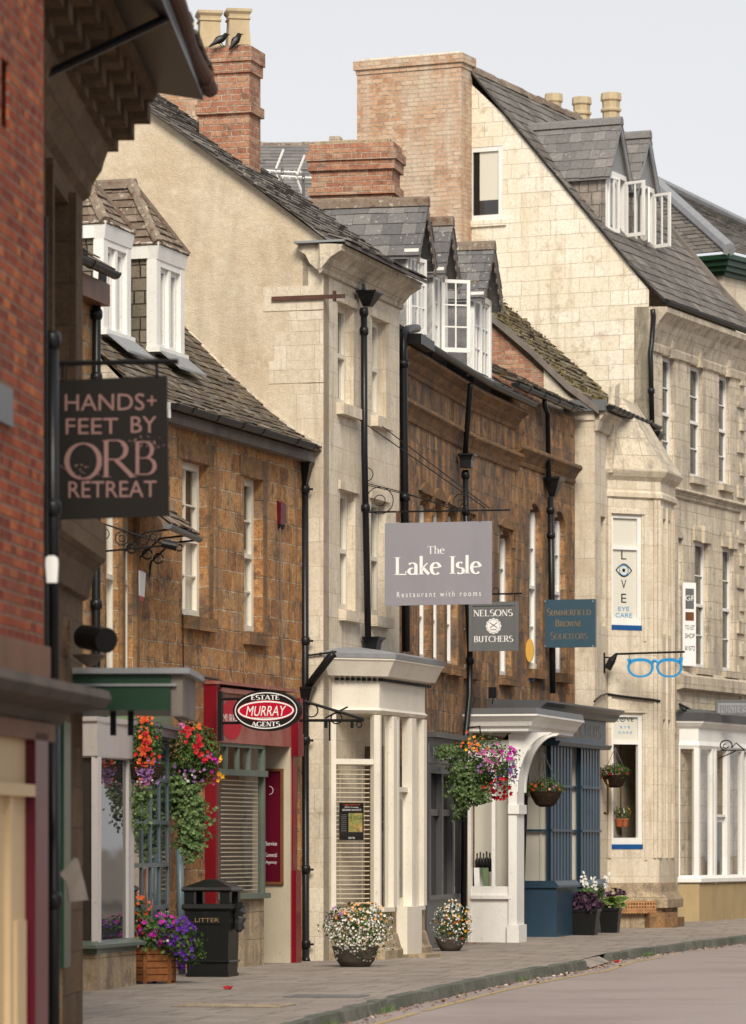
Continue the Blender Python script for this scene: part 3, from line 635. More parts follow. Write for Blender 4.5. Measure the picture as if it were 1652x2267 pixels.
tag(m.build('ground', M['paver']), kind='structure')
fine = []
y = 12.0
while y < 92: fine.append(y); y += 2
sheet('pavement', [(-12, y) for y in fine], [(kx(y, -.13), y) for y in fine], 0, 'paver')
sheet('road', [(kx(y, -.02), y) for y in fine], [(kx(y) + 12, y) for y in fine], -.12, 'road')
m = MB(); yy = 14.0
while yy < 91:
    l = random.uniform(.55, .95); y2 = yy + l
    if not (56.0 < yy < 59.2):
        h = random.uniform(-.012, .006); a, b = (kx(yy + .01, random.uniform(-.01, .01)), yy + .01), (kx(y2 - .01, random.uniform(-.01, .01)), y2 - .01)
        m.hexa([V(a[0] - .15, a[1], -.13 + gz(yy)), V(a[0] + .015, a[1], -.13 + gz(yy)), V(b[0] + .015, b[1], -.13 + gz(yy)), V(b[0] - .15, b[1], -.13 + gz(yy)),
                V(a[0] - .15, a[1], .01 + h + gz(yy)), V(a[0] - .015, a[1], .004 + h + gz(yy)), V(b[0] - .015, b[1], .004 + h + gz(yy)), V(b[0] - .15, b[1], .01 + h + gz(yy))])
    yy = y2
tag(m.build('kerb', M['kerb']), kind='structure')
m = MB(); m.face([V(kx(56.1, -.16), 56.1, .004), V(kx(56.1, .04), 56.1, -.1), V(kx(59.1, .04), 59.1, -.1), V(kx(59.1, -.16), 59.1, .004)])
tag(m.build('dropped_kerb', M['paver']), kind='structure')
m = MB()
for yy in [x * .5 for x in range(40, 124)]:
    if random.random() < .93: m.face([V(kx(yy, .30), yy, -.1155), V(kx(yy, .38), yy, -.1155), V(kx(yy + .5, .38), yy + .5, -.1155), V(kx(yy + .5, .30), yy + .5, -.1155)])
tag(m.build('road_marking', M['yline']), kind='structure')
m = MB()
for q in range(900):
    yy = random.uniform(30, 78); off = abs(random.gauss(0, .13)) + .03; p = V(kx(yy, off), yy, -.115 + gz(yy)); leaf(m, p + V(0, 0, .008), random.uniform(.015, .06), V(random.gauss(0, .4), random.gauss(0, .4), 1), 1.4)
tag(m.build('leaf_litter', island('dry_litter', [(0, (.10, .055, .03)), (.5, (.25, .14, .08)), (.8, (.45, .3, .2)), (1, (.6, .5, .42))])), 'dry petals and leaf litter lying along the gutter of the kerb', 'litter', kind='stuff')
m = MB()
for q in range(260):
    yy = random.choice([41.6, 51, 62.5, 38.2]) + random.gauss(0, .25); p = V(kx(yy, random.uniform(0, .05)), yy, -.11 + gz(yy)); h = random.uniform(.03, .09)
    d = V(random.gauss(0, .02), random.gauss(0, .02), h); m.face([p - V(.004, 0, 0), p + V(.004, 0, 0), p + d])
tag(m.build('weeds', M['leafl']), 'small green weeds sprouting from the kerb joint', 'weeds', kind='stuff')
# slab covers lying in the pavement
for (x, y_, w_, d_, mt, lb) in ((-.95, 42.6, .8, .7, 'lead', 'pale grey metal cover set in the paving nearest the kerb'), (-2.0, 40.1, 1.1, .8, 'bathst', 'worn pale slab cover at the bottom edge of the paving')):
    box(Fr((x, y_), (.2, .98)), 0, d_, 0, w_, .003, .008).build('paving_cover', M['greyl' if mt == 'lead' else mt]).__setitem__('kind', 'structure')

# ---------------------------------------------------------------- frames
HS = FP((-4.20, 42.3), (-3.20, 46.5)); HD = FP((-3.55, 44.5), (-2.78, 50.4)); HB = FP((-2.73, 50.4), (-1.08, 55.6))
HC = Fr((-.68, 56.0), (.282, .959)); HI = Fr((.31, 60.3), (.206, .978)); HI2 = Fr((1.617, 66.5), (.263, .965))
HJ = FP((2.40, 69.5), (3.65, 73.6)); HL = Fr((4.03, 73.75), (.287, .958)); HT = Fr((5.28, 77.8), (.399, .917))
def hole(fr, x0, x1, yt, yb, d=.2, o=0, zt=None, zb=None):
    return (fr.S(x0, o), fr.S(x1, o), fr.Z(x0, yb, o) if zb is None else zb, fr.Z(x0, yt, o) if zt is None else zt, d)

# ================================================================ HB: ironstone house with the estate agent's shop
t = thing('ironstone_house', 'brown ironstone house with mossy stone roof, two white dormers and a crimson shopfront', 'house', HB.at(0, 0, 0))
LB = 5.98
h1 = hole(HB, 404, 462, 1015, 1362, .19); h2 = hole(HB, 541, 582, 1053, 1398, .19)
shop = (HB.S(470), HB.S(600), .55, 3.30, .05)
mb = MB(); wall(mb, HB, -1.6, LB, -.1, 6.95, [h1, h2, (HB.S(480, 0), LB - .25, -.1, 3.2, .6)]); shell(mb, HB, 0, LB, 7.4, -.1, 6.95, (-3.7, 10.75)); mb.build('wall', M['iron'], t)
for h in (h1, h2):
    wn = sash(HB, t, h[0], h[1], h[2], h[3], -.2, 'offw', 1, 3, fw=.09)
    box(HB, h[0] - .06, h[1] + .08, -.17, .10, h[2] - .17, h[2]).build('sill', M['iron3'], wn)
    box(HB, h[0] - .18, h[1] + .18, -.01, .012, h[3], h[3] + .26).build('lintel', M['iron3'], wn)
    box(HB, h[1] + .003, h[1] + .16, -.01, .010, h[2] + .02, h[3]).build('jamb', M['iron3'], wn)
# gable face of the house at its near end, pale and weathered, with lead line
GB = HB.side(0)
MB().plate(GB, [(-7.3, 6.6), (0, 6.2), (0, 6.95), (-3.7, 10.7), (-7.3, 7)], .002, .03).build('gable_wall', M['cream_d'], t)
m = MB(); prof = [(.22, 7.06), (-.35, 7.42), (-1.2, 8.2), (-3.75, 10.85)]
roofslope(m, HB, .02, LB, prof, .26, .15, .013, 1.5); roofslope(m, HB, .02, LB, [(-7.6, 7.1), (-3.75, 10.85)], .3, .4, .02)
rf = m.build('roof', M['stonetile'], t)
m = MB(); FS_ = HB.side(LB)                          # rough mortar fillet where the roof meets the taller house
def rz(o):
    for (o0, z0), (o1, z1) in zip(prof, prof[1:]):
        if o1 <= o <= o0: return z0 + (z1 - z0) * (o - o0) / (o1 - o0)
    return prof[0][1]
for k in range(40):
    o0, o1 = .24 - 3.95 * (k + 1) / 40, .24 - 3.95 * k / 40; j = random.uniform(.05, .10)
    m.hexa([FS_.at(o0, .10, rz(o0) - .03), FS_.at(o1, .10, rz(o1) - .03), FS_.at(o1, -.4, rz(o1) - .03), FS_.at(o0, -.4, rz(o0) - .03), FS_.at(o0, .06, rz(o0) + .06), FS_.at(o1, .06, rz(o1) + .06), FS_.at(o1, -.4, rz(o1) + .06 + j), FS_.at(o0, -.4, rz(o0) + .06 + j)])
m.build('flashing', M['cream_d'], rf)
m = MB(); m.box(HB, -.05, LB - .1, .0, .16, 6.86, 7.0); m.build('fascia_board', M['grim'], t); box(HB, -.12, .0, .10, .24, 6.88, 7.07).build('fascia_end', M['white'], t)
gutter(HB, t, 0.0, HB.S(690, .27), .27, 7.06, joints=(.6, 1.55, 2.5, 3.3, 4.7), r=.075)
def hip_dormer(parent, fr, c0, c1, of, zs, zt, zr, o_hip, ob):
    D = Fr(fr.at((c0 + c1) / 2, 0, 0)[:2], fr.n); w_ = (c1 - c0) / 2
    g = MB().box(D, ob, of - .02, w_ - .05, w_, zs - .6, zt - .02).box(D, ob, of - .02, -w_, -w_ + .05, zs - .6, zt - .02)
    dm = g.build('dormer', M['shingle'], parent)
    r2 = MB()
    roofslope(r2, D, of, of + .01, [(w_, zt)] * 1 + [(0, zt + .1)], .3, 9, .01, base=False) if False else None
    m = MB(); rows = 6
    E = .05
    A = [D.at(ob, w_ + E, zt - .05), D.at(of + E, w_ + E, zt - .05)]; Rr = [D.at(ob, 0, zr), D.at(o_hip, 0, zr)]; B = [D.at(ob, -w_ - E, zt - .05), D.at(of + E, -w_ - E, zt - .05)]
    def tile_face(e0, e1, t0, t1):                   # quad from eave e0-e1 to top t0-t1
        nn = (e1 - e0).cross(t0 - e0); nn.normalize()
        if nn.z < 0: nn = -nn
        rws = max(3, int((t0 - e0).length / .13))
        for r_ in range(rws):
            u0, u1 = r_ / rws, min(1, (r_ + 1.5) / rws); a0_, b0_ = e0.lerp(t0, u0), e1.lerp(t1, u0); a1_, b1_ = e0.lerp(t0, u1), e1.lerp(t1, u1)
            k = max(1, int((b0_ - a0_).length / .2)); ph = random.random() * .3
            cuts = [0] + [max(0, min(1, (i + .5 * (r_ % 2) + random.uniform(-.15, .15)) / k)) for i in range(1, k)] + [1]
            for q0, q1 in zip(cuts, cuts[1:]):
                j = nn * random.uniform(.03, .055); p = [a0_.lerp(b0_, q0) + j, a0_.lerp(b0_, q1) + j, a1_.lerp(b1_, q1) + nn * .012, a1_.lerp(b1_, q0) + nn * .012]
                m.hexa([x - nn * .03 for x in p] + p)
    tile_face(A[0], A[1], Rr[0], Rr[1]); tile_face(B[1], B[0], Rr[1], Rr[0]); tile_face(A[1], B[1], Rr[1], Rr[1] + V(.001, .001, 0))
    m.build('dormer_roof', M['tiled'], dm)
    r = MB(); r.prism(D, [(-.1, zr - .04), (-.06, zr + .06), (0, zr + .1), (.06, zr + .06), (.1, zr - .04)], ob, o_hip + .08)
    a, b = Rr[1] + V(0, 0, .04), A[1] + V(0, 0, .02); r.tube([a.lerp(b, k / 8) + V(0, 0, random.uniform(-.01, .02)) for k in range(9)], [.06 + random.random() * .02 for k in range(9)], 6)
    a, b = Rr[1] + V(0, 0, .04), B[1] + V(0, 0, .02); r.tube([a.lerp(b, k / 8) for k in range(9)], .06, 6); r.build('ridge_tile', M['tiled'], dm)
    f = MB()
    f.box(fr, c0 - .02, c0 + .12, of - .12, of + .02, zs, zt - .2); f.box(fr, c1 - .12, c1 + .02, of - .12, of + .02, zs, zt - .2)
    f.box(fr, c0 + .12, c1 - .12, of - .12, of + .015, zt - .3, zt - .2); f.box(fr, c0 - .05, c1 + .05, of - .12, of + .07, zs - .07, zs)
    f.box(fr, (c0 + c1) / 2 - .04, (c0 + c1) / 2 + .04, of - .11, of + .005, zs, zt - .3)
    f.hexa([fr.at(c0 - .03, of - .1, zt - .22), fr.at(c0 - .03, of + .03, zt - .22), fr.at(c1 + .03, of + .03, zt - .22), fr.at(c1 + .03, of - .1, zt - .22), fr.at(c0 - .07, of - .1, zt), fr.at(c0 - .07, of + .07, zt), fr.at(c1 + .05, of + .07, zt), fr.at(c1 + .05, of - .1, zt)])
    f.box(D, ob, of - .1, w_, w_ + .06, zt - .21, zt - .002); f.box(D, of - .12, of + .018, w_ - .02, w_ + .03, zs, zt - .2)
    f.build('window_frame', M['white'], dm)
    for x0, x1 in ((c0 + .12, (c0 + c1) / 2 - .04), ((c0 + c1) / 2 + .04, c1 - .12)): casement(dm, fr, x0, x1, zs, zt - .3, of - .08, 0, 0)
    box(fr, c0 + .1, c1 - .1, of - .2, of - .18, zs, zt - .3).build('curtain', M['greyint'], dm)
    box(fr, c0 - .1, c1 + .1, of - .05, of + .35, zs - .33, zs - .30).build('apron', M['lead'], dm) if False else MB().hexa([fr.at(c0, of + .34, zs - .30), fr.at(c1, of + .34, zs - .30), fr.at(c1, of, zs - .02), fr.at(c0, of, zs - .02), fr.at(c0, of + .34, zs - .27), fr.at(c1, of + .34, zs - .27), fr.at(c1, of, zs + .01), fr.at(c0, of, zs + .01)]).build('apron', M['lead'], dm)
    return dm
hip_dormer(t, HB, .61, 1.52, -.9, 8.10, 9.46, 10.25, -1.45, -3.4)
hip_dormer(t, HB, 2.5, 3.5, -.9, 8.10, 9.46, 10.30, -1.45, -3.4)
# shopfront
sp = .17; xs0 = HB.S(487, sp); xs1 = HB.S(649, sp)
sf = MB(); sf.box(HB, xs0 - .14, xs0 - .002, -.0, sp, 2.75, 3.66); sf.box(HB, xs0 - .10, xs0, 0, sp - .02, 0, 2.75)
sfr = MB(); sfr.box(HB, xs1, xs1 + .18, -.05, sp, 0, 3.5); sfr.box(HB, xs1 - .02, xs1 + .22, -.03, sp + .08, 2.80, 3.52); sfr.box(HB, xs1 - .04, xs1 + .24, -.03, sp + .11, 3.52, 3.58); sfr.box(HB, xs1 - .02, xs1 + .2, 0, sp + .05, 0, 1.25)
sfo = sf.build('shopfront', M['red'], t); sfr.build('pilaster', M['red'], sfo)
fa = MB().box(HB, xs0, xs1 - .02, -.05, sp - .02, 2.92, 3.56).build('fascia', M['redf'], sfo)
MB().box(HB, xs0 - .16, xs1 + .1, -.05, sp + .06, 3.66, 3.70).box(HB, xs0, xs1, 0, sp + .03, 3.56, 3.62).build('cornice', M['redf'], sfo)
put_text('MURRAY', HB, xs0 + .16, xs0 + .84, 3.17, 3.29, sp - .015, 'signwhite', sfo)
MB().plate(HB, oval((xs0 + .5, 3.22), .42, .26), sp - .019, sp - .017).build('emblem', M['signred'], sfo)
xw = HB.S(594, sp)
wf = MB()
for a0, a1 in ((xs0, xs0 + .06), (xw - .07, xw)): wf.box(HB, a0, a1, sp - .12, sp - .04, .95, 2.9)
wf.box(HB, xs0, xw, sp - .12, sp - .0, 2.50, 2.58); wf.box(HB, xs0, xw + .05, sp - .15, sp + .02, .89, .96); wf.box(HB, xs0, xw, sp - .12, sp - .04, 2.87, 2.92)
S_ = HB.side(xw, 0)      # return of the window facing the far side; near return faces the camera from the recess
nW = HB.side(xs0 + 1.05, 0)
for k in range(3): wf.box(HB, xs0 + .45 * k + .4, xs0 + .45 * k + .45, sp - .11, sp - .05, 2.58, 2.87)
wf.build('window_frame', M['grng'], sfo)
MB().box(HB, xs0 + .06, xw - .07, sp - .09, sp - .08, .96, 2.50).box(HB, xs0 + .06, xw - .07, sp - .09, sp - .08, 2.58, 2.87).build('pane', M['clear'], sfo)
MB().box(HB, xs0 + .28, xs0 + .36, sp - .2, sp - .15, .95, 2.5).box(HB, xs0 + .06, xs0 + .28, sp - .4, sp - .38, 1.0, 2.0).build('window_post', M['offw'], sfo)
box(HB, xs0 + .42, xw - .12, sp - .19, sp - .18, 1.0, 2.46).build('curtain', M['greyl'], sfo); b = MB(); z = 1.0
while z < 2.48: b.box(HB, xs0 + .4, xw - .1, sp - .13, sp - .11, z, z + .013); z += .055
b.build('blind', M['slatb'], sfo)
MB().box(HB, xs0 + .05, xw, -1.2, -1.15, .55, 2.6).box(HB, xs0 + .05, xw, -1.15, sp - .2, .5, .55).build('shop_interior', M['brownint'], sfo)
box(HB, xs0 - .0, xw - .0, -.1, sp - .06, -.02, .89).build('stall_riser', M['bathst'], sfo)
# recessed entrance beyond the window: its far side faces us
RE = HB.side(xs1 - .03, 0)
box(RE, -.6, sp - .02, -.02, .03, -.05, 2.92).build('entrance_return', M['creamt'], sfo)
box(HB, xw, xs1, -.62, -.58, -.05, 2.9).build('door', M['maroon'], sfo)
nb_ = thing('notice_board', 'maroon notice board in a wooden frame inside the estate agent entrance', 'notice board', RE.at(-.1, .05, 1.2))
q0, q1 = RE.S(583, .04), RE.S(628, .04); z0_, z1_ = RE.Z(605, 1958, .04), RE.Z(605, 1702, .04)
MB().box(RE, q0, q0 + .035, .035, .075, z0_, z1_).box(RE, q1 - .035, q1, .035, .075, z0_, z1_).box(RE, q0, q1, .035, .074, z1_ - .035, z1_).box(RE, q0, q1, .035, .074, z0_, z0_ + .035).build('frame', M['wood'], nb_)
box(RE, q0 + .03, q1 - .03, .032, .05, z0_ + .03, z1_ - .03).build('board', M['maroon'], nb_)
for tx, yy in (('Service', 1868), ('Commercial', 1893), ('Agency', 1910)): put_text(tx, RE, q0 + .04, q0 + .20, RE.Z(605, yy + 4), RE.Z(605, yy - 5), .05, 'signwhite', nb_)
MB().ring(RE, (q0 + .09, RE.Z(605, 1750)), .052, .055, .004, 20, -90, 90).build('lettering', M['signwhite'], nb_)
# gutter downpipe at the junction with the tall house
GC = Fr((-.68, 56.0), (.959, -.282))
def gp(x, y, o=.12): return GC.pt(x, y, o)
dp = thing('downpipe', 'long black downpipe with hopper head between the brown house and the cream house', 'downpipe', gp(675, 2130))
hopper(dp, GC, GC.S(673, .1), .1, GC.Z(673, 1022), GC.Z(673, 1075), .12)
pipe(dp, [gp(668, 988), gp(668, 1022)], .04); 
pipe(dp, [gp(675, 1072), gp(676, 1600), gp(677, 2118), gp(680, 2129, .22)], .05, [GC.Z(675, y) for y in (1085, 1420, 1640, 1925, 2090)], fr=GC)
pipe(dp, [gp(741, 1447, .14), gp(733, 1452, .16), gp(682, 1520, .2)], .055, name='branch_pipe')
hopper(dp, GC, GC.S(677, .13), .13, GC.Z(677, 1522), GC.Z(677, 1560), .12)
# cable strung along the wall
cb = MB()
def cable(fr, pts, o, r, m): m.tube([fr.pt(x, y, o) + V(0, 0, random.uniform(-.006, .006)) for x, y in pts], r, 6)
cable(HB, [(425, 1488), (450, 1500), (480, 1505), (500, 1512), (530, 1520), (560, 1528), (600, 1535), (645, 1545)], .04, .018, cb)
cable(HB, [(405, 1360), (406, 1480), (408, 1492)], .03, .008, cb)
cb.build('cable', M['blackp'], t)
cable(HB, [(620, 1160), (622, 1300), (625, 1450), (628, 1530)], .03, .010, m := MB()); m.build('conduit', M['grim'], t)

# ================================================================ HC: tall cream house, restaurant
t = thing('cream_restaurant_house', 'tall narrow cream stone house with rendered gable, curved cornice and ivory bay window', 'house', HC.at(0, 0, 0))
LC = 3.78
w1 = hole(HC, 748, 783, 668, 890, .17); w2 = hole(HC, 824, 855, 695, 912, .17)
w3 = hole(HC, 753, 787, 1083, 1440, .17, zb=4.9); w4 = (HC.S(822), HC.S(855), 4.9, HC.Z(822, 1112), .17)
w2 = (w2[0], w2[1], w1[2], w1[3], .17); w4 = (w4[0], w4[1], 4.9, w3[3], .17)
mb = MB(); wall(mb, HC, 0, LC, -.1, 9.7, [w1, w2, w3, w4]); shell(mb, HC, LC - .01, LC, 7.6, -.1, 9.6, (-3.8, 12.75)); mb.build('wall', M['cream'], t)
for h in (w1, w2, w3, w4):
    wn = sash(HC, t, h[0], h[1], h[2], h[3], -.19, 'offw', 0, 1, fw=.08); sill(HC, wn, h[0], h[1], h[2], .17, .11, 'cream')
    box(HC, h[0] - .09, h[1] + .12, -.005, .035, h[3], h[3] + .12).build('lintel', M['cream'], wn)
GC0 = Fr((-.68, 56.0), (.959, -.282))
gm = MB().plate(GC0, [(-7.6, -.1), (0, -.1), (0, 9.95), (-1.2, 10.86), (-3.85, 12.78), (-7.6, 9.9)], -.25, 0); gm.build('gable_wall', M['render'], t)
q = MB()
for x0, x1, y0, y1 in ((583, 724, 636, 690), (608, 724, 735, 800), (596, 724, 800, 850), (640, 724, 690, 735), (652, 724, 850, 985), (683, 724, 590, 636)):
    a0, a1 = GC0.S(x0), -.001; q.box(GC0, a0, a1, .002, .008 + random.random() * .004, GC0.Z(x0, y1), GC0.Z(x0, y0) - .004)
q.box(GC0, GC0.S(655), -.001, .002, .012, -.1, GC0.Z(655, 985)); q.build('quoin', M['cream'], t)
m = MB(); roofslope(m, HC, -.16, LC + .1, [(.42, 9.86), (0, 10.05), (-1.2, 10.93), (-3.85, 12.85)], .3, .21, .02, 1.2); roofslope(m, HC, -.1, LC, [(-7.8, 10), (-3.85, 12.85)], .3, .5, .02)
m.build('roof', M['slate2'], t)
# moulded cornice with its return on the gable
cp = [(o_ * .8, 9.86 - (9.86 - z_) * .56) for o_, z_ in [(0, 9.12), (.05, 9.14), (.07, 9.22), (.05, 9.26), (.10, 9.34), (.2, 9.5), (.34, 9.62), (.40, 9.66), (.40, 9.74), (.43, 9.80), (.0, 9.86)]]
c_ = MB().prism(HC, cp, -.0, LC + .05); c_.prism(GC0, cp, -.42, .0)
cc = MB().prism(HC, cp, -.22, LC + .05); cc.build('cornice', M['cream_d'], t)
MB().plate(GC0, [(-.16, 9.60), (-.0, 9.46), (.0, 9.86), (-.32, 9.86), (-.32, 9.78), (-.22, 9.72)], .0, .14).build('cornice_return', M['cream_d'], t)
MB().box(GC0, -.36, .36, .0, .24, 9.865, 9.895).build('lead_cap', M['lead'], t)
# rusty strap on the gable
m = MB(); m.box(GC0, GC0.S(601, .05), GC0.S(764, .05), .03, .05, GC0.Z(680, 664), GC0.Z(680, 655)); m.box(GC0, GC0.S(740), GC0.S(745), .0, .08, GC0.Z(740, 668), GC0.Z(740, 645))
single(m, 'iron_strap', M['iron_r'], 'rusty iron strap bolted across the top corner of the cream gable', 'bracket')
# bay window
BZ1 = 3.75; s0 = .35; pj = .54; bw_ = 2.35
BF = Fr(HC.at(0, pj, 0)[:2], HC.u)
cA = HC.at(s0, 0, 0); cB = HC.at(s0 + pj, pj, 0); CT = FP((cA.x, cA.y), (cB.x, cB.y)); cl = (cB - cA).length
cD = HC.at(s0 + pj + bw_, pj, 0); cE = HC.at(s0 + 2 * pj + bw_, 0, 0); CF = FP((cD.x, cD.y), (cE.x, cE.y))
bay = thing('x', None, None, (0, 0, 0)); bpy.data.objects.remove(bay)
def bayring(grow, z0, z1, mb):
    g = grow; k = g * math.tan(R(22.5)); P = [HC.at(s0 - g, -.1, 0), HC.at(s0 - g - (-k) * 0 - g * .41, 0, 0), HC.at(s0 + pj - g * .41, pj + g, 0), HC.at(s0 + pj + bw_ + g * .41, pj + g, 0), HC.at(s0 + 2 * pj + bw_ + g * 1.41, 0, 0), HC.at(s0 + 2 * pj + bw_ + g, -.1, 0)]
    n = len(P); i = len(mb.v)
    mb.v += [(p.x, p.y, z0) for p in P] + [(p.x, p.y, z1) for p in P]
    for a in range(n): b = (a + 1) % n; mb.f.append((i + a, i + b, i + n + b, i + n + a))
    mb.f.append(tuple(i + k for k in range(n - 1, -1, -1))); mb.f.append(tuple(i + n + k for k in range(n)))
def bayprof(levels, mb):                                # (grow, z) levels
    def ringp(g, z): return [HC.at(s0 - g * 1.41, -.05, z), HC.at(s0 + pj - g * .41, pj + g, z), HC.at(s0 + pj + bw_ + g * .41, pj + g, z), HC.at(s0 + 2 * pj + bw_ + g * 1.41, -.05, z)]
    for (g0, z0), (g1, z1) in zip(levels, levels[1:]):
        a, b = ringp(g0, z0), ringp(g1, z1)
        for k in range(3): mb.face([a[k], a[k + 1], b[k + 1], b[k]])
    mb.face(ringp(*levels[0])[::-1]); mb.face(ringp(*levels[-1]))
zb = lambda y, x=790: CT.Z(x, y)
bw = MB(); bayprof([(-.03, zb(1580)), (0, zb(1578)), (.04, zb(1572)), (.0, zb(1566)), (.0, zb(1502)), (.03, zb(1500)), (.06, zb(1497))], bw)
bo = bw.build('bay_window', M['offw'], t)
bw = MB(); bayprof([(.05, zb(1497)), (.14, zb(1497)), (.16, zb(1490)), (.24, zb(1464)), (.26, zb(1462)), (.26, zb(1458))], bw); bw.build('cornice', M['offw'], bo)
bw = MB(); bayprof([(.27, zb(1458)), (.28, zb(1448)), (.1, zb(1440)), (-.35, zb(1430))], bw); bw.build('lead_roof', M['lead'], bo)
den = MB()
for k in range(9): den.box(CT, .06 + k * .085, .10 + k * .085, -.0, .05, zb(1507), zb(1501))
for k in range(30): den.box(BF, s0 + pj + .03 + k * .085, s0 + pj + .07 + k * .085, -.0, .05, zb(1507), zb(1501))
den.build('dentils', M['blackp'], bo)
fr_ = MB(); zt, zs = zb(1582), .72
for F_, a0, a1 in ((CT, 0, .075), (CT, cl - .09, cl)): fr_.box(F_, a0, a1, -.1, .01, zs, zt)
fr_.box(CT, .075, cl - .09, -.09, -.01, zb(1692), zb(1680)); fr_.box(CT, -.03, cl + .03, -.1, .05, zs - .06, zs)
B0 = s0 + pj
for a0, a1, o_ in ((0, .07, .01), (.62, .80, .03), (.95, 1.02, .0), (1.50, 1.72, .05), (1.72, 1.8, .02), (2.2, 2.35, .03)): fr_.box(BF, B0 + a0, B0 + a1, -.1, o_, zs if a0 < .9 or a0 > 1.6 else -.02, zt)
fr_.box(BF, B0 + .07, B0 + .62, -.1, .05, zs - .06, zs); fr_.box(BF, B0 + 1.8, B0 + 2.2, -.1, .05, zs - .06, zs); fr_.box(BF, B0 + 1.02, B0 + 1.5, -.08, -.01, 2.35, 2.42)
fr_.box(CF, 0, .08, -.1, .01, zs, zt)
fr_.build('bay_frame', M['offw'], bo)
MB().box(CT, .075, cl - .09, -.05, -.045, zs, zb(1692)).box(CT, .075, cl - .09, -.05, -.045, zb(1680), zt).box(BF, B0 + .07, B0 + .62, -.05, -.045, zs, zt).box(BF, B0 + 1.8, B0 + 2.2, -.05, -.045, zs, zt).build('pane', M['clear'], bo)
dr = MB().box(BF, B0 + 1.02, B0 + 1.50, -.14, -.08, 0.02, 2.35).build('door', M['offw'], bo)
MB().box(BF, B0 + 1.10, B0 + 1.42, -.085, -.07, .85, 2.25).box(BF, B0 + 1.10, B0 + 1.42, -.085, -.07, .15, .6).build('pane', M['glass'], dr); MB().tube([BF.at(B0 + 1.08, -.04, 1.0), BF.at(B0 + 1.08, -.02, 1.2), BF.at(B0 + 1.08, -.04, 1.35)], .012).build('handle', M['black'], dr)
b = MB(); z = .78
while z < zb(1694): b.hexa([CT.at(.08, -.13, z), CT.at(.08, -.10, z + .003), CT.at(cl - .1, -.10, z + .003), CT.at(cl - .1, -.13, z), CT.at(.08, -.13, z + .009), CT.at(.08, -.10, z + .014), CT.at(cl - .1, -.10, z + .014), CT.at(cl - .1, -.13, z + .009)]); z += .064
for a in (.2, .55): b.box(CT, a, a + .004, -.115, -.111, .78, zb(1694))
b.build('blind', M['slatb'], bo)
MB().box(HC, s0, 3.6, -.9, -.88, .5, 3.0).box(HC, s0, 3.6, -.88, pj - .15, .6, .64).box(HC, 2.0, 2.05, -.88, pj - .2, .6, 3).build('room', M['brownint'], bo)
pl = MB(); bayprof([(.10, -.1), (.10, .12), (.07, .16), (.02, .34), (.0, .36), (.0, zs - .05)], pl)
pl.build('plinth', M['bathst'], bo)
MB().box(BF, B0 + .86, B0 + 1.62, -.1, .16, -.02, .72).build('door_surround', M['offw'], bo); box(BF, B0 + .8, B0 + 1.75, .0, .45, -.02, .05).build('step', M['bathst'], bo)
ps = thing('poster', 'dark menu poster with a table photograph, stuck inside the restaurant bay window', 'poster', CT.at(.3, -.06, 1.5))
a0, a1 = CT.S(763, -.07), CT.S(821, -.07) ; a0, a1 = .17, .55; pz0, pz1 = zb(1860), zb(1777)
box(CT, a0, a1, -.075, -.068, pz0, pz1).build('sheet', M['signk'], ps)
box(CT, a0 + .14, a1 - .02, -.067, -.064, zb(1842), zb(1800)).build('photograph', masonry('table_photo', [(0, (.02, .08, .01)), (.4, (.25, .3, .1)), (.7, (.5, .3, .1)), (1, (.75, .7, .6))], .05, .05, (.3, .15, .05), .001, .3, .7, None), ps)
for tx, y0, y1, mt, e in (('August Lunch for Less', 1784, 1779, 'orange', .06), ('£26 for 2 courses,', 1789, 1785, 'signwhite', .08), ('add another course for £4', 1795, 1790, 'signwhite', .04), ('Lake Isle', 1857, 1852, 'signwhite', .14)): put_text(tx, CT, a0 + e, a1 - e, zb(y0), zb(y1), -.068, mt, ps, th=.003)
for k in range(9): box(CT, a0 + .02, a0 + .11, -.068, -.066, zb(1840 - k * 4.4), zb(1838.5 - k * 4.4)).build('text_line', M['greyl'], ps)
# front downpipe with hopper
dp = thing('downpipe', 'slim black downpipe between the upper windows of the cream house, hopper head at its top', 'downpipe', HC.pt(812, 1440, .12))
hopper(dp, HC, HC.S(812, .15), .15, HC.Z(812, 657), HC.Z(812, 690), .17); hopper(dp, HC, HC.S(822, .12), .12, HC.Z(818, 1413), HC.Z(818, 1442), .15, taper=.7)
pipe(dp, [HC.pt(806, 690, .13), HC.pt(807, 1000, .13), HC.pt(815, 1412, .13)], .047, [HC.Z(806, y) for y in (700, 742, 1130)], fr=HC); pipe(dp, [HC.pt(800, 615, .02), HC.pt(812, 662, .12)], .03, mat='greyl')
dp = thing('downpipe', 'thick black soil pipe with an elbow at the top, right of the cream house', 'downpipe', HI.at(.75, .2, 4.7))
def hp(x, y, o=.16): return HI.pt(x, y, o)
el_ = [hp(924, 727), hp(914, 727), hp(903, 729), hp(896, 736), hp(893, 748), hp(893, 790), hp(895, 1000), hp(899, 1443)]
pipe(dp, el_, .062, [HI.Z(893, y) for y in (765, 820, 1110, 1180)], fr=HI)
m = MB(); cable(HC, [(835, 1150), (822, 1180)], .03, .004, m)
# shop extension cable over the bay
m = MB(); cable(GC0, [(650, 1520), (651, 1480), (657, 1462), (668, 1452), (700, 1448), (745, 1443)], .05, .014, m); m.build('cable', M['blackp'], t)
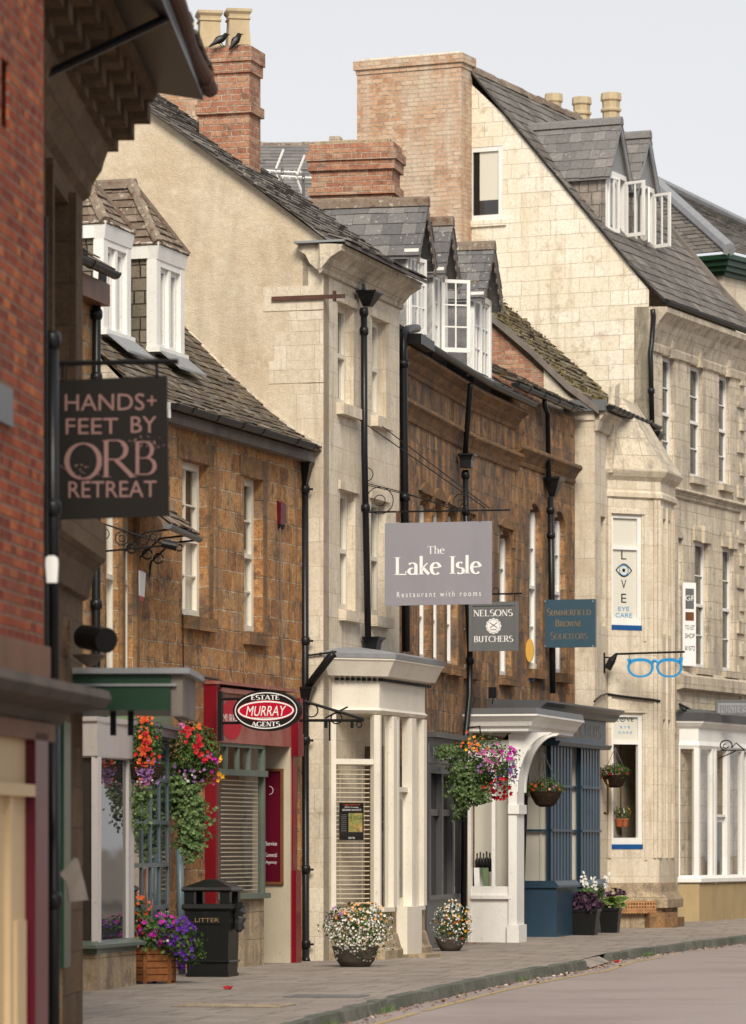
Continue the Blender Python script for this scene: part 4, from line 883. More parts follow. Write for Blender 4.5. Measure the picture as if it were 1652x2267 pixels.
# chimneys behind the roof
def wbox(x0, x1, d0, dep, fr=None): return None
def stack(parent, x0, x1, d, yt, zb_, dep, mat, bands, u, name='chimney'):
    P = W(x0, yt, d); f = Fr((P.x, P.y), (u[1], -u[0])); a1 = f.S(x1)       # s runs right, o towards the camera
    c = chimney(parent, f, 0, a1, -dep, 0, zb_, P.z, mat, bands, name=name); return f, a1, P.z, c
f, a1, z1, c1 = stack(t, 441, 552, 58.2, 110, 10.6, .52, 'brick', ((-.02, .24, .0), (.0, .20, .055), (.20, .36, .03), (.80, .94, .045)), (.282, .959))
for k, x in enumerate((463, 527)): p = f.at(f.S(x, -.26), -.26, z1 + .03); pot(c1, p, .55, .158)
f2, a2, z2, c2 = stack(t, 325, 437, 61.0, 182, 11, .8, 'brickw', ((.0, .15, .04),), (.282, .959))
for k, x in enumerate((398,)): p = f2.at(f2.S(x, -.3), -.3, z2); pot(c2, p, .9, .17)
ORGJ = (f, z1)

# ================================================================ HI: ironstone terrace with three gabled dormers
t = thing('ironstone_terrace', 'long dark ironstone terrace with moulded cornices, three gabled slate dormers and small arched windows', 'house', HI.at(0, 0, 0))
LI = 6.33; LI2 = 3.1; ZE = 9.1
def arch(fr, h, parent, mat, o=0):                   # fills the top corners of an opening to a round arch
    a0, a1, z0, z1, d = h; r = (a1 - a0) / 2; c = (a0 + a1) / 2; m = MB()
    for sg in (-1, 1):
        pts = [(c + sg * r, z1)] + [(c + sg * r * math.cos(R(k * 9)), z1 - r * .8 + r * .8 * math.sin(R(k * 9))) for k in range(11)]
        m.plate(fr, pts if sg > 0 else pts[::-1], o - d, o - .001)
    return m.build('arch', M[mat], parent)
hs = [(HI.S(x), HI.S(x) + w_, 4.45, 7.0, .17) for x, w_ in ((929, .85), (958, .85), (990, .85))] 
hs = [h for h in hs]; hs2 = [(HI2.S(x), HI2.S(x) + .85, 4.45, 6.95, .17) for x in (1106,)]
hs.append((HI.S(1050) - .9, HI.S(1050) - .1, 4.45, 7.0, .17))
mb = MB(); wall(mb, HI, 0, LI, -.1, 9.0, hs); wall(mb, HI2, 0, LI2, -.1, 9.0, hs2); shell(mb, HI, 0, LI, 6.4, -.1, 9.0, (-3.2, 11.3)); shell(mb, HI2, 0, LI2, 6.4, -.1, 9.0, (-3.2, 11.3)); mb.build('wall', M['iron2'], t)
for fr_q, H_ in ((HI, hs), (HI2, hs2)):
    for h in H_:
        wn = sash(fr_q, t, h[0], h[1], h[2], h[3], -.17, 'white', 1, 3, fw=.08); arch(fr_q, h, wn, 'iron3')
        box(fr_q, h[1] + .002, h[1] + .16, -.01, .02, h[2], h[3] + .1).build('jamb', M['iron3'], wn); box(fr_q, h[0] - .05, h[1] + .1, -.1, .12, h[2] - .16, h[2]).build('sill', M['iron3'], wn)
        MB().plate(fr_q, [(h[0] - .1 + (h[1] - h[0] + .26) * k / 10, h[3] + .02 + .16 * math.sin(math.pi * k / 10)) for k in range(11)] + [(h[1] + .16, h[3] - .3), (h[1] + .02, h[3] - .3)][::1] + [(h[1] + .0 - (h[1] - h[0]) * k / 8, h[3] + .0) for k in range(9)], .0, .05).build('hood_mould', M['iron3'], wn)
def cprof(z, e, h): return [(0, z - h), (.03, z - h + .01), (.05, z - h * .82), (.03, z - h * .75), (e * .35, z - h * .6), (e * .55, z - h * .42), (e * .9, z - h * .25), (e, z - h * .2), (e, z - .03), (e * .9, z), (0, z + .02)]
for fr_q, l in ((HI, LI), (HI2, LI2)):
    c_ = MB().prism(fr_q, cprof(9.02, .24, .34), 0, l + .02).build('cornice', M['iron3'], t)
st1 = MB().prism(HI, cprof(8.28, .14, .30), 0, LI - .3).build('string_course', M['iron3'], t)
MB().prism(HI2, cprof(8.28, .14, .30), -.2, LI2 + .1).build('string_course', M['iron3'], t)
gutter(HI, t, HI.S(940, .3), LI + .03, .32, 9.14, r=.075); gutter(HI2, t, -.03, LI2 + .05, .32, 9.14, r=.075)
box(HI, HI.S(915, .3), HI.S(945, .3), .2, .42, 9.02, 9.17).build('gutter_box', M['blackp'], t)
m = MB(); roofslope(m, HI, 0, LI, [(.3, 9.14), (-3.2, 11.35)], .3, .24, .018); roofslope(m, HI2, 0, LI2 + .2, [(.3, 9.14), (-3.2, 11.35)], .3, .24, .018); m.build('roof', M['slate'], t)
gable_dormer(t, HI, 2.06, .62, -.1, 9.38, 10.66, 11.45, -1.9, 'slate', nh=2, opened={0: (0, 20)})
gable_dormer(t, HI, 4.08, .60, -.1, 9.38, 10.66, 11.45, -1.9, 'slate', nh=2, opened={1: (0, 62)})
gable_dormer(t, HI2, 1.10, .62, -.1, 9.38, 10.72, 11.55, -1.9, 'slate', nh=2)
f, a1, z1, c1 = stack(t, 690, 868, 63.2, 320, 10.8, .62, 'brick', ((.0, .13, .03), (.13, .27, .08), (.27, .42, .05), (.66, .80, .05)), (.206, .978))
m = MB()
for k in range(5): m.box(f, .05 + k * .2, .25 + k * .2, -.5, -.15, z1 + .002, z1 + .04 + random.random() * .05)
m.box(f, .25, .42, -.35, -.12, z1, z1 + .14); m.build('flaunching', M['cream_d'], c1)
pipe_t = thing('downpipe', 'black downpipe with square hopper running down the middle of the dark terrace', 'downpipe', HI2.at(0, .1, 0))
def i2(x, y, o=.12): return HI2.pt(x, y, o)
def i1(x, y, o=.12): return HI.pt(x, y, o)
pipe(pipe_t, [i1(1042, 852, .3), i1(1038, 900, .2), i1(1029, 1020, .13)], .045); hopper(pipe_t, HI, HI.S(1030, .13), .13, HI.Z(1030, 1015), HI.Z(1030, 1045), .15, taper=.8)
pipe(pipe_t, [i1(1031, 1040, .13), i1(1034, 1300, .13), i1(1041, 1440, .13), i1(1040, 1540, .13), i1(1030, 1640, .2), i1(1026, 2085, .2)], .05, [HI.Z(1030, y) for y in (1060, 1140, 1465)], fr=HI)
# grey shopfront under the terrace
sg = MB(); gx0, gx1 = HI.S(962, .1), HI.S(1030, .1)
sg.box(HI, gx0 - .6, gx1, 0, .1, -.05, .75); sg.box(HI, gx0 - .6, gx1, 0, .14, .75, .82)
for a in (gx0 - .6, gx0 + .4, gx0 + 1.3, gx1 - .15): sg.box(HI, a, a + .13, 0, .14, .82, 2.7)
sg.box(HI, gx0 - .6, gx1, .02, .10, 2.05, 2.15); sg.box(HI, gx0 - .6, gx1, 0, .16, 2.7, 2.8); sg.box(HI, gx0 - .6, gx1, -.02, .10, 2.8, 3.25); sg.box(HI, gx0 - .6, gx1, -.02, .24, 3.25, 3.33)
so_ = sg.build('shopfront', M['greyp'], t); MB().box(HI, gx0 - .5, gx1 - .1, .02, .05, .82, 2.7).build('pane', M['glass'], so_)
box(HI, gx0 - .5, gx1 - .2, .1, .115, 2.86, 3.2).build('fascia_panel', M['greyl'], so_); put_text('NELSONS', HI, gx0 - .2, gx1 - .3, 2.93, 3.12, .115, 'signwhite', so_)
# white butcher's porch
WH = Fr((2.23, 66.0), (.25, .968)); WS = WH.side(0)
ws = MB(); base = -.05
X0, X1 = WS.S(1030), WS.S(1130)
ws.box(WS, X0, X1, -.5, 0, -.05, WS.Z(1080, 1990)); ws.box(WS, X0, X0 + .10, -.12, .03, -.05, WS.Z(1080, 1620)); ws.box(WS, X1 - .02, X1 + .12, -.5, .05, -.05, WS.Z(1080, 1625)); ws.box(WS, X1 - .04, X1 + .16, -.52, .08, -.05, .3)
ws.box(WS, X1 - .02, X1 + .16, -.52, .08, 2.1, 2.25)
ws.box(WS, X0 + .1, X1 + .02, -.1, .06, WS.Z(1080, 1990), WS.Z(1080, 1982)); xm = WS.S(1093); ws.box(WS, xm - .03, xm + .03, -.08, .01, WS.Z(1080, 1965), 3.2); ws.box(WS, X0 + .1, X1, -.08, .005, WS.Z(1080, 1985), WS.Z(1080, 1962))
ws.box(WS, X0 + .1, X1, -.08, .0, 2.95, 3.3)
wo = ws.build('shopfront', M['white'], t)
MB().box(WS, X0 + .1, X1, -.05, -.045, WS.Z(1080, 1965), 2.95).build('pane', M['clear'], wo)
MB().box(WS, X0, X1, -.55, -.52, WS.Z(1080, 1990), 3.0).build('shop_interior', M['greyint'], wo)
MB().box(WS, X0 + .1, X1 - .02, -.4, -.06, WS.Z(1080, 1962) - .02, WS.Z(1080, 1962)).build('shelf', M['wood'], wo)
# curved canopy
def canopy(z0, z1, gro, mat, parent, nm, lo=.0):
    P = [(-.85, .35 + 0), (1.08 - .85 + gro, .35)]
ca = MB(); zt_ = WS.Z(1110, 1583); zl = WS.Z(1110, 1622)
CN = WH.side(-.35)                                     # near face line of canopy
def cring(g, z): return [CN.at(-.95, g, z), CN.at(.42 + g, g, z), WH.at(3.3, .42 + g, z), WH.at(3.3, -1.0, z)]
lv = [(-.12, zl - .0), (-.06, zl + .02), (-.06, zl + .06), (.0, zl + .10), (.03, zl + .17), (.10, zt_ - .05), (.13, zt_ - .03), (.13, zt_)]
for (g0, z0), (g1, z1) in zip(lv, lv[1:]):
    a, b = cring(g0, z0), cring(g1, z1)
    for k in range(3): ca.face([a[k], a[k + 1], b[k + 1], b[k]])
ca.face(cring(*lv[0])[::-1]); ca.face(cring(*lv[-1])); co = ca.build('canopy', M['white'], wo)
cb_ = MB(); a, b = cring(.13, zt_ + .002), cring(.10, zt_ + .10)
for k in range(3): cb_.face([a[k], a[k + 1], b[k + 1], b[k]])
cb_.face(cring(.10, zt_ + .10)); cb_.build('lead_flashing', M['greyp'], co)
# arched scroll bracket under the canopy corner
BR = WH.side(-.02); xb = X1 + .08
pts = [(xb - .06, 2.45), (xb + .05, 2.45)] + [(xb + .05 + .52 * (1 - math.cos(R(a))), 2.45 + (zl - 2.49) * math.sin(R(a))) for a in range(0, 91, 9)] + [(xb + .62, zl), (xb - .06, zl)]
for o_ in (0, -.6): MB().plate(WS, pts, o_ - .04, o_ + .04).build('bracket', M['white'], co)
MB().ring(WS, (xb + .16, zl - .2), .0, .10, .02).build('bracket_scroll', M['white'], co)
# leaning black pipe by the porch
dp = thing('downpipe', 'leaning black downpipe between the white porch and the navy shopfront', 'downpipe', WH.at(.9, .1, 0))
pipe(dp, [W(1168, 1690, 67.6), W(1163, 1740, 67.6), W(1150, 2068, 67.4)], .055)
pipe(dp, [W(1130, 1628, 66.5), W(1114, 1645, 66.3), W(1090, 1662, 66.2)], .05, name='branch_pipe')

# ================================================================ HJ: small ironstone house with the navy solicitor's front
t = thing('small_ironstone_house', 'small brown stone house with low mossy roof above a navy shopfront', 'house', HJ.at(0, 0, 0))
LJ = 4.3
hj = [(HJ.S(1172), HJ.S(1172) + .8, 4.65, 7.55, .17), (HJ.S(1226), HJ.S(1226) + .85, 4.65, 7.55, .17)]
mb = MB(); wall(mb, HJ, -.1, LJ, -.1, 9.32, hj); shell(mb, HJ, -.1, LJ, 5, -.1, 9.2, (-2.6, 10.7)); mb.build('wall', M['iron2'], t)
for h in hj:
    wn = sash(HJ, t, h[0], h[1], h[2], h[3], -.17, 'white', 1, 3, fw=.08); arch(HJ, h, wn, 'iron3'); box(HJ, h[0] - .05, h[1] + .1, -.1, .12, h[2] - .16, h[2]).build('sill', M['iron3'], wn)
    box(HJ, h[1] + .002, h[1] + .2, -.01, .03, h[2], h[3] + .1).build('jamb', M['iron3'], wn)
MB().prism(HJ, cprof(8.45, .17, .34), 0, LJ - .1).build('string_course', M['iron3'], t)
gutter(HJ, t, HJ.S(1142, .2), HJ.S(1272, .2), .2, 9.42, joints=(.2, 1.2, 2.2, 3.2), r=.08)
m = MB(); roofslope(m, HJ, -.5, LJ, [(.18, 9.46), (-2.7, 10.9)], .3, .2, .022, 1.5); roofslope(m, HJ, -.5, LJ, [(-5.2, 9.4), (-2.7, 10.9)], .3, .4, .02); m.build('roof', M['stonetile'], t)
dp = thing('downpipe', 'black downpipe with moulded hopper above the navy solicitors sign', 'downpipe', HJ.pt(1220, 1540, .12))
hopper(dp, HJ, HJ.S(1222, .12), .12, HJ.Z(1222, 1063), HJ.Z(1222, 1105), .17)
pipe(dp, [HJ.pt(1206, 884, .2), HJ.pt(1206, 898, .2), HJ.pt(1213, 915, .12), HJ.pt(1215, 1065, .12)], .045); pipe(dp, [HJ.pt(1219, 1100, .12), HJ.pt(1222, 1340, .12), HJ.pt(1224, 1535, .12)], .055, [HJ.Z(1220, y) for y in (1135, 1190)], fr=HJ)
NV = Fr((3.11, 69.0), (.292, .957)); nvm = MB(); zf = NV.Z(1232, 1640)
zs_ = NV.Z(1232, 1950)
for s_a, s_b, og in ((0, 1.45, 0), (2.1, 3.5, 0)):
    nvm.box(NV, s_a, s_b, -.75, og, -.05, zs_ - .12); nvm.prism(NV, [(-.7, zs_ - .12), (.05, zs_ - .12), (.05, zs_ - .08), (-.02, zs_), (-.10, zs_), (-.7, zs_)], s_a - .04, s_b + .04)
    nS = NV.side(s_a)
    nvm.box(nS, -.17, -.10, -.08, 0, zs_, zf); nvm.box(nS, -.72, -.66, -.08, 0, zs_, zf)
    for zz in (.36, .68): z = zs_ + (zf - zs_) * zz; nvm.box(nS, -.66, -.17, -.05, -.005, z - .02, z + .02); nvm.box(NV, s_a, s_b, -.16, -.06, z - .02, z + .02)
    n_ = 6
    for k in range(n_ + 1): c = s_a + (s_b - s_a - .13) * k / n_; nvm.box(NV, c, c + .13, -.16, -.09, zs_, zf)
nvm.box(NV, -.05, 3.55, -.75, .0, zf, zf + .42); nvm.prism(NV, [(-.7, zf - .08), (.06, zf - .08), (.10, zf - .02), (.10, zf), (-.7, zf)], -.12, 3.62)
nvm.box(NV, 1.45, 2.1, -.75, -.70, 0, zf)
no = nvm.build('shopfront', M['navy'], t)
nvm = MB(); nvm.prism(NV, [(-.75, zf + .42), (.08, zf + .42), (.14, zf + .47), (.17, zf + .54), (.26, zf + .6), (.26, zf + .63), (-.75, zf + .66)], -1.6, 3.9); nvm.build('cornice', M['greyp'], no)
pn = MB()
for s_a, s_b in ((0, 1.45), (2.1, 3.5)): pn.box(NV, s_a + .05, s_b, -.13, -.12, zs_, zf); pn.box(NV.side(s_a), -.66, -.17, -.04, -.03, zs_, zf)
pn.build('pane', M['clear'], no)
MB().box(NV, .06, 1.4, -.30, -.27, zs_, zf).box(NV, 2.16, 3.4, -.30, -.27, zs_, zf).box(NV.side(.0), -.66, -.17, -.10, -.09, zs_, zf).box(NV.side(2.1), -.66, -.17, -.10, -.09, zs_, zf).build('blind', M['greyint'], no)
roman('SOLICITORS', NV, .9, 3.2, zf + .1, zf + .34, .0, 'gold_l', no)
dh = MB().tube([W(1339, 1730, 72.2), W(1345, 1728, 72.1), W(1346, 1735, 72.1), W(1346, 1795, 72.1), W(1345, 1802, 72.1), W(1339, 1800, 72.2)], .022, 8).build('door_handle', M['brass'], no)
# ================================================================ HL: cream eye-care house with canted stone bay
t = thing('cream_eyecare_house', 'cream stone shop house with canted two storey stone bay and steep mossy roof', 'house', HL.at(0, 0, 0))
LL = 3.85; GL = HL.side(0)
hl = [(HL.S(1330), HL.S(1341), 5.6, 7.6, .12)]
mb = MB(); wall(mb, HL, 0, LL, -.05, 9.45, hl); shell(mb, HL, LL - .02, LL, 6.2, -.05, 9.3, (-3.0, 12.1)); MB_ = mb
GLs = MB().plate(GL, [(-.55, -.05), (0, -.05), (0, 9.4), (-.55, 9.4)], .0, .02)
mb.build('wall', M['cream'], t); GLs.build('side_wall', M['cream'], t)
MB().plate(GL, [(-6.2, 4), (-.55, 4), (-.55, 9.8), (-3.0, 12.05), (-6.2, 9.3)], -.02, .012).build('gable_wall', M['brick'], t)
MB().plate(GL, [(-.95, 9.3), (.1, 9.3), (.1, 9.55), (-.45, 9.72), (-.95, 10.25)], .012, .05).build('kneeler', M['cream'], t)
m = MB()
prof = [(.22, 9.52), (-.5, 9.95), (-1.2, 10.65), (-3.05, 12.25)]
roofslope(m, HL, -.05, LL, prof, .3, .19, .026, 1.6); roofslope(m, HL, 0, LL, [(-6.3, 9.5), (-3.05, 12.25)], .3, .4, .02); rf = m.build('roof', M['mosst'], t)
cp_ = MB(); pp = [(.1, 9.40), (-.5, 9.86), (-1.2, 10.54), (-3.05, 12.12)]
for (o0, z0), (o1, z1) in zip(pp, pp[1:]): cp_.plate(GL, [(o0, z0), (o1, z1), (o1, z1 + .13), (o0, z0 + .13)], .0, .16)
cp_.build('coping', M['grim'], rf)
mm = MB()
for _ in range(1500):
    k = random.random(); s_ = random.choice([random.uniform(-.05, .4), random.uniform(0, LL)])
    o_ = .2 - 3.1 * k; z_ = 9.52 + (.43 / .72 * (.2 - o_) if o_ > -.5 else .43 + (-.5 - o_) * .93); leaf(mm, HL.at(s_, o_, z_ + random.uniform(.03, .10)), random.uniform(.04, .11))
tag(mm.build('moss', island('moss_tufts', [(0, (.06, .045, .02)), (.5, (.13, .10, .04)), (1, (.24, .20, .09))]), rf), kind='stuff')
MB().prism(HL, [(0, 9.1), (.06, 9.12), (.1, 9.3), (.2, 9.42), (.2, 9.46), (0, 9.5)], -.05, LL).build('cornice', M['cream_d'], t)
gutter(HL, t, HL.S(1352, .28), LL + .05, .28, 9.56, joints=(.5, .85, 1.2, 1.55, 1.9, 2.3, 2.7, 3.1), r=.085)
MB().box(GL, -.55, .22, -.02, .14, 9.46, 9.66).build('fascia_board', M['greyl'], t)
dp = thing('downpipe', 'black hopper and downpipe in the corner beside the tall limestone house', 'downpipe', HL.at(LL - .1, .15, 7))
hopper(dp, HL, LL - .2, .22, HL.Z(1436, 955, .2), HL.Z(1436, 990, .2), .20); pipe(dp, [HL.at(LL - .2, .2, HL.Z(1436, 985, .2)), HL.at(LL - .2, .1, HL.Z(1436, 1040, .2))], .07)
HTp = lambda x, y, o=.1: HT.pt(x, y, o)
pipe(dp, [HTp(1445, 685), HTp(1447, 700), HTp(1443, 760), HTp(1440, 780), HTp(1444, 955)], .05, [HT.Z(1443, 780), HT.Z(1443, 870)], fr=HT)
# bay
sb = HL.S(1345); pb = .80; fb = 1.25
A0 = HL.at(sb, 0, 0); A1 = HL.at(sb + pb, pb, 0); LC_ = FP((A0.x, A0.y), (A1.x, A1.y)); cl = (A1 - A0).length; BFr = Fr((A1.x, A1.y), HL.u)
A2 = BFr.at(fb, 0, 0); A3 = HL.at(sb + 2 * pb + fb, 0, 0); LD = FP((A2.x, A2.y), (A3.x, A3.y))
zl = lambda y: LC_.Z(1390, y)
def lring(g, z, back=-.03): return [HL.at(sb - g * 1.41, back, z), HL.at(sb + pb - g * .41, pb + g, z), HL.at(sb + pb + fb + g * .41, pb + g, z), HL.at(sb + 2 * pb + fb + g * 1.41, back, z)]
def lprof(lv, mb):
    for (g0, z0), (g1, z1) in zip(lv, lv[1:]):
        a, b = lring(g0, z0), lring(g1, z1)
        for k in range(3): mb.face([a[k], a[k + 1], b[k + 1], b[k]])
    mb.face(lring(*lv[0])[::-1]); mb.face(lring(*lv[-1]))
wu = (LC_.S(1357), LC_.S(1418), zl(1395), zl(1140)); wd = (LC_.S(1358), LC_.S(1420), zl(1880), zl(1580))
mb = MB(); zt1 = zl(1105)
wall(mb, LC_, 0, cl, zl(1955), zt1, [(wu[0] - .04, wu[1] + .03, wu[2], wu[3], .12), (wd[0] - .04, wd[1] + .03, wd[2], wd[3], .16)], ends=False)
hf = [(.22, .52, zl(1400), zl(1142), .15), (.62, .92, zl(1400), zl(1142), .15), (.2, .5, zl(1900), zl(1590), .15), (.58, .95, zl(1900), zl(1590), .15)]
wall(mb, BFr, 0, fb, zl(1955), zt1, hf, ends=False); wall(mb, LD, 0, (A3 - A2).length, zl(1955), zt1, ends=False)
bo = mb.build('stone_bay', M['cream'], t)
mb = MB(); lprof([(.0, zt1), (.06, zt1 + .04), (.06, zt1 + .12), (.02, zt1 + .16), (.02, zt1 + .34), (.10, zt1 + .42), (.16, zt1 + .52), (.16, zt1 + .56)], mb); mb.build('cornice', M['cream'], bo)
zr0 = zt1 + .56; mb = MB()
a = lring(.14, zr0); bk = [HL.at(sb + .25, -.0, zr0 + 1.35), HL.at(sb + pb * .75, .12, zr0 + 1.35), HL.at(sb + pb + fb - .2, .12, zr0 + 1.35), HL.at(sb + 2 * pb + fb - .4, 0, zr0 + 1.35)]
for k in range(3): mb.face([a[k], a[k + 1], bk[k + 1], bk[k]])
mb.face(bk); mb.build('stone_roof', M['cream_d'], bo)
mb = MB(); g = HL.side(sb - .02)
mb.plate(HL, [(sb - .12, zr0 - .1), (sb + .12, zr0 + 1.5), (sb + .5, zr0 + 1.62), (sb + .2, zr0 - .1)], .0, .12); mb.build('haunch', M['cream_d'], bo)
mb = MB(); zp = zl(2040); lprof([(.06, gz(74) - .05), (.06, zl(2012)), (.16, zl(2010)), (.16, zl(1992)), (.05, zl(1975)), (.03, zl(1955)), (.0, zl(1954))], mb); mb.build('plinth', M['bathst'], bo)
mb = MB(); mb.box(LC_, cl - .35, cl + .25, -.2, .22, gz(75) - .05, .35).box(BFr, fb * .2, fb * .8, 0, .25, 0, .25); mb.build('rough_footing', M['iron3'], bo)
mb = MB()
for f_, a0, a1 in ((LC_, .0, .07), (LC_, cl - .14, cl - .08), (LC_, cl - .05, cl)): mb.box(f_, a0, a1, .0, .03, zl(1900), zt1)
mb.box(LC_, wu[0] - .09, wu[1] + .10, 0, .035, wu[3] + .02, wu[3] + .10); mb.box(LC_, wd[0] - .09, wd[1] + .12, 0, .035, wd[3] + .02, wd[3] + .10); mb.box(LC_, wu[1] + .07, wu[1] + .12, 0, .025, wu[2] - .2, wu[3] + .02); mb.box(LC_, wd[1] + .07, wd[1] + .12, 0, .025, wd[2] - .2, wd[3] + .02)
for x in (.02, .10, .55, 1.0, 1.12): mb.box(BFr, x, x + .04, .0, .035, zl(1900), zt1 - .1)
mb.build('moulding', M['cream'], bo)
for q, wq in enumerate((wu, wd)):
    m = MB(); a0, a1, z0, z1 = wq; dd = -.11
    m.box(LC_, a0 - .04, a0 + .02, dd, dd + .08, z0 + .09, z1); m.box(LC_, a1 - .05, a1 + .03, dd, dd + .08, z0 + .09, z1); m.box(LC_, a0 + .02, a1 - .05, dd, dd + .08, z1 - .06, z1); m.box(LC_, a0 - .04, a1 + .03, dd, dd + .085, z0 + .09, z0 + .21)
    zm = zl(1212) if q == 0 else zl(1643); m.box(LC_, a0 + .02, a1 - .05, dd, dd + .075, zm - .04, zm + .02)
    wn = m.build('window', M['white'], bo); box(LC_, a0 - .04, a1 + .03, dd, dd + .12, z0, z0 + .09).build('sill', M['blue'], wn)
    zz0 = z0 + .21 if q == 0 else zm + .02
    box(LC_, a0 + .02, a1 - .05, dd + .02, dd + .03, z0 + .21 if q == 0 else zm + .02, z1 - .06).build('frosted_pane', M['greyint'], wn)
    if q: box(LC_, a0 + .02, a1 - .05, dd + .02, dd + .03, z0 + .21, zm - .04).build('pane', M['clear'], wn); box(LC_, a0, a1, dd - .6, dd - .58, z0, zm).build('room', M['brownint'], wn); box(LC_, a0, a1, dd - .55, dd, z0 + .2, z0 + .22).build('shelf', M['black'], wn)
    zz = lambda y: zl(y); ac = (a0 + .02 + a1 - .05) / 2; T_ = dd + .03
    def eye(c, z, rx, ry, m1, m2):
        n = 16; up = [(c - rx + 2 * rx * k / n, z + ry * math.sin(math.pi * k / n)) for k in range(n + 1)]; dn = [(c + rx - 2 * rx * k / n, z - ry * math.sin(math.pi * k / n)) for k in range(n + 1)]
        m1.tube([LC_.at(a, T_ + .006, z_) for a, z_ in up + dn], rx * .055, 5); m2.tube([LC_.at(a, T_ + .006, z_) for a, z_ in oval((c, z), ry * .85, ry * .85, 20) + [(c + ry * .85, z)]], rx * .05, 5)
        m1.plate(LC_, oval((c, z), ry * .28, ry * .28, 14), T_ + .001, T_ + .006)
    m1, m2 = MB(), MB()
    if q == 0:
        eye(ac, zz(1262), .17, .115, m1, m2); ec = m1.build('eye_emblem', M['signk'], wn); m2.build('iris', M['lblue'], ec)
        for ch, ya, yb in (('L', 1238, 1219), ('V', 1303, 1283), ('E', 1334, 1314)): put_text(ch, LC_, ac - .055, ac + .055, zz(ya), zz(yb), T_, 'signk', wn)
        put_text('EYE', LC_, ac - .12, ac + .12, zz(1352), zz(1343), T_, 'lblue', wn); put_text('CARE', LC_, ac - .18, ac + .18, zz(1367), zz(1357), T_, 'lblue', wn)
    else:
        eye(ac - .04, zz(1592), .065, .045, m1, m2); ec = m1.build('eye_emblem', M['signk'], wn); m2.build('iris', M['lblue'], ec)
        put_text('L', LC_, ac - .18, ac - .12, zz(1597), zz(1588), T_, 'signk', wn); put_text('VE', LC_, ac + .04, ac + .2, zz(1597), zz(1588), T_, 'signk', wn)
        put_text('E Y E', LC_, ac - .09, ac + .12, zz(1612), zz(1607), T_, 'lblue', wn); put_text('C A R E', LC_, ac - .13, ac + .16, zz(1624), zz(1619), T_, 'lblue', wn)
        put_text('LOVE', LC_, ac - .2, ac + .05, zz(1856), zz(1850), dd + .035, 'greyl', wn)
for h in hf: box(BFr, h[0], h[1], -.16, -.14, h[2], h[3]).build('pane', M['glass'], bo)
MB().box(LC_, .1, .95, .0, .175, .33, .56).build('air_brick', masonry('perforated_vent', [(0, (.02, .01, .01)), (1, (.03, .02, .01))], .06, .06, (.42, .22, .10), .014, 0, .1, None, off=0, bump=.2), bo)
m = MB(); cable(HL, [(1316, 1552), (1330, 1541), (1345, 1536)], .04, .02, m); cable(LC_, [(1346, 1536), (1370, 1541), (1400, 1545), (1440, 1549), (1461, 1552)], .04, .025, m); m.build('cable', M['blackp'], t)

# ================================================================ HT: tall limestone house
t = thing('tall_limestone_house', 'tall pale limestone house with broad gable, steep slate roof and a huge brick chimney', 'house', HT.at(0, 0, 0))
LT = 5.8; ZT = 11.95; GT = HT.side(0)
def th(x0, x1, za, zb_): return (HT.S(x0), HT.S(x1), za, zb_, .17)
ht = [th(1467, 1493, 8.85, 11.05), th(1528, 1557, 8.85, 11.05), th(1592, 1617, 8.85, 11.05), th(1502, 1513, 5.1, 7.6), th(1538, 1568, 5.1, 7.6), th(1600, 1626, 5.1, 7.6)]
mb = MB(); wall(mb, HT, 0, LT, 0, 11.9, ht); shell(mb, HT, LT - .02, LT, 7.3, 0, 11.9, (-3.66, 16.6)); mb.build('wall', M['cream_d'], t)
gp_ = MB(); gw = (GT.S(1037), GT.S(1113), GT.Z(1075, 488), GT.Z(1075, 325))
def ztop(s): return 12.22 + (16.58 - 12.22) * (-s) / 3.66 if s > -3.66 else 11.9 + (16.58 - 11.9) * (7.32 + s) / 3.66
def quad(a, b, z0, z1): gp_.face([GT.at(a, 0, z0), GT.at(b, 0, z0), GT.at(b, 0, z1 if z1 is not None else ztop(b)), GT.at(a, 0, z1 if z1 is not None else ztop(a))])
quad(-7.32, -3.66, 0, None); quad(-3.66, gw[0], 0, None); quad(gw[1], 0, 0, None); quad(gw[0], gw[1], 0, gw[2]); gp_.face([GT.at(gw[0], 0, gw[3]), GT.at(gw[1], 0, gw[3]), GT.at(gw[1], 0, ztop(gw[1])), GT.at(gw[0], 0, ztop(gw[0]))])
for a in (gw[0], gw[1]): gp_.face([GT.at(a, 0, gw[2]), GT.at(a, -.12, gw[2]), GT.at(a, -.12, gw[3]), GT.at(a, 0, gw[3])])
gp_.build('gable_wall', M['lime'], t)
wn = sash(GT, t, gw[0], gw[1], gw[2], gw[3], -.08, 'white', 0, 0, fw=.09, mid=False, curtain=None, glass='glass'); box(GT, gw[0] - .02, gw[1] + .08, -.05, .05, gw[2] - .12, gw[2]).build('sill', M['lime'], wn)
box(GT, gw[0] + .07, gw[0] + .22, -.062, -.052, gw[2] + .09, gw[3] - .07).build('curtain', M['dark'], wn)
box(GT, gw[0] + .22, gw[1] - .07, -.062, -.053, gw[2] + .4, gw[3] - .07).build('blind', M['greyint'], wn)
for h in ht:
    wn = sash(HT, t, h[0], h[1], h[2], h[3], -.16, 'white', 0, 3, fw=.07, curtain=None, glass='glass')
    if h[1] - h[0] > .5: box(HT, h[0] - .05, h[1] + .08, -.1, .10, h[2] - .13, h[2]).build('sill', M['cream_d'], wn); MB().box(HT, h[0] - .1, h[1] + .14, -.01, .04, h[3], h[3] + .28).box(HT, (h[0] + h[1]) / 2 - .07, (h[0] + h[1]) / 2 + .09, .0, .10, h[3] - .02, h[3] + .32).build('keystone', M['cream_d'], wn)
for k in range(18): pass
q = MB()
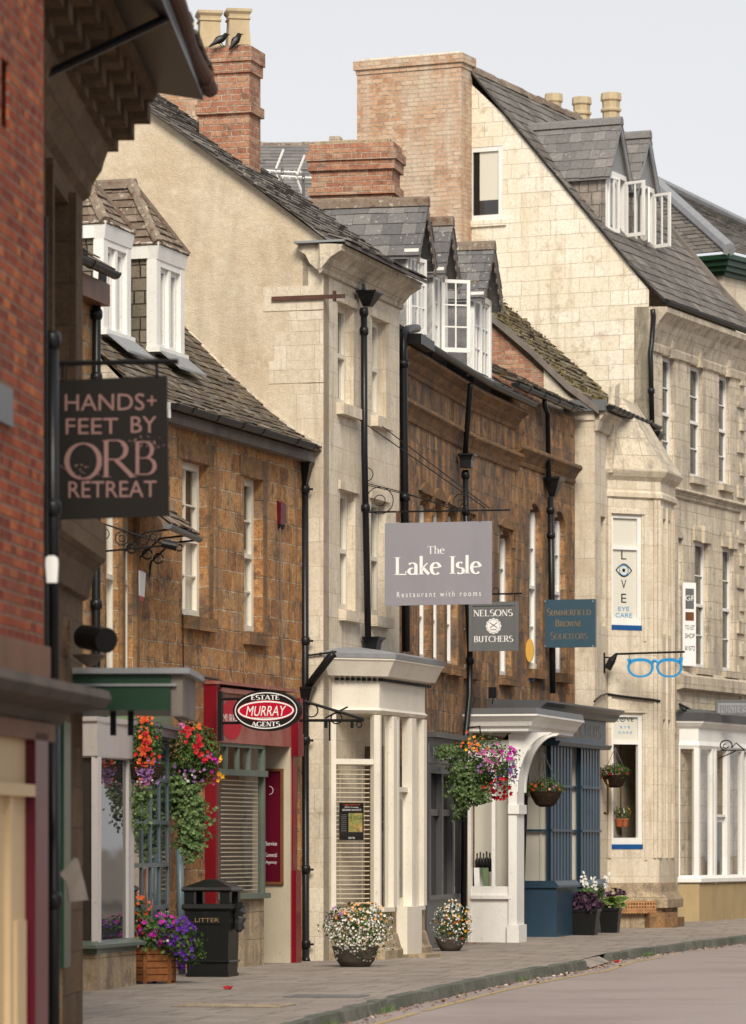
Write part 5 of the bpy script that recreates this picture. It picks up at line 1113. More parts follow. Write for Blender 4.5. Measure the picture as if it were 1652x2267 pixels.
for k in range(17): z = 3.6 + k * .46; q.box(HT, LT - (.5 if k % 2 else .32), LT + .02, .0, .05, z, z + .26)
q.build('quoin', M['cream_d'], t)
cpt = [(0, 11.05), (.05, 11.07), (.07, 11.2), (.05, 11.24), (.10, 11.38), (.2, 11.6), (.32, 11.74), (.36, 11.78), (.36, 11.88), (0, 11.9)]
MB().prism(HT, cpt, .0, LT + .1).build('cornice', M['cream_d'], t); MB().prism(HT, cprof(8.55, .12, .2), 1.2, LT).build('string_course', M['cream_d'], t); MB().prism(HT, [(0, 4.62), (.14, 4.66), (.14, 4.9), (.0, 5.0)], 1.6, LT).build('string_course', M['cream_d'], t)
gutter(HT, t, -.02, LT + .1, .36, 11.99, r=.075)
m = MB(); prof = [(.34, 12.02), (-.4, 12.80), (-3.68, 16.72)]
roofslope(m, HT, -.08, LT + .1, prof, .32, .26, .016, .7); roofslope(m, HT, 0, LT, [(-7.5, 12), (-3.68, 16.72)], .3, .5, .02); rf = m.build('roof', M['slate2'], t)
m = MB()
for (o0, z0), (o1, z1) in zip(prof, prof[1:]): m.plate(GT, [(o0, z0 - .08), (o1, z1 - .08), (o1, z1 - .01), (o0, z0 - .01)], .0, .06)
m.build('verge', M['black'], rf)
m = MB()
for (o0, z0), (o1, z1) in zip(prof, prof[1:]): m.plate(HT.side(LT + .1), [(o0, z0 - .05), (o1, z1 - .05), (o1, z1 + .14), (o0, z0 + .14)], .0, .16)
m.build('coping', M['grim'], rf)
ridge_tiles(HT, rf, 0, LT + .2, -3.68, 16.74, 'tiled')
gable_dormer(t, HT, .90, .58, -1.0, 13.45, 14.66, 15.66, -3.2, 'slate3', 'greyst', 'white', False, {0: (0, 8), 1: (1, 75)}, .12, 0)
gable_dormer(t, HT, 2.55, .56, -1.0, 13.45, 14.66, 15.66, -3.2, 'slate3', 'greyst', 'white', False, {0: (1, 30), 1: (1, 70)}, .12, 0)
ch = chimney(t, GT, -5.86, GT.S(1021, .55), -.02, .55, 7.5, GT.Z(900, 128, .55), 'brickw', ((0, .17, .06), (.17, .26, .02)), 'lime')
f, a1, z1, c1 = stack(t, 1195, 1380, 85.5, 306, 14.5, .8, 'brickw', ((.0, .15, .04),), (.399, .917))
for k, (x, sty, hh) in enumerate(((1226, 1, .98), (1288, 1, .86), (1353, 1, .90))): p = f.at(f.S(x, -.4), -.4, z1); pot(c1, p, hh, (.20, .215, .225)[k], sty)
p = W(1167, 262, 86); pot(c1, (p.x, p.y, p.z - .45), .62, .12, 1, 'terrad')
# Printers Yard shopfront
PC = HT.at(HT.S(1503), 0, 0); sP = HT.S(1503)
pp_ = .30; P1 = HT.at(sP + pp_, pp_, 0); PL = FP((PC.x, PC.y), (P1.x, P1.y)); pcl = (P1 - PC).length; PF = Fr((P1.x, P1.y), HT.u); Lp = LT - sP - pp_
zq = lambda y: PF.Z(1545, y)
def pring(g, z): return [HT.at(sP - g * 1.41, -.03, z), HT.at(sP + pp_ - g * .41, pp_ + g, z), HT.at(LT + 3.0, pp_ + g, z), HT.at(LT + 3.0, -.03, z)]
def pprof(lv, name, mat, par):
    mb = MB()
    for (g0, z0), (g1, z1) in zip(lv, lv[1:]):
        a, b = pring(g0, z0), pring(g1, z1)
        for k in range(3): mb.face([a[k], a[k + 1], b[k + 1], b[k]])
    mb.face(pring(*lv[0])[::-1]); mb.face(pring(*lv[-1])); return mb.build(name, M[mat], par)
sfp = pprof([(.0, zq(1658)), (.03, zq(1650)), (.0, zq(1640)), (.0, zq(1612)), (.06, zq(1608)), (.12, zq(1600)), (.12, zq(1596))], 'shopfront', 'white', t)
pprof([(.14, zq(1596)), (.16, zq(1578)), (.02, zq(1570))], 'lead_roof', 'greyp', sfp)
pprof([(.02, .0), (.02, zq(1960)), (.0, zq(1955))], 'stall_riser', 'ochre', sfp)
pprof([(.0, zq(1955)), (.07, zq(1953)), (.07, zq(1945)), (.0, zq(1938))], 'sill', 'white', sfp)
m = MB(); z0, z1 = zq(1945), zq(1655)
m.box(PL, 0, .03, -.08, 0, z0, z1).box(PL, pcl - .10, pcl, -.08, .01, z0, z1)
for s_, w_ in ((0, .09), (.82, .10), (1.0, .1), (1.75, .16), (2.7, .10), (3.1, .1)): m.box(PF, s_, s_ + w_, -.09, .01, z0 if s_ not in (1.0,) else 0, z1)
m.box(PF, 1.1, 1.75, -.08, -.02, 2.15, 2.2); m.build('mullion', M['white'], sfp)
m = MB().box(PL, .03, pcl - .1, -.05, -.04, z0, z1).box(PF, .09, .82, -.05, -.04, z0, z1).box(PF, 1.9, 2.7, -.05, -.04, z0, z1).build('pane', M['clear'], sfp)
MB().box(PF, .0, 3.5, -.65, -.6, 0, z1).build('shop_interior', M['greyint'], sfp)
m = MB().box(PF, 1.1, 1.75, -.12, -.08, 0.05, 2.15); dr = m.build('door', M['white'], sfp); box(PF, 1.2, 1.65, -.085, -.07, 1.0, 2.05).build('pane', M['glass'], dr)
m = MB(); cable(HT, [(1505, 1560), (1530, 1572), (1560, 1582), (1600, 1590)], .12, .03, m); cable(HT, [(1505, 1566), (1530, 1580), (1560, 1586)], .14, .02, m); m.build('cable', M['blackp'], t)

# ================================================================ HR: building at the far right, hipped slate roof, green gutter
t = thing('corner_building', 'brick and stone corner building with hipped slate roof and dark green cornice', 'house', (7.3, 84.6, 0))
c0 = V(7.27, 84.5, 0); u1 = V(.56, .84, 0).normalized(); CB = Fr((c0.x, c0.y), (u1.x, u1.y)); CS = CB.side(0)
mb = MB(); mb.box(CB, 0, 9, -5.5, 0, 0, 13.42); mb.build('wall', M['cream'], t)
m = MB()
for k in range(12): m.box(CS, -(1.0 if k % 2 else 1.2), -.5 + (.0 if k % 2 else .18), .003, .02, 10.7 + k * .225, 10.7 + k * .225 + .222)
m.build('brick_panel', M['brickf'], t)
cg = MB()
for z0, z1, e in ((13.42, 13.5, .10), (13.5, 13.6, .2), (13.6, 13.72, .27), (13.72, 13.82, .34)): cg.box(CB, -e, 9, -5.5, e, z0, z1)
cg.build('cornice', M['green'], t)
e = .35; E0, E1, E2 = CB.at(-e, e, 13.87), CB.at(9, e, 13.87), CB.at(-e, -5.6, 13.87); R0 = V(6.14, 90, 16.3); R1 = V(8.87, 96.7, 16.3)
m = MB()
def tri_slates(m, e0, e1, r0, r1, g=.24):
    nn = (e1 - e0).cross(r0 - e0); nn.normalize()
    if nn.z < 0: nn = -nn
    m.face([e0, e1, r1, r0])
    L_ = (r0 - e0).length; rows = int(L_ / g)
    for k in range(rows):
        a, b, a2, b2 = e0.lerp(r0, k / rows), e1.lerp(r1, k / rows), e0.lerp(r0, min(1, (k + 1.4) / rows)), e1.lerp(r1, min(1, (k + 1.4) / rows)); n = max(1, int((b - a).length / .3))
        for q in range(n):
            u0, u1_ = q / n, (q + 1) / n; j = nn * random.uniform(.02, .035); p = [a.lerp(b, u0) + j, a.lerp(b, u1_ - .002) + j, a2.lerp(b2, u1_ - .002), a2.lerp(b2, u0)]; m.hexa([x - nn * .02 for x in p] + p)
tri_slates(m, E0, E1, R0, R1); tri_slates(m, E2, E0, R0 - V(.02, 0, 0), R0); rf = m.build('roof', M['slate2'], t)
MB().tube([E0 + V(0, 0, .03), R0 + V(0, 0, .05)], .14, 8).tube([R0 + V(0, 0, .05), R1 + V(0, 0, .05)], .12, 8).build('lead_hip', M['lead'], rf)

# far slate roof with aerials
t = thing('distant_house', 'distant house showing only its grey slate roof behind the brick chimneys', 'house', (-2, 92, 0))
f = Fr((-6, 90), (1, .05)); m = MB(); 
FN = Fr((-3.2, 91.0), (1, .02)); zr = EYE + (HY - 337) * 96 / F; ze = EYE + (HY - 470) * 91 / F
m = MB(); roofslope(m, FN, -2, 5, [(1.0, ze), (-4.0, zr)], .45, .3, .02, 1); rf = m.build('roof', M['slate3'], t); ridge_tiles(FN, rf, -2, 5, -4, zr, 'tiled', .12, .45)
m = MB(); wall(m, FN, -2, 5, 0, ze, ()); shell(m, FN, -2, 5, 9, 0, ze, (-4, zr - .1)); m.build('wall', M['cream'], t)
def aerial(x, y0, y1, d, lab, s=1):
    b = W(x, y1, d); tp = W(x, y0, d); a = thing('tv_aerial', lab, 'aerial', b)
    MB().tube([b, tp], .03, 6).build('pole', M['greyl'], a)
    c = W(x, y0 + 8, d); m = MB(); L_ = .30 * s
    m.tube([c + V(-L_ * 1.1, 0, .02), c + V(L_ * .9, 0, -.02)], .02, 5)
    for k in range(7): q = c + V(-L_ + 2 * L_ * k / 6, 0, 0); m.tube([q + V(0, -.1, -.03), q + V(0, .1, .03)], .010, 4)
    m.tube([c + V(-.1, -.05, .04), c + V(.02, 0, .36)], .018, 4); m.tube([c + V(-.1, 0, -.04), c + V(.0, 0, -.30)], .018, 4)
    m.build('antenna', M['white'], a)
aerial(625, 372, 430, 66, 'pale television aerial on a short pole, nearer the tall brick chimney', 1.0)
aerial(672, 385, 440, 65, 'pale television aerial close against the low brick chimney', 1.1)

# ================================================================ terrace on the other side of the street (seen only in reflections)
for k, (x, y, l, h, mt) in enumerate(((11.0, 26, 13, 7.0, 'gold'), (12.6, 39.4, 12, 7.6, 'cream'), (14.2, 51.8, 13, 7, 'gold'), (16.0, 65.2, 14, 7.5, 'gold'), (18.2, 79.8, 14, 7.4, 'cream'))):
    o_ = Fr((x, y), (.128, .99)); O = Fr(o_.at(l, 0, 0)[:2], (-.128, -.99))
    t = thing('opposite_house', ('golden stone house', 'pale stone house', 'low golden stone house', 'golden house with a wide shop', 'far pale stone house')[k] + ' facing the row from across the street', 'house', O.at(0, 0, -.1), 'houses across the street')
    hs_ = []
    for a in range(int(l / 2.6)):
        s_ = .9 + a * 2.6; hs_ += [(s_, s_ + 1.0, 4.2, 5.9, .15), (s_, s_ + 1.5, .8, 2.8, .15)]
    mb = MB(); wall(mb, O, 0, l, -.2, h - 1.5, hs_); shell(mb, O, 0, l, 7, -.2, h - 1.5, (-3.5, h + 1.6)); mb.build('wall', M[mt], t)
    for h_ in hs_: sash(O, t, h_[0], h_[1], h_[2], h_[3], -.15, 'white', 1, 2, fw=.08)
    MB().prism(O, [(.3, h - 1.6), (-3.5, h + 1.75), (-7.3, h - 1.6), (-7.3, h - 1.45), (-3.5, h + 1.95), (.3, h - 1.45)], 0, l).build('roof', M['slate2'], t)
sheet('far_pavement', [(8.8 + .128 * (y - 26), y) for y in fine if y < 90], [(20, y) for y in fine if y < 90], -.02, 'paver')

# ================================================================ foreground buildings on the left
FB = Fr((-2.27, 28.0), (.109, .994))
t = thing('red_brick_building', 'out of focus red brick building at the left edge, nearest of all', 'building', FB.at(0, 0, 0))
mb = MB(); wall(mb, FB, -8, 0, 2.9, 9.5, [(-1.45, -1.2, 6.3, 6.75, .02)]); mb.face([FB.at(0, 0, 2.9), FB.at(0, -.5, 2.9), FB.at(0, -.5, 9.5), FB.at(0, 0, 9.5)]); shell(mb, FB, -8, 0, 6, -.1, 9.5); mb.build('wall', M['brickf'], t)
MB().prism(FB, [(0, 2.42), (.10, 2.42), (.16, 2.50), (.42, 2.54), (.46, 2.60), (.44, 2.66), (.14, 2.70), (0, 2.72)], -8, .1).build('cornice', M['grim2'], t)
MB().box(FB, -8, -.2, -.1, .12, 2.3, 2.42).box(FB, -8, 0, 0, .05, 2.72, 2.96).build('fascia', M['wood'], t)
sf = MB().box(FB, -8, -.9, -.2, .05, -.1, 2.3).build('shopfront', M['creamp'], t)
MB().box(FB, -1.6, -1.5, .05, .09, -.1, 1.95).box(FB, -8, -.9, .05, .12, 1.92, 2.0).box(FB, -1.3, -.98, .05, .075, .2, 1.1).build('moulding', M['creamp'], sf)
MB().box(FB, -.9, -.45, -.2, .12, -.1, 2.35).build('pilaster', M['maroon'], sf); MB().box(FB, -.45, -.3, -.2, .03, -.1, 2.35).build('pilaster', M['wood'], sf)
box(FB, -1.75, -1.2, .0, .03, 4.35, 4.6).build('vent', M['greyl'], t)
t = thing('carved_stone_building', 'blurred brown stone building with heavy bracketed eaves beside the red brick one', 'building', (-2.7, 31, 0))
FS = Fr((-2.74, 28.05), (.034, 1)); LS = 7.0
mb = MB(); wall(mb, FS, 0, LS, 2.9, 7.4, [(1.2, 2.9, 4.9, 6.95, .15), (4.3, 5.9, 4.9, 6.95, .15)]); shell(mb, FS, 0, LS, 6, -.1, 7.4); wall(mb, FS, 0, LS, -.1, 2.9, ((2, 5, .6, 2.5, .1),)); mb.build('wall', M['brownst'], t)
MB().box(FS, 1.2, 2.9, -.15, -.13, 4.9, 6.95).box(FS, 4.3, 5.9, -.15, -.13, 4.9, 6.95).box(FS, 2, 5, -.1, -.08, .6, 2.5).build('window', M['glass'], t)
for a_, b_ in ((1.1, 1.2), (2.9, 3.05), (4.2, 4.3), (5.9, 6.05)): box(FS, a_, b_, 0, .06, 4.8, 7.05).build('architrave', M['brownst'], t)
co = MB().prism(FS, [(0, 7.15), (.06, 7.2), (.08, 7.3), (.16, 7.42), (.18, 7.5), (0, 7.5)], -.5, LS + .06).build('frieze', M['brownst'], t)
for s_ in [x * .62 for x in range(-1, 12)]:
    m = MB().prism(FS, [(-.01, 7.621), (.28, 7.621), (.28, 7.72), (.42, 7.72), (.42, 7.86), (.56, 7.86), (.56, 8.019), (-.01, 8.019)], s_ + LS - 6.82, s_ + .30 + LS - 6.82); m.build('modillion', M['brownst'], t)
MB().prism(FS, [(-.1, 7.5), (.18, 7.5), (.22, 7.62), (-.1, 7.62)], -.5, LS + .08).prism(FS, [(-.1, 8.02), (.6, 8.02), (.66, 8.14), (-.1, 8.16)], -.5, LS + .12).build('cornice', M['brownst'], t)
MB().prism(FS, [(.56, 8.10), (1.04, 8.02), (1.04, 8.10), (.56, 8.16)], -.5, LS + .05).build('soffit', M['black'], t)  # black colour carries the shade under the eave
m = MB(); MB().prism(FS, [(1.03, 8.08), (-3, 10.86), (-3, 10.9), (1.05, 8.12)], -.5, LS + .1).build('eave_shade_boards', M['black'], t); m.prism(FS, [(1.02, 8.12), (-3, 10.9), (-3, 11.0), (1.04, 8.22)], -.5, LS + .1); roofslope(m, FS, -.5, LS + .1, [(1.08, 8.24), (-3, 11.05)], .3, .25, .02, 1.5)  # black sheet below the slates paints the roof's shaded underside
m.prism(FS, [(.5, 8.13), (1.0, 8.1), (1.0, 8.16), (.5, 8.2)], -.5, LS); m.build('roof', M['stonetile'], t)
gm_ = MB(); n_ = 14; pts = [FS.at(-.5 + (LS + .75) * k / n_, 1.06 + (0.02 * math.sin(k)), 8.20 - .05 * (k / n_) ** 3) for k in range(n_ + 1)]
gm_.tube(pts, .072, 12); gm_.tube([pts[-2] - V(0, 0, .0), pts[-2] + V(0, .1, 0)], .088, 12); gm_.build('gutter', M['iron_r'], t)
MB().tube([W(98, 168, 31), W(200, 120, 31.2), W(368, 40, 31.6)], .035, 8).build('stay', M['black'], t)
MB().prism(FS, [(0, 3.7), (.05, 3.72), (.1, 3.95), (.2, 4.05), (.2, 4.35), (.06, 4.4), (0, 4.4)], 3.5, LS + .02).build('string_course', M['brownst'], t)
MB().ring(FS, (5.3, 3.3), .03, .14, .04).box(FS, 4.6, 5.9, .0, .03, 2.9, 3.6).build('carved_panel', M['brownst'], t)
MB().box(FS, 4.8, 5.2, 0, .02, -.1, .6).build('plinth', M['rubble'], t)
# green shop fascia, its near end facing the camera
gf = MB(); NG = Fr(W(150, 1500, 34.0)[:2], (.99, -.03)); 
gx = NG.S(378); zt0, zt1 = NG.Z(300, 1572), NG.Z(300, 1492)
gf.box(NG, -.15, gx, -1.6, 0, zt0, zt1); go = gf.build('shop_canopy', M['green'], t)
MB().box(NG, gx + .002, gx + .10, -1.5, -.02, zt0 - .05, zt1 + .02).build('fascia', M['grim'], go)
m = MB().box(NG, -.2, gx + .16, -1.7, .05, zt1 + .002, zt1 + .05); m.box(NG, -.1, gx + .05, -1.6, .02, zt0 + .20, zt0 + .22); m.build('lead_roof', M['lead'], go)
MB().box(NG, gx - .55, gx - .50, -.5, -.45, zt0 - .2, zt0).box(NG, gx - .4, gx - .35, -.5, -.45, zt0 - .2, zt0).build('bracket', M['black'], go)
MB().box(FS, 4.9, 5.4, 0, .07, .6, 2.6).build('shopfront', M['green'], t); MB().box(FS, 4.6, 4.75, 0, .05, -.1, 2.6).build('pilaster', M['black'], t)
p = thing('downpipe', 'out of focus dark pipe running down the stone building beside the red brick wall', 'downpipe', W(118, 2260, 29))
pipe(p, [W(116, 750, 29), W(118, 1560, 29)], .045, [4.0, 5.2]); pipe(p, [W(119, 1540, 29), W(119, 2600, 29)], .045, [1.2])
MB().tube([W(101, 480, 28.6), W(104, 1500, 28.6)], .014, 6).build('conduit', M['black'], p)
p = W(115, 1262, 28.6); m = MB(); m.plate(Fr((p.x, p.y), (1, 0)), [(x * .048, p.z + z) for x, z in ((-.9, .05), (-.85, .085), (-.4, .1), (.4, .1), (.85, .085), (.95, .05), (.8, -.09), (-.7, -.09))], -.03, .03); single(m, 'alarm_box', M['signwhite'], 'small blurred white box high on the dark pipe at the left', 'alarm box')
cy = MB().tube([W(186, 1410, 33.5), W(236, 1418, 33.2)], [.10, .105], 16); lm = thing('flood_lamp', 'blurred black drum shaped lamp with pale cone under it, on the brown stone wall', 'lamp', W(186, 1410, 33.5)); cy.build('housing', M['black'], lm)
c = W(198, 1455, 33.6); MB().lathe((c.x, c.y, c.z - .08), [(.02, 0), (.14, .09), (.14, .10)], 16).build('shade', M['grim'], lm)
m = MB(); pts = [(-.10, .0), (.06, .17), (.10, .16), (.17, -.1), (.21, -.27), (.0, -.29), (-.02, -.1)]; p = W(152, 1935, 30.5)
m.plate(Fr((p.x, p.y), (.97, .2)), [(a * .7, p.z + b * .72) for a, b in pts], -.02, .02); single(m, 'paper_notice', M['grim'], 'curled pale paper notice hanging by the dark pipe low at the left', 'notice')
# HS: rough stone house, and its grey bay shop
t = thing('rough_stone_house', 'narrow strip of rough brick and stone house with black gutter end and pale bay shop', 'house', HS.at(2, 0, 0))
mb = MB(); wall(mb, HS, 0, 4.32, -.1, 7.95); shell(mb, HS, 0, 4.32, 5, -.1, 7.95, (-2.5, 10)); mb.build('wall', M['rubble'], t)
MB().prism(HS, [(-.1, 7.75), (.2, 7.75), (.2, 8.0), (-.1, 8.0)], 0, 4.32).build('eaves_board', M['wood'], t)
gutter(HS, t, 0, 4.12, .32, 8.1, r=.07, joints=(3.2,)); m = MB(); roofslope(m, HS, 0, 4.1, [(.3, 8.12), (-2.5, 10.1)], .3, .22, .02, 1.5); m.build('roof', M['stonetile'], t)
dp = thing('downpipe', 'tall black downpipe behind the hands and feet sign, beside the rough stone wall', 'downpipe', HS.at(4.3, .15, 0))
pipe(dp, [W(228, 596, 46.5), W(226, 640, 46.5), W(214, 660, 46.4), W(213, 1530, 46.4), W(212, 1600, 46.4)], .05, [HS.Z(210, y) for y in (700, 840, 1340)], fr=HS)
F4 = FP((-3.02, 44.6), (-2.72, 46.3)); l4 = 1.73; N4 = Fr(F4.at(0, 0, 0)[:2], (.86, -.5)); z4 = lambda y, x=250: F4.Z(x, y)
def ring4(g, z): return [V(*N4.at(-.65, g, z)), V(*N4.at(g * .5, g, z)), V(*F4.at(l4 + g * .3, g, z)), V(*F4.at(l4 + .1, -.6, z)), V(*F4.at(-.3, -.8, z))]
def prof4(lv, nm, mt, par):
    mb = MB()
    for (g0, z0), (g1, z1) in zip(lv, lv[1:]):
        a, b = ring4(g0, z0), ring4(g1, z1)
        for k in range(4): mb.face([a[k], a[k + 1], b[k + 1], b[k]])
    mb.face(ring4(*lv[0])[::-1]); mb.face(ring4(*lv[-1])); return mb.build(nm, M[mt], par)
b4 = prof4([(0, z4(1680)), (.03, z4(1676)), (.03, z4(1605)), (.06, z4(1600)), (.06, z4(1590))], 'bay_window', 'pinkw', t)
prof4([(.02, -.05), (.02, z4(2100))], 'stone_base', 'bathst', b4); prof4([(.03, z4(2108)), (.03, z4(2098)), (.13, z4(2096)), (.13, z4(2089)), (.0, z4(2080))], 'sill', 'grng', b4)
z0, z1 = z4(2083), z4(1678)
for f_, a_, c_ in ((N4, -.08, 0), (F4, 0, .13), (F4, l4 - .27, l4 - .13), (F4, l4 - .11, l4), (N4, -.6, -.55)): box(f_, a_, c_, -.07, 0, z0, z1).build('mullion', M['pinkw'], b4)
MB().box(F4, .13, l4 - .27, -.04, -.035, z0, z1).box(N4, -.55, -.08, -.04, -.035, z0, z1).build('pane', M['glass'], b4)
# HD: ironstone house with mullioned window, blue-grey bow window
t = thing('mullioned_house', 'brown ironstone house with stone mullioned windows above a blue grey glazed bow window', 'house', HD.at(2, 0, 0))
X_ = lambda x: HD.S(x)
mh = [(X_(235), X_(290), z_, z2, .14) for z_, z2 in ((3.55, 6.2),)]
mh = [(X_(236), X_(262), 3.45, 6.1, .14), (X_(272), X_(294), 3.45, 6.1, .14), (X_(306), X_(330), 3.45, 6.1, .14)]
mb = MB(); wall(mb, HD, 0, 5.95, -.1, 6.5, mh + [(X_(385) if False else 5.6, 5.9, -.1, 2.9, .3)]); shell(mb, HD, 0, 5.95, 5, -.1, 6.5, (-2.5, 8.0)); mb.build('wall', M['iron'], t)
for h in mh: wn = sash(HD, t, h[0], h[1], h[2], h[3], -.13, 'offw', 0, 1, fw=.05); box(HD, h[1] + .003, h[1] + .2, -.01, .05, h[2], h[3]).build('mullion', M['iron3'], wn)
m = MB(); roofslope(m, HD, 3.9, 5.9, [(.62, 5.42), (-.05, 6.05)], .25, .16, .022, 1.5); hd = m.build('hood_roof', M['tiled'], t)
gutter(HD, hd, 3.85, 6.0, .62, 5.40, 'greyl', r=.055)
for s_ in (4.1, 5.1, 5.85):
    m = MB(); D2 = HD.side(s_); m.ring(D2, (.14, 5.14), 0, .06, .010, 20, 0, 330); m.ring(D2, (.40, 5.27), 0, .04, .010, 20, 0, 330); m.tube([D2.at(0, 0, 4.75), D2.at(.05, 0, 5.1), D2.at(.3, 0, 5.33), D2.at(.6, 0, 5.36)], .014, 6); m.build('scroll_bracket', M['black'], hd)
MB().prism(HD, [(0, 3.05), (.14, 3.08), (.12, 3.2), (0, 3.4)], 0, 5.9).build('lead_flashing', M['lead'], t)
BWn = FP(W(296, 2000, 46.9)[:2], W(374, 2000, 49.9)[:2]); lb = math.dist(W(296, 2000, 46.9)[:2], W(374, 2000, 49.9)[:2]); zb2 = lambda y: BWn.Z(340, y)
m = MB(); za, zc = zb2(2105), zb2(1630)
for k in range(5): c = lb * k / 4; m.box(BWn, c - .03, c + .03, -.05, .0, za, zc)
for k in range(6): z = za + (zc - za) * k / 5; m.box(BWn, 0, lb, -.05, .004, z - .025, z + .025)
m.box(BWn, 0, lb, -.3, .03, -.05, za).box(BWn, -.05, lb + .08, -.3, .10, zc, zc + .10).box(BWn, -.05, lb + .05, -.3, .14, zc + .10, zc + .14); so2 = m.build('bow_window', M['bluegrey'], t)
box(BWn, 0, lb, -.03, -.02, za, zc).build('pane', M['glass'], so2); MB().box(BWn, -.05, lb + .05, -.3, .03, zc + .15, zc + .6).build('fascia', M['greenl'], so2)
put_text('0157', BWn, lb - .75, lb - .05, za + .32, za + .46, .0, 'signwhite', so2)
pipe(t, [W(398, 1880, 50.0), W(400, 2000, 50.0), W(403, 2155, 49.9)], .045, mat='bluegrey')
tr = thing('background_tree', 'sliver of dark green tree at the right edge of the picture beyond the limestone house', 'tree', (9.2, 92, .2))
MB().tube([(9.2, 92, 0), (9.3, 92, 3), (9.4, 92, 7)], [.2, .16, .08], 8).build('trunk', M['wood'], tr); m = MB()
for c in ((9.6, 92, 5), (9.9, 92.4, 7), (9.7, 92, 8.6), (9.4, 92, 3.6)): clump(m, c, 1.1, 1.0, 1.3, 500, .16)
m.build('crown', M['leaf'], tr)
# ================================================================ hanging signs
def board(name, label, fr, x0, x1, y0, y1, face, parent=None, th=.03, frame=None, fw=.035, xm=None):
    xm = xm or (x0 + x1) / 2; a0, a1 = fr.S(x0), fr.S(x1); z0, z1 = fr.Z(xm, y1), fr.Z(xm, y0)
    t = thing(name, label, 'sign', fr.at((a0 + a1) / 2, 0, z0))
    box(fr, a0, a1, -th, 0, z0, z1).build('board', M[face], t)
    if frame:
        MB().box(fr, a0 - .01, a0 + fw, -th - .01, .015, z0 - .01, z1 + .01).box(fr, a1 - fw, a1 + .01, -th - .01, .015, z0 - .01, z1 + .01).box(fr, a0 + fw, a1 - fw, -th - .01, .014, z1 - fw, z1 + .01).box(fr, a0 + fw, a1 - fw, -th - .01, .014, z0 - .01, z0 + fw).build('frame', M[frame], t)
    return t
LF = Fr(HC.at(1.93, 0, 0)[:2], HC.n)
t = board('hanging_sign', 'large grey restaurant sign with white letters hanging from an iron bracket', LF, 852, 1088.5, 1156, 1339, 'signg')
def RT(txt, fr, x0, x1, y0, y1, mat, par, fn=roman, **k):
    xm = (x0 + x1) / 2; return fn(txt, fr, fr.S(x0), fr.S(x1), fr.Z(xm, y1), fr.Z(xm, y0), k.pop('o', 0), mat, par, **k)
RT('The', LF, 947, 985, 1209, 1226, 'signwhite', t, wt=.13, name='lettering'); RT('Lake Isle', LF, 876, 1066, 1232, 1271, 'signwhite', t, wt=.165)
RT('R e s t a u r a n t   w i t h   r o o m s', LF, 879, 1065, 1309, 1321, 'signwhite', t, put_text)
br = thing('sign_bracket', 'long wrought iron bracket with scrolls and stays holding the grey restaurant sign', 'bracket', LF.at(0, 0, 7))
m = MB()
def lp(x, y, o=-.015): return LF.pt(x, y, o)
m.tube([lp(805, 1134), lp(1130, 1129)], .014, 6); m.tube([lp(803, 1030), lp(803, 1170)], .016, 6)
m.tube([HC.pt(790, 925, .02), lp(1075, 1125)], .008, 5); m.tube([HC.pt(835, 935, .02), lp(1085, 1126)], .008, 5); m.tube([lp(805, 1068), lp(900, 1092), lp(1010, 1130)], .007, 5); m.tube([lp(805, 1072), lp(880, 1090), lp(1040, 1130)], .006, 5)
for x, y, r in ((811, 1050, 15), (841, 1108, 30), (841, 1108, 12), (1020, 1110, 16), (1020, 1112, 6), (955, 1116, 12)): c = lp(x, y); m.tube([lp(x + r * math.cos(R(a)) * 1, y + r * math.sin(R(a))) for a in range(0, 361, 20)], .007, 5)
m.build('iron_scrollwork', M['black'], br)
MB().box(LF, LF.S(877), LF.S(884), -.03, 0, LF.Z(880, 1156), LF.Z(880, 1131)).box(LF, LF.S(1059), LF.S(1066), -.03, 0, LF.Z(1062, 1156), LF.Z(1062, 1131)).build('hanger', M['iron_r'], br)

MF = Fr(HB.at(HB.S(486, .34), .34, 0)[:2], HB.n)
cx_, cz_ = MF.S(589), MF.Z(589, 1573); k = 1 / (F / 51.5)
t = thing('oval_sign', 'black and crimson oval estate agent sign projecting over the shop', 'sign', MF.at(cx_, 0, cz_))
MB().plate(MF, oval((cx_, cz_), 78 * k, 45.5 * k, 48), -.12, 0).build('board', M['signk'], t)
def oring(fr, c, rx, ry, t_, o, mat, par, nm):
    n = 48; m = MB(); A, B = oval(c, rx, ry, n), oval(c, rx - t_, ry - t_, n)
    for q in range(n): j = (q + 1) % n; m.face([fr.at(*(A[q][0], o, A[q][1])), fr.at(A[j][0], o, A[j][1]), fr.at(B[j][0], o, B[j][1]), fr.at(B[q][0], o, B[q][1])])
    return m.build(nm, M[mat], par)
oring(MF, (cx_, cz_), 73 * k, 40.5 * k, 2.2 * k, .003, 'signwhite', t, 'outer_ring'); MB().plate(MF, oval((cx_, cz_), 67 * k, 23 * k, 48), .001, .004).build('red_field', M['signred'], t)
oring(MF, (cx_, cz_), 65.5 * k, 21.5 * k, 3.4 * k, .006, 'signwhite', t, 'inner_ring')
RT('MURRAY', MF, 545, 634, 1563, 1585, 'signwhite', t, put_text, o=.004, shear=.25); RT('www.murrayestateagents.co.uk', MF, 557, 618, 1587, 1591, 'signwhite', t, put_text, o=.004, th=.003)
RT('ESTATE', MF, 557, 620, 1539, 1549, 'signwhite', t, o=.002, wt=.2); RT('AGENTS', MF, 558, 620, 1598, 1608, 'signwhite', t, o=.002, wt=.2)
m = MB()
for y in (1547, 1600): m.tube([MF.at(-.02, -.06, MF.Z(500, y)), MF.at(cx_ - 55 * k, -.06, MF.Z(500, y))], .018, 8)
m.box(MF, -.03, .02, -.10, -.02, MF.Z(500, 1640), MF.Z(500, 1530)); m.build('bracket', M['black'], t)
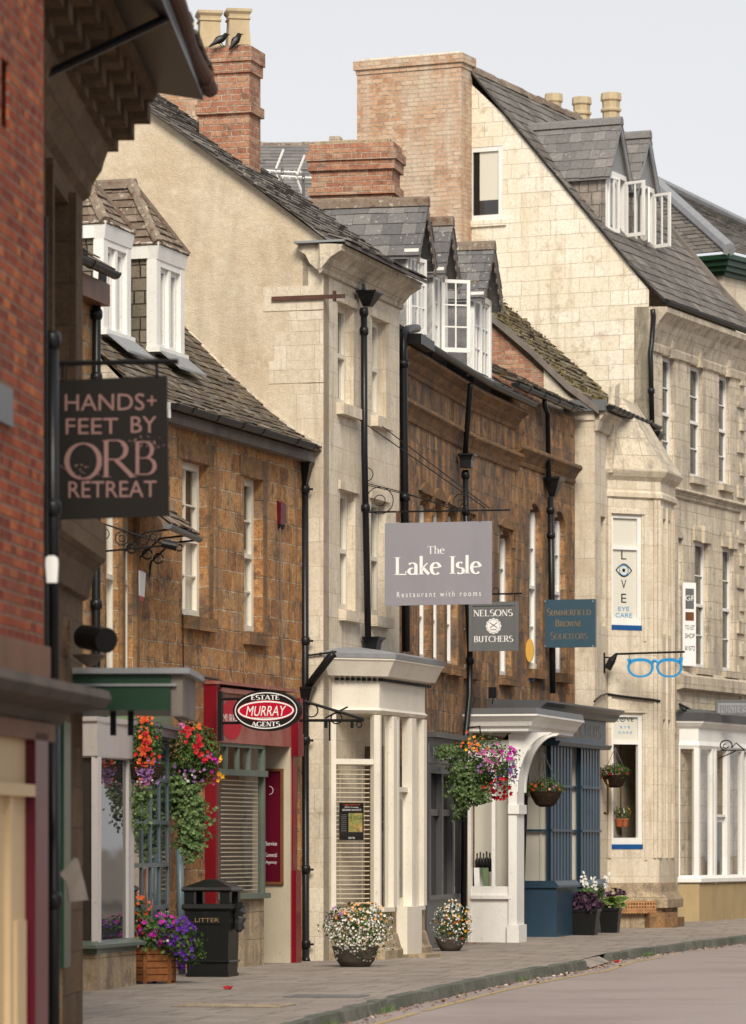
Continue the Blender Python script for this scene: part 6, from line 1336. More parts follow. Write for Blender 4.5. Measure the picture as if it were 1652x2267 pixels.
# second iron bracket, empty, beside the oval sign
EB = Fr(W(664, 1600, 54.5)[:2], (.96, -.28)); m = MB(); e_ = lambda x, y: EB.pt(x, y)
m.tube([e_(664, 1595), e_(806, 1595)], .022, 6); m.tube([e_(672, 1552), e_(806, 1592)], .022, 6); m.tube([e_(674, 1545), e_(674, 1625)], .022, 6); m.tube([e_(720, 1590), e_(770, 1565)], .012, 5); m.tube([e_(730, 1595), e_(730, 1640)], .012, 5)
for x in (722, 780): m.box(EB, EB.S(x - 3), EB.S(x + 3), -.02, .02, EB.Z(x, 1612), EB.Z(x, 1597))
for x, y, r in ((690, 1573, 14), (745, 1590, 12), (795, 1604, 6)): m.tube([e_(x + r * math.cos(R(a)), y + r * math.sin(R(a))) for a in range(0, 361, 20)], .010, 5)
single(m, 'iron_bracket', M['black'], 'empty black iron sign bracket with small scrolls beside the oval sign', 'bracket')

NF = Fr(W(1040, 1390, 65.2)[:2], HI2.n)
t = board('hanging_sign', "small grey framed butcher's sign with white letters and round white seal", NF, 1040, 1146, 1334, 1440, 'greyl', frame='greyl', fw=.05)
RT('NELSONS', NF, 1049, 1135, 1350, 1364, 'signwhite', t, wt=.16); RT('BUTCHERS', NF, 1050, 1136, 1408, 1421, 'signwhite', t, wt=.16)
cc = (NF.S(1093), NF.Z(1093, 1386)); r_ = NF.S(1109.5) - NF.S(1093)
pts = [(cc[0] + r_ * (1 + .05 * math.cos(12 * R(a))) * math.cos(R(a)), cc[1] + r_ * (1 + .05 * math.cos(12 * R(a))) * math.sin(R(a))) for a in range(0, 360, 6)]
MB().plate(NF, pts, .001, .005).build('seal', M['signwhite'], t)
m = MB(); m.tube([NF.at(cc[0] + r_ * .85 * math.cos(R(a)), .006, cc[1] + r_ * .85 * math.sin(R(a))) for a in range(0, 361, 15)], .003, 4)
for sg in (-1, 1): m.tube([NF.at(cc[0] - sg * r_ * .5, .007, cc[1] - r_ * .25), NF.at(cc[0] + sg * r_ * .5, .007, cc[1] + r_ * .45)], .006, 4)
m.box(NF, cc[0] - r_ * .4, cc[0] + r_ * .4, .005, .008, cc[1] - r_ * .52, cc[1] - r_ * .42); m.build('seal_marks', M['greyl'], t)
m = MB(); n_ = lambda x, y: NF.pt(x, y, -.02); m.tube([n_(1040, 1316), n_(1156, 1314)], .016, 6); m.tube([n_(1098 + 7 * math.cos(R(a)), 1308 + 7 * math.sin(R(a))) for a in range(0, 361, 20)], .008, 5)
for x in (1062, 1140): m.tube([n_(x, 1315), n_(x, 1333)], .008, 5)
m.build('bracket', M['black'], t)

SF = Fr(HJ.at(HJ.S(1203), 0, 0)[:2], HJ.n)
t = board('hanging_sign', 'blue solicitors sign with faded brown lettering in front of a black downpipe', SF, 1203, 1317, 1327, 1433, 'navy2', th=.12)
RT('Summerfield', SF, 1211, 1309, 1347, 1362, 'gold_l', t, big=.78, wt=.16); RT('Browne', SF, 1230, 1289, 1372, 1387, 'gold_l', t, big=.78, wt=.16); RT('Solicitors', SF, 1219, 1301, 1399, 1415, 'gold_l', t, big=.78, wt=.12)
m = MB()
for x in (1207, 1313):
    for y in (1331, 1430): m.plate(SF, oval((SF.S(x), SF.Z(x, y)), .008, .008, 8), .0, .006)
m.build('screw', M['signwhite'], t)

# glasses
GF = Fr(HL.at(HL.S(1337), 0, 0)[:2], HL.n); g_ = lambda x, y, o=0: GF.pt(x, y, o)
t = thing('glasses_sign', 'giant sky blue spectacles hanging outside the opticians', 'sign', g_(1450, 1500)); 
def lens(cx, cy, sx):
    pts = []
    for a in range(0, 360, 12):
        c, s = math.cos(R(a)), math.sin(R(a)); ex = 29.5 * abs(c) ** .8 * (1 if c > 0 else -1); ey = (21 if s < 0 else 22) * abs(s) ** .85 * (1 if s > 0 else -1); w_ = 1 - .13 * max(0, s); pts.append((cx + ex * w_ * sx, cy + ey))
    return pts
m = MB()
for cx, sx in ((1418, 1), (1482, 1)):
    P = lens(cx, 1478, sx); n = len(P); o_ = []
    I = [(cx + (x - cx) * .80, 1478 + (y - 1478) * (.66 if y < 1478 else .80)) for x, y in P]
    for q in range(n):
        j = (q + 1) % n; A = [g_(*P[q], -.03), g_(*P[j], -.03), g_(*I[j], -.03), g_(*I[q], -.03)]; B = [g_(*P[q], .03), g_(*P[j], .03), g_(*I[j], .03), g_(*I[q], .03)]; m.hexa(A + B)
m.tube([g_(1441, 1470), g_(1446, 1464), g_(1450, 1462), g_(1455, 1464), g_(1459, 1470)], .03, 8)
m.hexa([g_(1388, 1458, -.03), g_(1398, 1458, -.03), g_(1396, 1470, -.03), g_(1390, 1466, -.03), g_(1388, 1458, .03), g_(1398, 1458, .03), g_(1396, 1470, .03), g_(1390, 1466, .03)])
m.hexa([g_(1503, 1456, -.03), g_(1513, 1456, -.03), g_(1511, 1466, -.03), g_(1504, 1470, -.03), g_(1503, 1456, .03), g_(1513, 1456, .03), g_(1511, 1466, .03), g_(1504, 1470, .03)])
m.build('spectacle_frame', M['lblue'], t)
m = MB(); m.tube([g_(1362, 1448, -.0), g_(1516, 1443, 0)], .022, 6); m.tube([g_(1337, 1445), g_(1337, 1490)], .03, 6); m.tube([g_(1338, 1455), g_(1352, 1456)], .015, 5)
for x in (1393, 1507): m.tube([g_(x, 1446), g_(x, 1458)], .006, 4)
m.build('bracket', M['black'], t); MB().tube([g_(1345, 1481), g_(1355, 1462), g_(1364, 1449)], [.07, .07, .03], 10).build('spot_lamp', M['black'], t)
# to let board and yard sign
TF = Fr(HT.at(HT.S(1511), .05, 0)[:2], (.87, .5)); tt = board('letting_board', 'tall narrow white letting board fixed to the limestone front', TF, 1512, 1541, 1290, 1474, 'signwhite', th=.04)
a0, a1 = TF.S(1512), TF.S(1541)
for txt, y0, y1, mt in (('GP', 1318, 1330, 'signwhite'), ('TO LET', 1384, 1394, 'signk'), ('SHOP', 1402, 1413, 'signk'), ('01572', 1430, 1440, 'signk')):
    if txt == 'GP': box(TF, a0 + .06, a1 - .05, .0, .004, TF.Z(1526, 1348), TF.Z(1526, 1303)).build('panel', M['greyl'], tt); box(TF, a0 + .06, a1 - .05, .0, .004, TF.Z(1526, 1374), TF.Z(1526, 1355)).build('panel', M['wood'], tt)
    put_text(txt, TF, a0 + .05, a1 - .03, TF.Z(1526, y1), TF.Z(1526, y0), .001 if txt != 'GP' else .004, mt, tt)
PRF = Fr(W(1585, 1570, 80.3)[:2], (.999, .04)); tt = board('yard_sign', 'weathered grey board lettered PRINTERS YARD above the white shop at the right edge', PRF, 1586, 1700, 1551, 1582, 'lead', th=.05, frame='greyl', fw=.03)
RT('PRINTERS YARD', PRF, 1594, 1692, 1562, 1578, 'greyp', tt, wt=.12)
m = MB(); f = Fr(W(1595, 1650, 79.3)[:2], (1, 0)); q = lambda x, y: f.pt(x, y)
m.tube([q(1595, 1661), q(1650, 1661)], .012, 5); m.tube([q(1608 + 13 * math.cos(R(a)), 1650 + 11 * math.sin(R(a))) for a in range(90, 400, 20)] + [q(1630, 1645), q(1648, 1660)], .014, 5); m.tube([q(1590, 1680), q(1630, 1662)], .012, 5); m.tube([q(1607 + 6 * math.cos(R(a)), 1652 + 5 * math.sin(R(a))) for a in range(0, 300, 20)], .01, 5)
single(m, 'iron_bracket', M['black'], 'small black scroll bracket in front of the white shop window at the far right', 'bracket')
# hands and feet sign, nearest
HF = Fr(W(118, 990, 30.5)[:2], (.995, -.10))
t = thing('hanging_sign', 'black salon sign lettered in dusty pink, blurred in the foreground', 'sign', HF.at(.5, 0, 5)); 
pl = [(HF.S(x), HF.Z(x, y)) for x, y in ((128, 1150), (374, 1142), (369, 831), (117, 843))]
MB().plate(HF, pl, -.04, 0).build('board', M['signk'], t)
for txt, x0, x1, y0, y1 in (('HANDS', 144, 320, 872, 909), ('+', 326, 347, 876, 898), ('FEET', 146, 262, 926, 961), ('BY', 290, 347, 922, 958), ('RETREAT', 152, 347, 1065, 1101)):
    fn = put_text
    m_ = RT(txt, HF, x0, x1, y0, y1, 'pinkl', t, fn, o=.0)
roman('O', HF, HF.S(145), HF.S(226), HF.Z(185, 1060), HF.Z(185, 982), 0, 'pinkl', t, wt=.12); RT('R', HF, 226, 300, 975, 1056, 'pinkl', t, wt=.10); RT('B', HF, 297, 352, 978, 1050, 'pinkl', t, wt=.10)
sp_ = MB()
for _ in range(60): a = random.choice([(160, 1040), (335, 985), (300, 980), (205, 1055)]); x, y = a[0] + random.gauss(0, 16), a[1] + random.gauss(0, 8); sp_.plate(HF, oval((HF.S(x), HF.Z(x, y)), random.uniform(.002, .009), random.uniform(.002, .008), 7), .0, .003)
sp_.build('splatter', M['pinkl'], t)
m = MB(); m.tube([HF.pt(97, 805), HF.pt(395, 800)], .022, 6); m.tube([HF.pt(347, 800), HF.pt(348, 833)], .012, 5); m.tube([HF.pt(140, 805), HF.pt(140, 843)], .012, 5); m.tube([HF.pt(97, 965), HF.pt(130, 965)], .02, 5); m.build('bracket', M['black'], t)

# wall boxes and lamps
def wbox(fr, x0, x1, y0, y1, o1, mat, label, cap=None, name='alarm_box'):
    t = thing(name, label, 'alarm box', fr.pt((x0 + x1) / 2, y1)); a0, a1 = fr.S(x0), fr.S(x1); z0, z1 = fr.Z(x0, y1), fr.Z(x0, y0)
    m = MB(); m.hexa([fr.at(a0 + .02, 0, z0), fr.at(a0 + .02, o1 * .8, z0), fr.at(a1 - .02, o1 * .8, z0), fr.at(a1 - .02, 0, z0), fr.at(a0, 0, z1), fr.at(a0, o1, z1 - .04), fr.at(a1, o1, z1 - .04), fr.at(a1, 0, z1)]); m.build('housing', M[mat], t)
    if cap: m = MB().hexa([fr.at(a0 + .04, 0, z0 - .06), fr.at(a0 + .04, o1 * .55, z0 - .06), fr.at(a1 - .04, o1 * .55, z0 - .06), fr.at(a1 - .04, 0, z0 - .06), fr.at(a0 + .02, 0, z0 - .001), fr.at(a0 + .02, o1 * .8, z0 - .001), fr.at(a1 - .02, o1 * .8, z0 - .001), fr.at(a1 - .02, 0, z0 - .001)]); m.build('strobe', M[cap], t)
    return t
wbox(HD, 298, 311, 1257, 1318, .07, 'signwhite', 'ivory burglar alarm box with red strobe beside the mullioned window', 'signred')
wbox(HB, 613, 625, 1108, 1160, .06, 'maroon', 'dark purple alarm box at the right end of the brown stone wall', 'signk')
t = wbox(HJ, 1171, 1176, 1465, 1500, .10, 'offw', 'cream alarm box with yellow disc between the grey and the blue hanging signs', 'blue')
p = HJ.pt(1173, 1440, .07); YF = Fr((p.x, p.y), HJ.n); MB().plate(YF, oval((0, p.z), .07, .20, 24), -.03, .01).build('disc', M['amber'], t)
t = thing('flood_lamp', 'small black floodlight low on the dark terrace wall, left of the white canopy', 'lamp', HI2.at(.2, .1, 3.9)); p = W(1091, 1535, 66.6); q = Fr((p.x, p.y), (1, 0)); box(q, -.07, .06, -.05, .08, p.z - .08, p.z + .10).build('housing', M['black'], t); MB().tube([W(1092, 1545, 66.6), W(1090, 1558, 66.8)], .01, 5).build('bracket', M['black'], t)
m = MB(); SPF = Fr(HS.at(4.32, .15, 0)[:2], (.99, -.12)); q = lambda x, y: SPF.pt(x, y)
t = thing('spot_lamp', 'black spot lamp at the tip of a scrolled iron arm under the black salon sign', 'lamp', q(365, 1205))
m.tube([q(216, 1155), q(362, 1204)], .010, 5); m.tube([q(216, 1222), q(362, 1208)], .012, 5)
for x, y, r in ((229, 1182, 13), (270, 1192, 15), (270, 1192, 7), (320, 1196, 9)): m.tube([q(x + r * math.cos(R(a)), y + r * math.sin(R(a))) for a in range(0, 361, 24)], .006, 4)
m.build('scrolled_arm', M['black'], t); MB().tube([q(360, 1203), q(393, 1210)], [.05, .055], 12).build('housing', M['black'], t)

# ================================================================ litter bin
cs, sn = math.cos(R(11.5)), math.sin(R(11.5)); P = W(410, 2162, 49.2); BN = Fr((P.x, P.y), (cs, -sn)); w_ = .545
t = thing('litter_bin', 'black cast iron litter bin with pyramid lid and raised lettering plate', 'litter bin', BN.at(w_ / 2, -w_ / 2, 0))
def rb(e0, z0, e1, z1, m, W_=w_):
    a = [BN.at(-e0, e0, z0), BN.at(W_ + e0, e0, z0), BN.at(W_ + e0, -W_ - e0, z0), BN.at(-e0, -W_ - e0, z0)]; b = [BN.at(-e1, e1, z1), BN.at(W_ + e1, e1, z1), BN.at(W_ + e1, -W_ - e1, z1), BN.at(-e1, -W_ - e1, z1)]; m.hexa(a + b)
m = MB(); rb(-.01, 0, -.005, .04, m); rb(-.02, .04, .002, .80, m); rb(-.004, .17, .012, .185, m); rb(.012, .185, -.002, .2, m); rb(.01, .80, .04, .83, m); rb(.04, .83, .03, .88, m)
for a0, o0 in ((-.01, -.11), (w_ - .11, -.11), (-.01, -w_ - .01), (w_ - .11, -w_ - .01)): m.box(BN, a0, a0 + .12, o0, o0 + .12, .88, 1.03)
m.build('body', M['blackp'], t); m = MB(); rb(.02, 1.03, .045, 1.05, m); rb(.045, 1.05, .03, 1.085, m); rb(.02, 1.085, -.19, 1.175, m); rb(-.19, 1.175, -.24, 1.185, m); m.build('lid', M['blackp'], t)
z0, z1 = BN.Z(460, 2046), BN.Z(460, 2028); a0, a1 = BN.S(427), BN.S(491); pl_ = box(BN, a0, a1, .0, .008, z0, z1).build('name_plate', M['blackp'], t)
put_text('LITTER', BN, a0 + .03, a1 - .03, z0 + .025, z1 - .025, .008, 'gold_l', pl_)
m = MB(); c = BN.at(w_ + .05, -.3, .72)
m.tube([c + V(random.uniform(-.02, .02), random.uniform(-.02, .02), z_) for z_ in (-.17, -.13, -.08, -.03, .02, .07, .11, .14)], [.03, .07, .06, .08, .065, .085, .06, .07], 9)
m.build('bin_bag', M['foil'], t)

# ================================================================ planting
def fan(name, label, cat, loc): return thing(name, label, cat, loc)
def petals(parent, spec):
    for mt, lst, r in spec:
        m = MB()
        for (c, rx, ry, rz, n) in lst: blooms(m, c, rx, ry, rz, n, r)
        if m.v: m.build('blossom', M[mt], parent)
def U(d): return d / F
# wooden planter
P = W(296, 2182, 46.6); c = V(P.x + .17, P.y + .35, 0); t = thing('wooden_planter', 'brown slatted wooden planter crowded with magenta and violet petunias', 'planter', c)
m = MB()
for k in range(5): rr = .30 - .003 * k; m.lathe((c.x, c.y, .03 + k * .078), [(rr, 0), (rr + .004, .004), (rr + .004, .066), (rr, .07)], 6, rot=R(-8))
for k in range(6): a = R(-8) + 2 * math.pi * (k + .5) / 6; m.box(Fr((c.x + .29 * math.cos(a), c.y + .29 * math.sin(a)), (math.cos(a), math.sin(a))), -.02, .02, -.02, .02, 0, .42)
m.build('slatted_box', M['woodp'], t)
m = MB(); fc = V(c.x + .1, c.y - .1, .55); clump(m, fc, .38, .34, .22, 900, .06); clump(m, (c.x + .4, c.y - .15, .45), .25, .22, .24, 500, .06); clump(m, (c.x - .12, c.y - .1, .72), .16, .16, .26, 300, .05); m.build('foliage', M['leaf'], t)
petals(t, (('magenta', [((c.x + .08, c.y - .18, .58), .28, .26, .20, 60)], .040), ('violet', [((c.x + .33, c.y - .2, .54), .20, .22, .22, 85), ((c.x + .40, c.y - .2, .33), .11, .15, .16, 28)], .040), ('redfl', [((c.x - .16, c.y - .2, .5), .12, .16, .22, 40)], .032), ('orange', [((c.x - .12, c.y - .15, .88), .14, .14, .14, 26)], .030), ('whitef', [((c.x + .2, c.y - .2, .56), .16, .2, .15, 12)], .026)))
# big hanging baskets
def hook(parent, pts, r=.012): MB().tube(pts, r, 5).build('hook', M['black'], parent)
def basket(label, cx, cy, d, rx, rz, leafn, specs, trails, lm='leaf', hookpts=None, tl=60, ls=.045):
    c = W(cx, cy, d); t = thing('hanging_basket', label, 'flower basket', c); 
    m = MB(); m.lathe((c.x, c.y, c.z - rz * .75), [(.05, 0), (.17, .06), (.21, .22), (.2, .22)], 14); m.build('basket', M['basketb'], t)
    m = MB(); clump(m, c, rx, rx * .9, rz, int(leafn * 1.3), ls); m.build('foliage', M[lm], t)
    m = MB()
    for (x, y0, y1, n) in trails:
        for k in range(n): p = W(x + random.gauss(0, 9), y0, d) + V(0, random.uniform(-rx * .7, rx * .2), 0); trail(m, p, (y1 - y0) * U(d) * random.uniform(.6, 1.0), int(tl * random.uniform(.6, 1)), .05)
    if m.v: m.build('trailing_ivy', M['leafl'], t)
    ps = {}
    for mt, x, y, sx, sy, n, r in specs: ps.setdefault((mt, r), []).append((x, y, sx, sy, n))
    for (mt, r), lst in ps.items():
        m = MB()
        for x, y, sx, sy, n in lst:
            for k in range(n):
                q = W(x + random.gauss(0, sx), y + random.gauss(0, sy), d); dx, dz = (q.x - c.x) / rx, (q.z - c.z) / rz; s = max(0, 1 - dx * dx - dz * dz) ** .5; bloom(m, V(q.x, q.y - rx * .9 * s - .04, q.z), r * random.uniform(.7, 1.2), V(dx * .6 + random.gauss(0, .3), -1, dz * .5 + random.gauss(.1, .3)))
        m.build('blossom', M[mt], t)
    if hookpts: hook(t, hookpts)
    return t
basket('tall basket of orange begonias and pink petunias in front of the blue grey bow window', 322, 1670, 46.2, .18, .44, 1500,
       [('orange', 322, 1655, 12, 34, 40, .034), ('redfl', 324, 1650, 12, 30, 26, .034), ('lilac', 322, 1712, 14, 16, 34, .033), ('pink', 315, 1730, 13, 12, 18, .03), ('orange', 322, 1595, 6, 7, 8, .036), ('whitef', 318, 1745, 12, 10, 14, .022)], [(304, 1740, 1850, 5), (330, 1735, 1790, 2)], hookpts=[W(312, 1560, 46.6), W(320, 1578, 46.2), W(322, 1620, 46.2)])
basket('large leafy basket with red begonias and long green ivy trails beside the crimson shopfront', 430, 1675, 50.2, .33, .40, 2600,
       [('redfl', 415, 1622, 9, 12, 10, .042), ('redfl', 440, 1650, 8, 14, 12, .042), ('redfl', 458, 1676, 8, 10, 7, .04), ('magenta', 478, 1690, 6, 14, 9, .035), ('yellow', 486, 1680, 4, 6, 6, .036), ('yellow', 486, 1715, 4, 6, 8, .036), ('orange', 438, 1612, 8, 5, 4, .032), ('lilac', 425, 1708, 24, 18, 13, .030), ('pink', 440, 1722, 26, 16, 7, .026), ('whitef', 422, 1726, 12, 8, 8, .025), ('pink', 405, 1608, 4, 4, 3, .04)],
       [(418, 1740, 1890, 18), (436, 1770, 1890, 9), (385, 1690, 1820, 10), (425, 1790, 1935, 12), (405, 1720, 1800, 12)], tl=90, hookpts=[W(388, 1588, 50.6), W(404, 1600, 50.4), W(425, 1605, 50.2), W(430, 1650, 50.2)])
basket('biggest basket with pink, red and blue flowers hanging before the white porch', 1068, 1693, 63.0, .54, .42, 2600,
       [('pink', 1085, 1682, 19, 18, 34, .036), ('lilac', 1080, 1705, 24, 16, 14, .028), ('redfl', 1102, 1756, 13, 8, 14, .055), ('redfl', 1112, 1732, 14, 10, 9, .045), ('magenta', 1128, 1672, 9, 10, 10, .05), ('indigo', 1136, 1712, 6, 16, 36, .02), ('indigo', 1100, 1722, 20, 12, 14, .016), ('yellow', 1048, 1650, 12, 14, 7, .036), ('orange', 1040, 1655, 26, 12, 18, .032), ('redfl', 1055, 1752, 14, 8, 6, .035), ('whitef', 1090, 1700, 26, 20, 30, .014), ('magenta', 1130, 1700, 6, 6, 3, .045)],
       [(1025, 1690, 1800, 22), (1040, 1700, 1780, 14), (1012, 1700, 1820, 8), (990, 1650, 1690, 5), (1060, 1740, 1790, 6)], tl=70, hookpts=[W(1035, 1612, 63.6), W(1050, 1610, 63.3), W(1062, 1608, 63), W(1064, 1625, 63)])
def bowl_basket(label, cx, y_rim, d, r, specs, chain_top):
    c = W(cx, y_rim, d); t = thing('hanging_basket', label, 'flower basket', c); MB().lathe((c.x, c.y, c.z - r * .95), [(r * .35, 0), (r * .62, r * .15), (r * .9, r * .65), (r * 1.02, r * .95), (r * .95, r * .96)], 18).build('basket', M['basketb'], t)
    m = MB(); clump(m, c + V(0, 0, .06), r * 1.25, r * 1.1, r * .55, 800, .042); clump(m, c + V(-r * 1.1, 0, .03), r * .5, r * .5, r * .45, 180, .04); clump(m, c + V(0, 0, r * .6), r * .45, r * .4, r * .4, 100, .04); m.build('foliage', M['leaf'], t)
    petals(t, [(mt, [((c.x, c.y, c.z + .04), r * 1.1, r, r * .4, n)], .035) for mt, n in specs])
    top = W(*chain_top, d); m = MB()
    for a in (20, 150, 270): m.tube([c + V(r * math.cos(R(a)), r * math.sin(R(a)), 0), top], .006, 4)
    m.build('chain', M['greyl'], t)
bowl_basket('small brown wicker bowl basket with orange blooms hanging on chains before the navy shopfront', 1208, 1752, 67.2, .27, (('orange', 18), ('peach', 8), ('pink', 5)), (1204, 1668))
bowl_basket('little bowl basket of coral flowers half hidden at the far edge of the navy shopfront', 1361, 1716, 74.0, .24, (('orange', 14), ('redfl', 12), ('pink', 5)), (1362, 1655))
MB().tube([W(1164, 1650, 67.4), W(1204, 1668, 67.2)], .012, 5)
# stone pots
def bowl_pot(label, cx, by, d, r, mat, fl, fr_, specs, ln):
    P = W(cx, by, d); c = V(P.x, P.y + r, gz(P.y)); t = thing('flower_pot', label, 'planter', c); MB().lathe(c, [(r * .62, 0), (r * .85, r * .3), (r, r * .75), (r * 1.03, r * .9), (r * .93, r * .92)], 20).build('pot', M[mat], t, True)
    m = MB(); cc = V(*fl, 0); fc = W(fl[0], fl[1], d); fc.y += r * .8; clump(m, fc, fr_[0], fr_[0] * .85, fr_[1], ln, .042); m.build('foliage', M['leaf'], t)
    petals(t, [(mt, [((fc.x + dx * fr_[0], fc.y - .05, fc.z + dz * fr_[1]), fr_[0] * sx, fr_[0] * .85 * sx, fr_[1] * sz, n)], s) for mt, dx, dz, sx, sz, n, s in specs])
    return t, fc
bowl_pot('rounded grey stone pot overflowing with tiny white flowers under the ivory bay window', 787, 2135, 53.0, .30, 'potst', (793, 2058), (.44, .37), [('whitef', 0, -.1, 1.0, .85, 420, .018), ('whitef', -.1, -.2, .9, .8, 150, .022), ('peach', .1, .45, .8, .5, 60, .034), ('whitef', .5, .4, .4, .5, 30, .035), ('lilac', -.6, .5, .3, .3, 8, .03), ('yellow', .1, .3, .7, .5, 16, .022), ('orange', -.1, .4, .7, .5, 14, .02)], 2200)
bowl_pot('smaller stone pot of white and yellow flowers, right of the restaurant door', 998, 2106, 61.0, .22, 'potst', (1001, 2048), (.28, .35), [('whitef', 0, 0, 1, .95, 230, .018), ('yellow', .1, .3, .9, .8, 40, .030), ('whitef', .0, .6, .6, .5, 40, .02), ('orange', .2, -.1, .7, .6, 12, .024)], 900)
def tub(label, x0, x1, by, ty, d, rot):
    P = W((x0 + x1) / 2, by, d); r = (x1 - x0) / 2 * U(d); c = V(P.x, P.y + r, gz(P.y)); h = (by - ty) * U(d); t = thing('black_planter', label, 'planter', c)
    MB().lathe(c, [(r * .72, 0), (r * .92, h * .88), (r * 1.0, h * .89), (r * 1.0, h), (r * .86, h)], 4, rot=rot).build('tub', M['blackp'], t)
    MB().lathe(c + V(0, 0, h * .8), [(r * .3, 0), (r * .6, .01), (r * .86, h * .14)], 4, rot=rot).build('soil', M['dark'], t)
    return t, c, r, h
t, c, r, h = tub('square black planter with crinkled purple leaves and white hosta spikes, the nearer of the pair', 1268, 1330, 2071, 2012, 70.0, R(-12))
m = MB(); clump(m, c + V(-.02, -.05, h + .10), .30, .26, .17, 520, .11); m.build('purple_foliage', M['leafp'], t)
m = MB(); clump(m, c + V(.10, 0, h + .26), .20, .16, .13, 100, .14); m.build('foliage', M['leafl'], t)
m = MB(); w2_ = MB()
for (x, y) in ((1292, 1932), (1318, 1948), (1342, 1940), (1300, 1955)):
    tp = W(x, y, 70.2); m.tube([c + V(.05, 0, h), tp], .005, 4)
    for k in range(16): leaf(w2_, tp + V(random.gauss(0, .03), random.gauss(0, .03), random.uniform(-.2, .05)), .07, V(random.gauss(0, .5), -1, .1))
m.build('stem', M['leafl'], t); w2_.build('blossom', M['whitef'], t)
t, c, r, h = tub('square black planter of variegated hosta leaves, the farther of the pair', 1328, 1377, 2064, 2008, 71.5, R(-12))
def hostaleaf(m, e, base, tip, w_):
    ax = tip - base; L_ = ax.length; ax.normalize(); sd_ = ax.cross(V(0, -1, .3)); sd_.normalize(); up = sd_.cross(ax)
    for q, s in ((m, .72), (e, 1.0)):
        row = []
        for k in range(7):
            u = k / 6; wd = w_ * s * math.sin(math.pi * min(1, u * .92 + .06)) ** .8; cc_ = base + ax * L_ * u + V(0, 0, -.25 * L_ * u * u) + (up * .006 if q is m else V(0, 0, 0)) + V(0, -.006 if q is m else 0, 0); row.append((cc_ - sd_ * wd + up * wd * .3, cc_, cc_ + sd_ * wd + up * wd * .3))
        for a, b in zip(row, row[1:]): q.face([a[0], a[1], b[1], b[0]]); q.face([a[1], a[2], b[2], b[1]])
m, e = MB(), MB()
for k in range(34):
    a = random.uniform(0, 6.28); el = random.uniform(.1, .9); l = random.uniform(.2, .36); hostaleaf(m, e, c + V(.04 * math.cos(a), .04 * math.sin(a) - .05, h + random.uniform(.0, .12)), c + V(l * math.cos(a), l * math.sin(a) * .8 - .08, h + .02 + l * el * .9), .075)
m.build('hosta_leaf', M['leafv'], t); e.build('leaf_margin', M['hostae'], t)
m = MB(); clump(m, c + V(.12, .1, h + .22), .2, .15, .12, 160, .08); m.build('purple_foliage', M['leafp'], t)
# fallen flowers
for (x, y, mt, rr, lb) in ((505, 2191, 'redfl', .055, 'bright red begonia flower fallen on the paving near the bin'), (1011, 2089, 'redfl', .04, 'red flower fallen by the small stone pot'), (1050, 2090, 'redfl', .03, 'red flower fallen at the foot of the white porch'), (989, 2100, 'orange', .035, 'orange flower fallen left of the small stone pot'), (1000, 2104, 'orange', .03, 'orange flower fallen beside the other orange one, nearer the kerb'), (1366, 2132, 'redfl', .05, 'crumpled red petals in the road past the dropped kerb')):
    d = EYE * F / (y - HY) if y < 2120 or x < 900 else 1.72 * F / (y - HY); p = W(x, y, d); m = MB()
    for k in range(7): bloom(m, p + V(random.gauss(0, rr * .4), random.gauss(0, rr * .4), rr * .35), rr * .8, V(random.gauss(0, .6), -.5, 1))
    single(m, 'fallen_flower', M[mt], lb, 'flower')
# jackdaws on the chimney
def bird(label, feet, tail, head, d):
    f_, tl, hd = W(*feet, d), W(*tail, d), W(*head, d); t = thing('jackdaw', label, 'bird', f_); ax = hd - tl; a = lambda k: tl + ax * k; m = MB()
    dn = V(0, -.0, -1)
    pts = [a(-.02), a(.2), a(.36), a(.5), a(.64), a(.78), a(.88), a(.97), a(1.05)]; off = [0, 0, .008, .012, .006, 0, .008, .018, .012]
    pts = [p + V(0, 0, o_) for p, o_ in zip(pts, off)]; m.tube(pts, [.010, .020, .038, .054, .057, .046, .036, .036, .016], 12)
    hp = pts[7]; sg = 1 if ax.x < .12 else 1; m.build('body', M['signk'], t, True)
    bk = MB().tube([hp + V(.02, -.02, .0), hp + V(.06, -.045, -.012)], [.013, .003], 6); bk.build('beak', M['black'], t)
    lg = MB()
    for q in (-.015, .02): lg.tube([a(.58) + V(q, 0, -.03), V(f_.x + q, f_.y, f_.z)], .006, 5)
    lg.build('leg', M['black'], t)
    wg = MB(); wg.tube([a(-.05) + V(-.0, -.02, .0), a(.3) + V(0, -.035, .01), a(.6) + V(0, -.045, .012), a(.78) + V(0, -.03, .01)], [.006, .022, .032, .012], 8); wg.build('wing', M['greyp'], t, True)
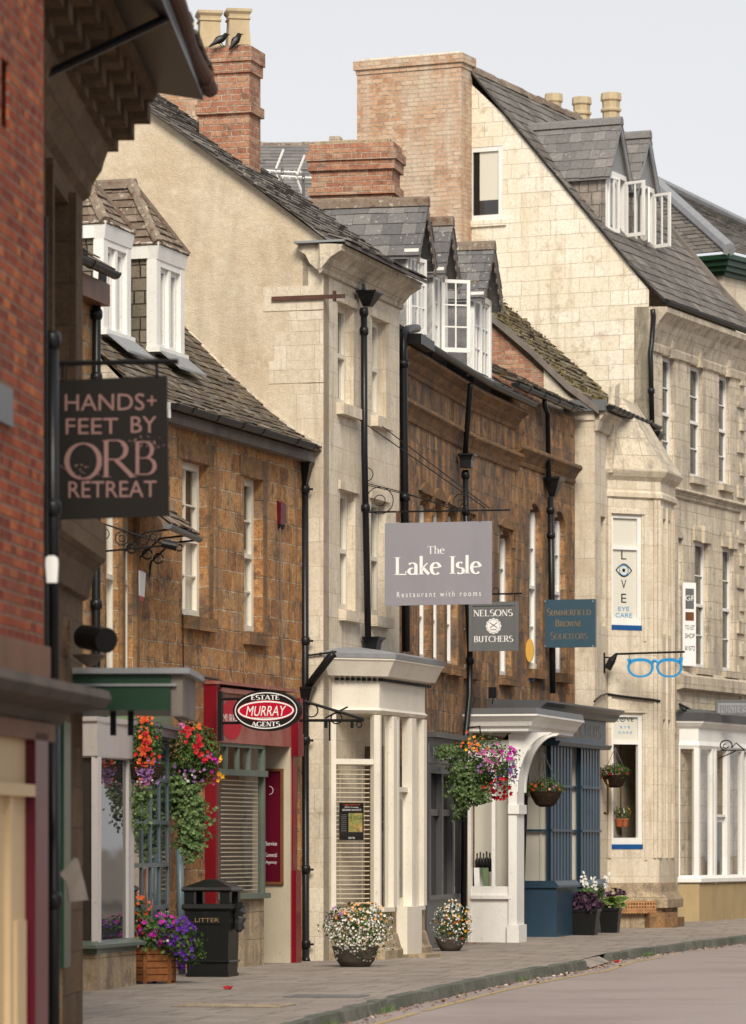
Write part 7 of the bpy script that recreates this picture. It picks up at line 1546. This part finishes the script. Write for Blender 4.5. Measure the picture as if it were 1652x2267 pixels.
bird('jackdaw looking back over its shoulder, between the two buff chimney pots', (494, 104), (464, 103), (502, 79), 57.95)
bird('jackdaw standing in front of the right hand buff chimney pot', (524, 105), (508, 110), (531, 78), 57.93)
# goods behind the butcher's window
for k, (x, hh) in enumerate(((1049, .30), (1056, .32), (1063, .30), (1070, .33), (1077, .31))):
    p = WS.at(WS.S(x), -.25, 0); z = WS.Z(1060, 1930); tb = MB().lathe((p.x, p.y, z), [(.036, 0), (.038, hh * .6), (.014, hh * .75), (.014, hh)], 10)
    o = tb.build('wine_bottle', M['black'], None, True); tag(o, ('leftmost', 'second', 'middle', 'fourth', 'rightmost')[k] + ' dark wine bottle of the row in the white shop window', 'bottle', 'wine bottles in the window')
z = WS.Z(1060, 1962)
for x, y0, mt, lb in ((1056, 1905, 'signwhite', 'pale crisp packet standing under the wine bottles'), (1068, 1915, 'greenl', 'green and white packet standing in the white shop window')):
    a = WS.S(x); m = MB(); m.hexa([WS.at(a - .07, -.16, z), WS.at(a + .08, -.16, z), WS.at(a + .08, -.12, z), WS.at(a - .07, -.12, z), WS.at(a - .08, -.15, z + .3), WS.at(a + .07, -.15, z + .3), WS.at(a + .07, -.13, z + .3), WS.at(a - .08, -.13, z + .3)]); single(m, 'crisp_packet', M[mt], lb, 'packet')
p = LC_.at(LC_.S(1385), -.35, zl(1880) + .62)
for k, dx in enumerate((-.12, .08, .2)):
    q = LC_.at(LC_.S(1388) + dx, -.4, zl(1830)); t = thing('potted_plant', ('terracotta pot with bright flowers, left on the optician window shelf', 'terracotta pot with white flowers, middle of the optician window shelf', 'terracotta pot with yellow flowers, right on the optician window shelf')[k], 'plant', q)
    MB().lathe(q, [(.05, 0), (.075, .12), (.085, .12), (.085, .15)], 12).build('pot', M['terracotta'], t); m = MB(); clump(m, q + V(0, 0, .25), .11, .1, .13, 90, .05); m.build('foliage', M['leaf'], t); m = MB(); blooms(m, q + V(0, 0, .28), .1, .1, .1, 14, .025); m.build('blossom', M[('peach', 'whitef', 'yellow')[k]], t)
print('objects', len(bpy.data.objects))
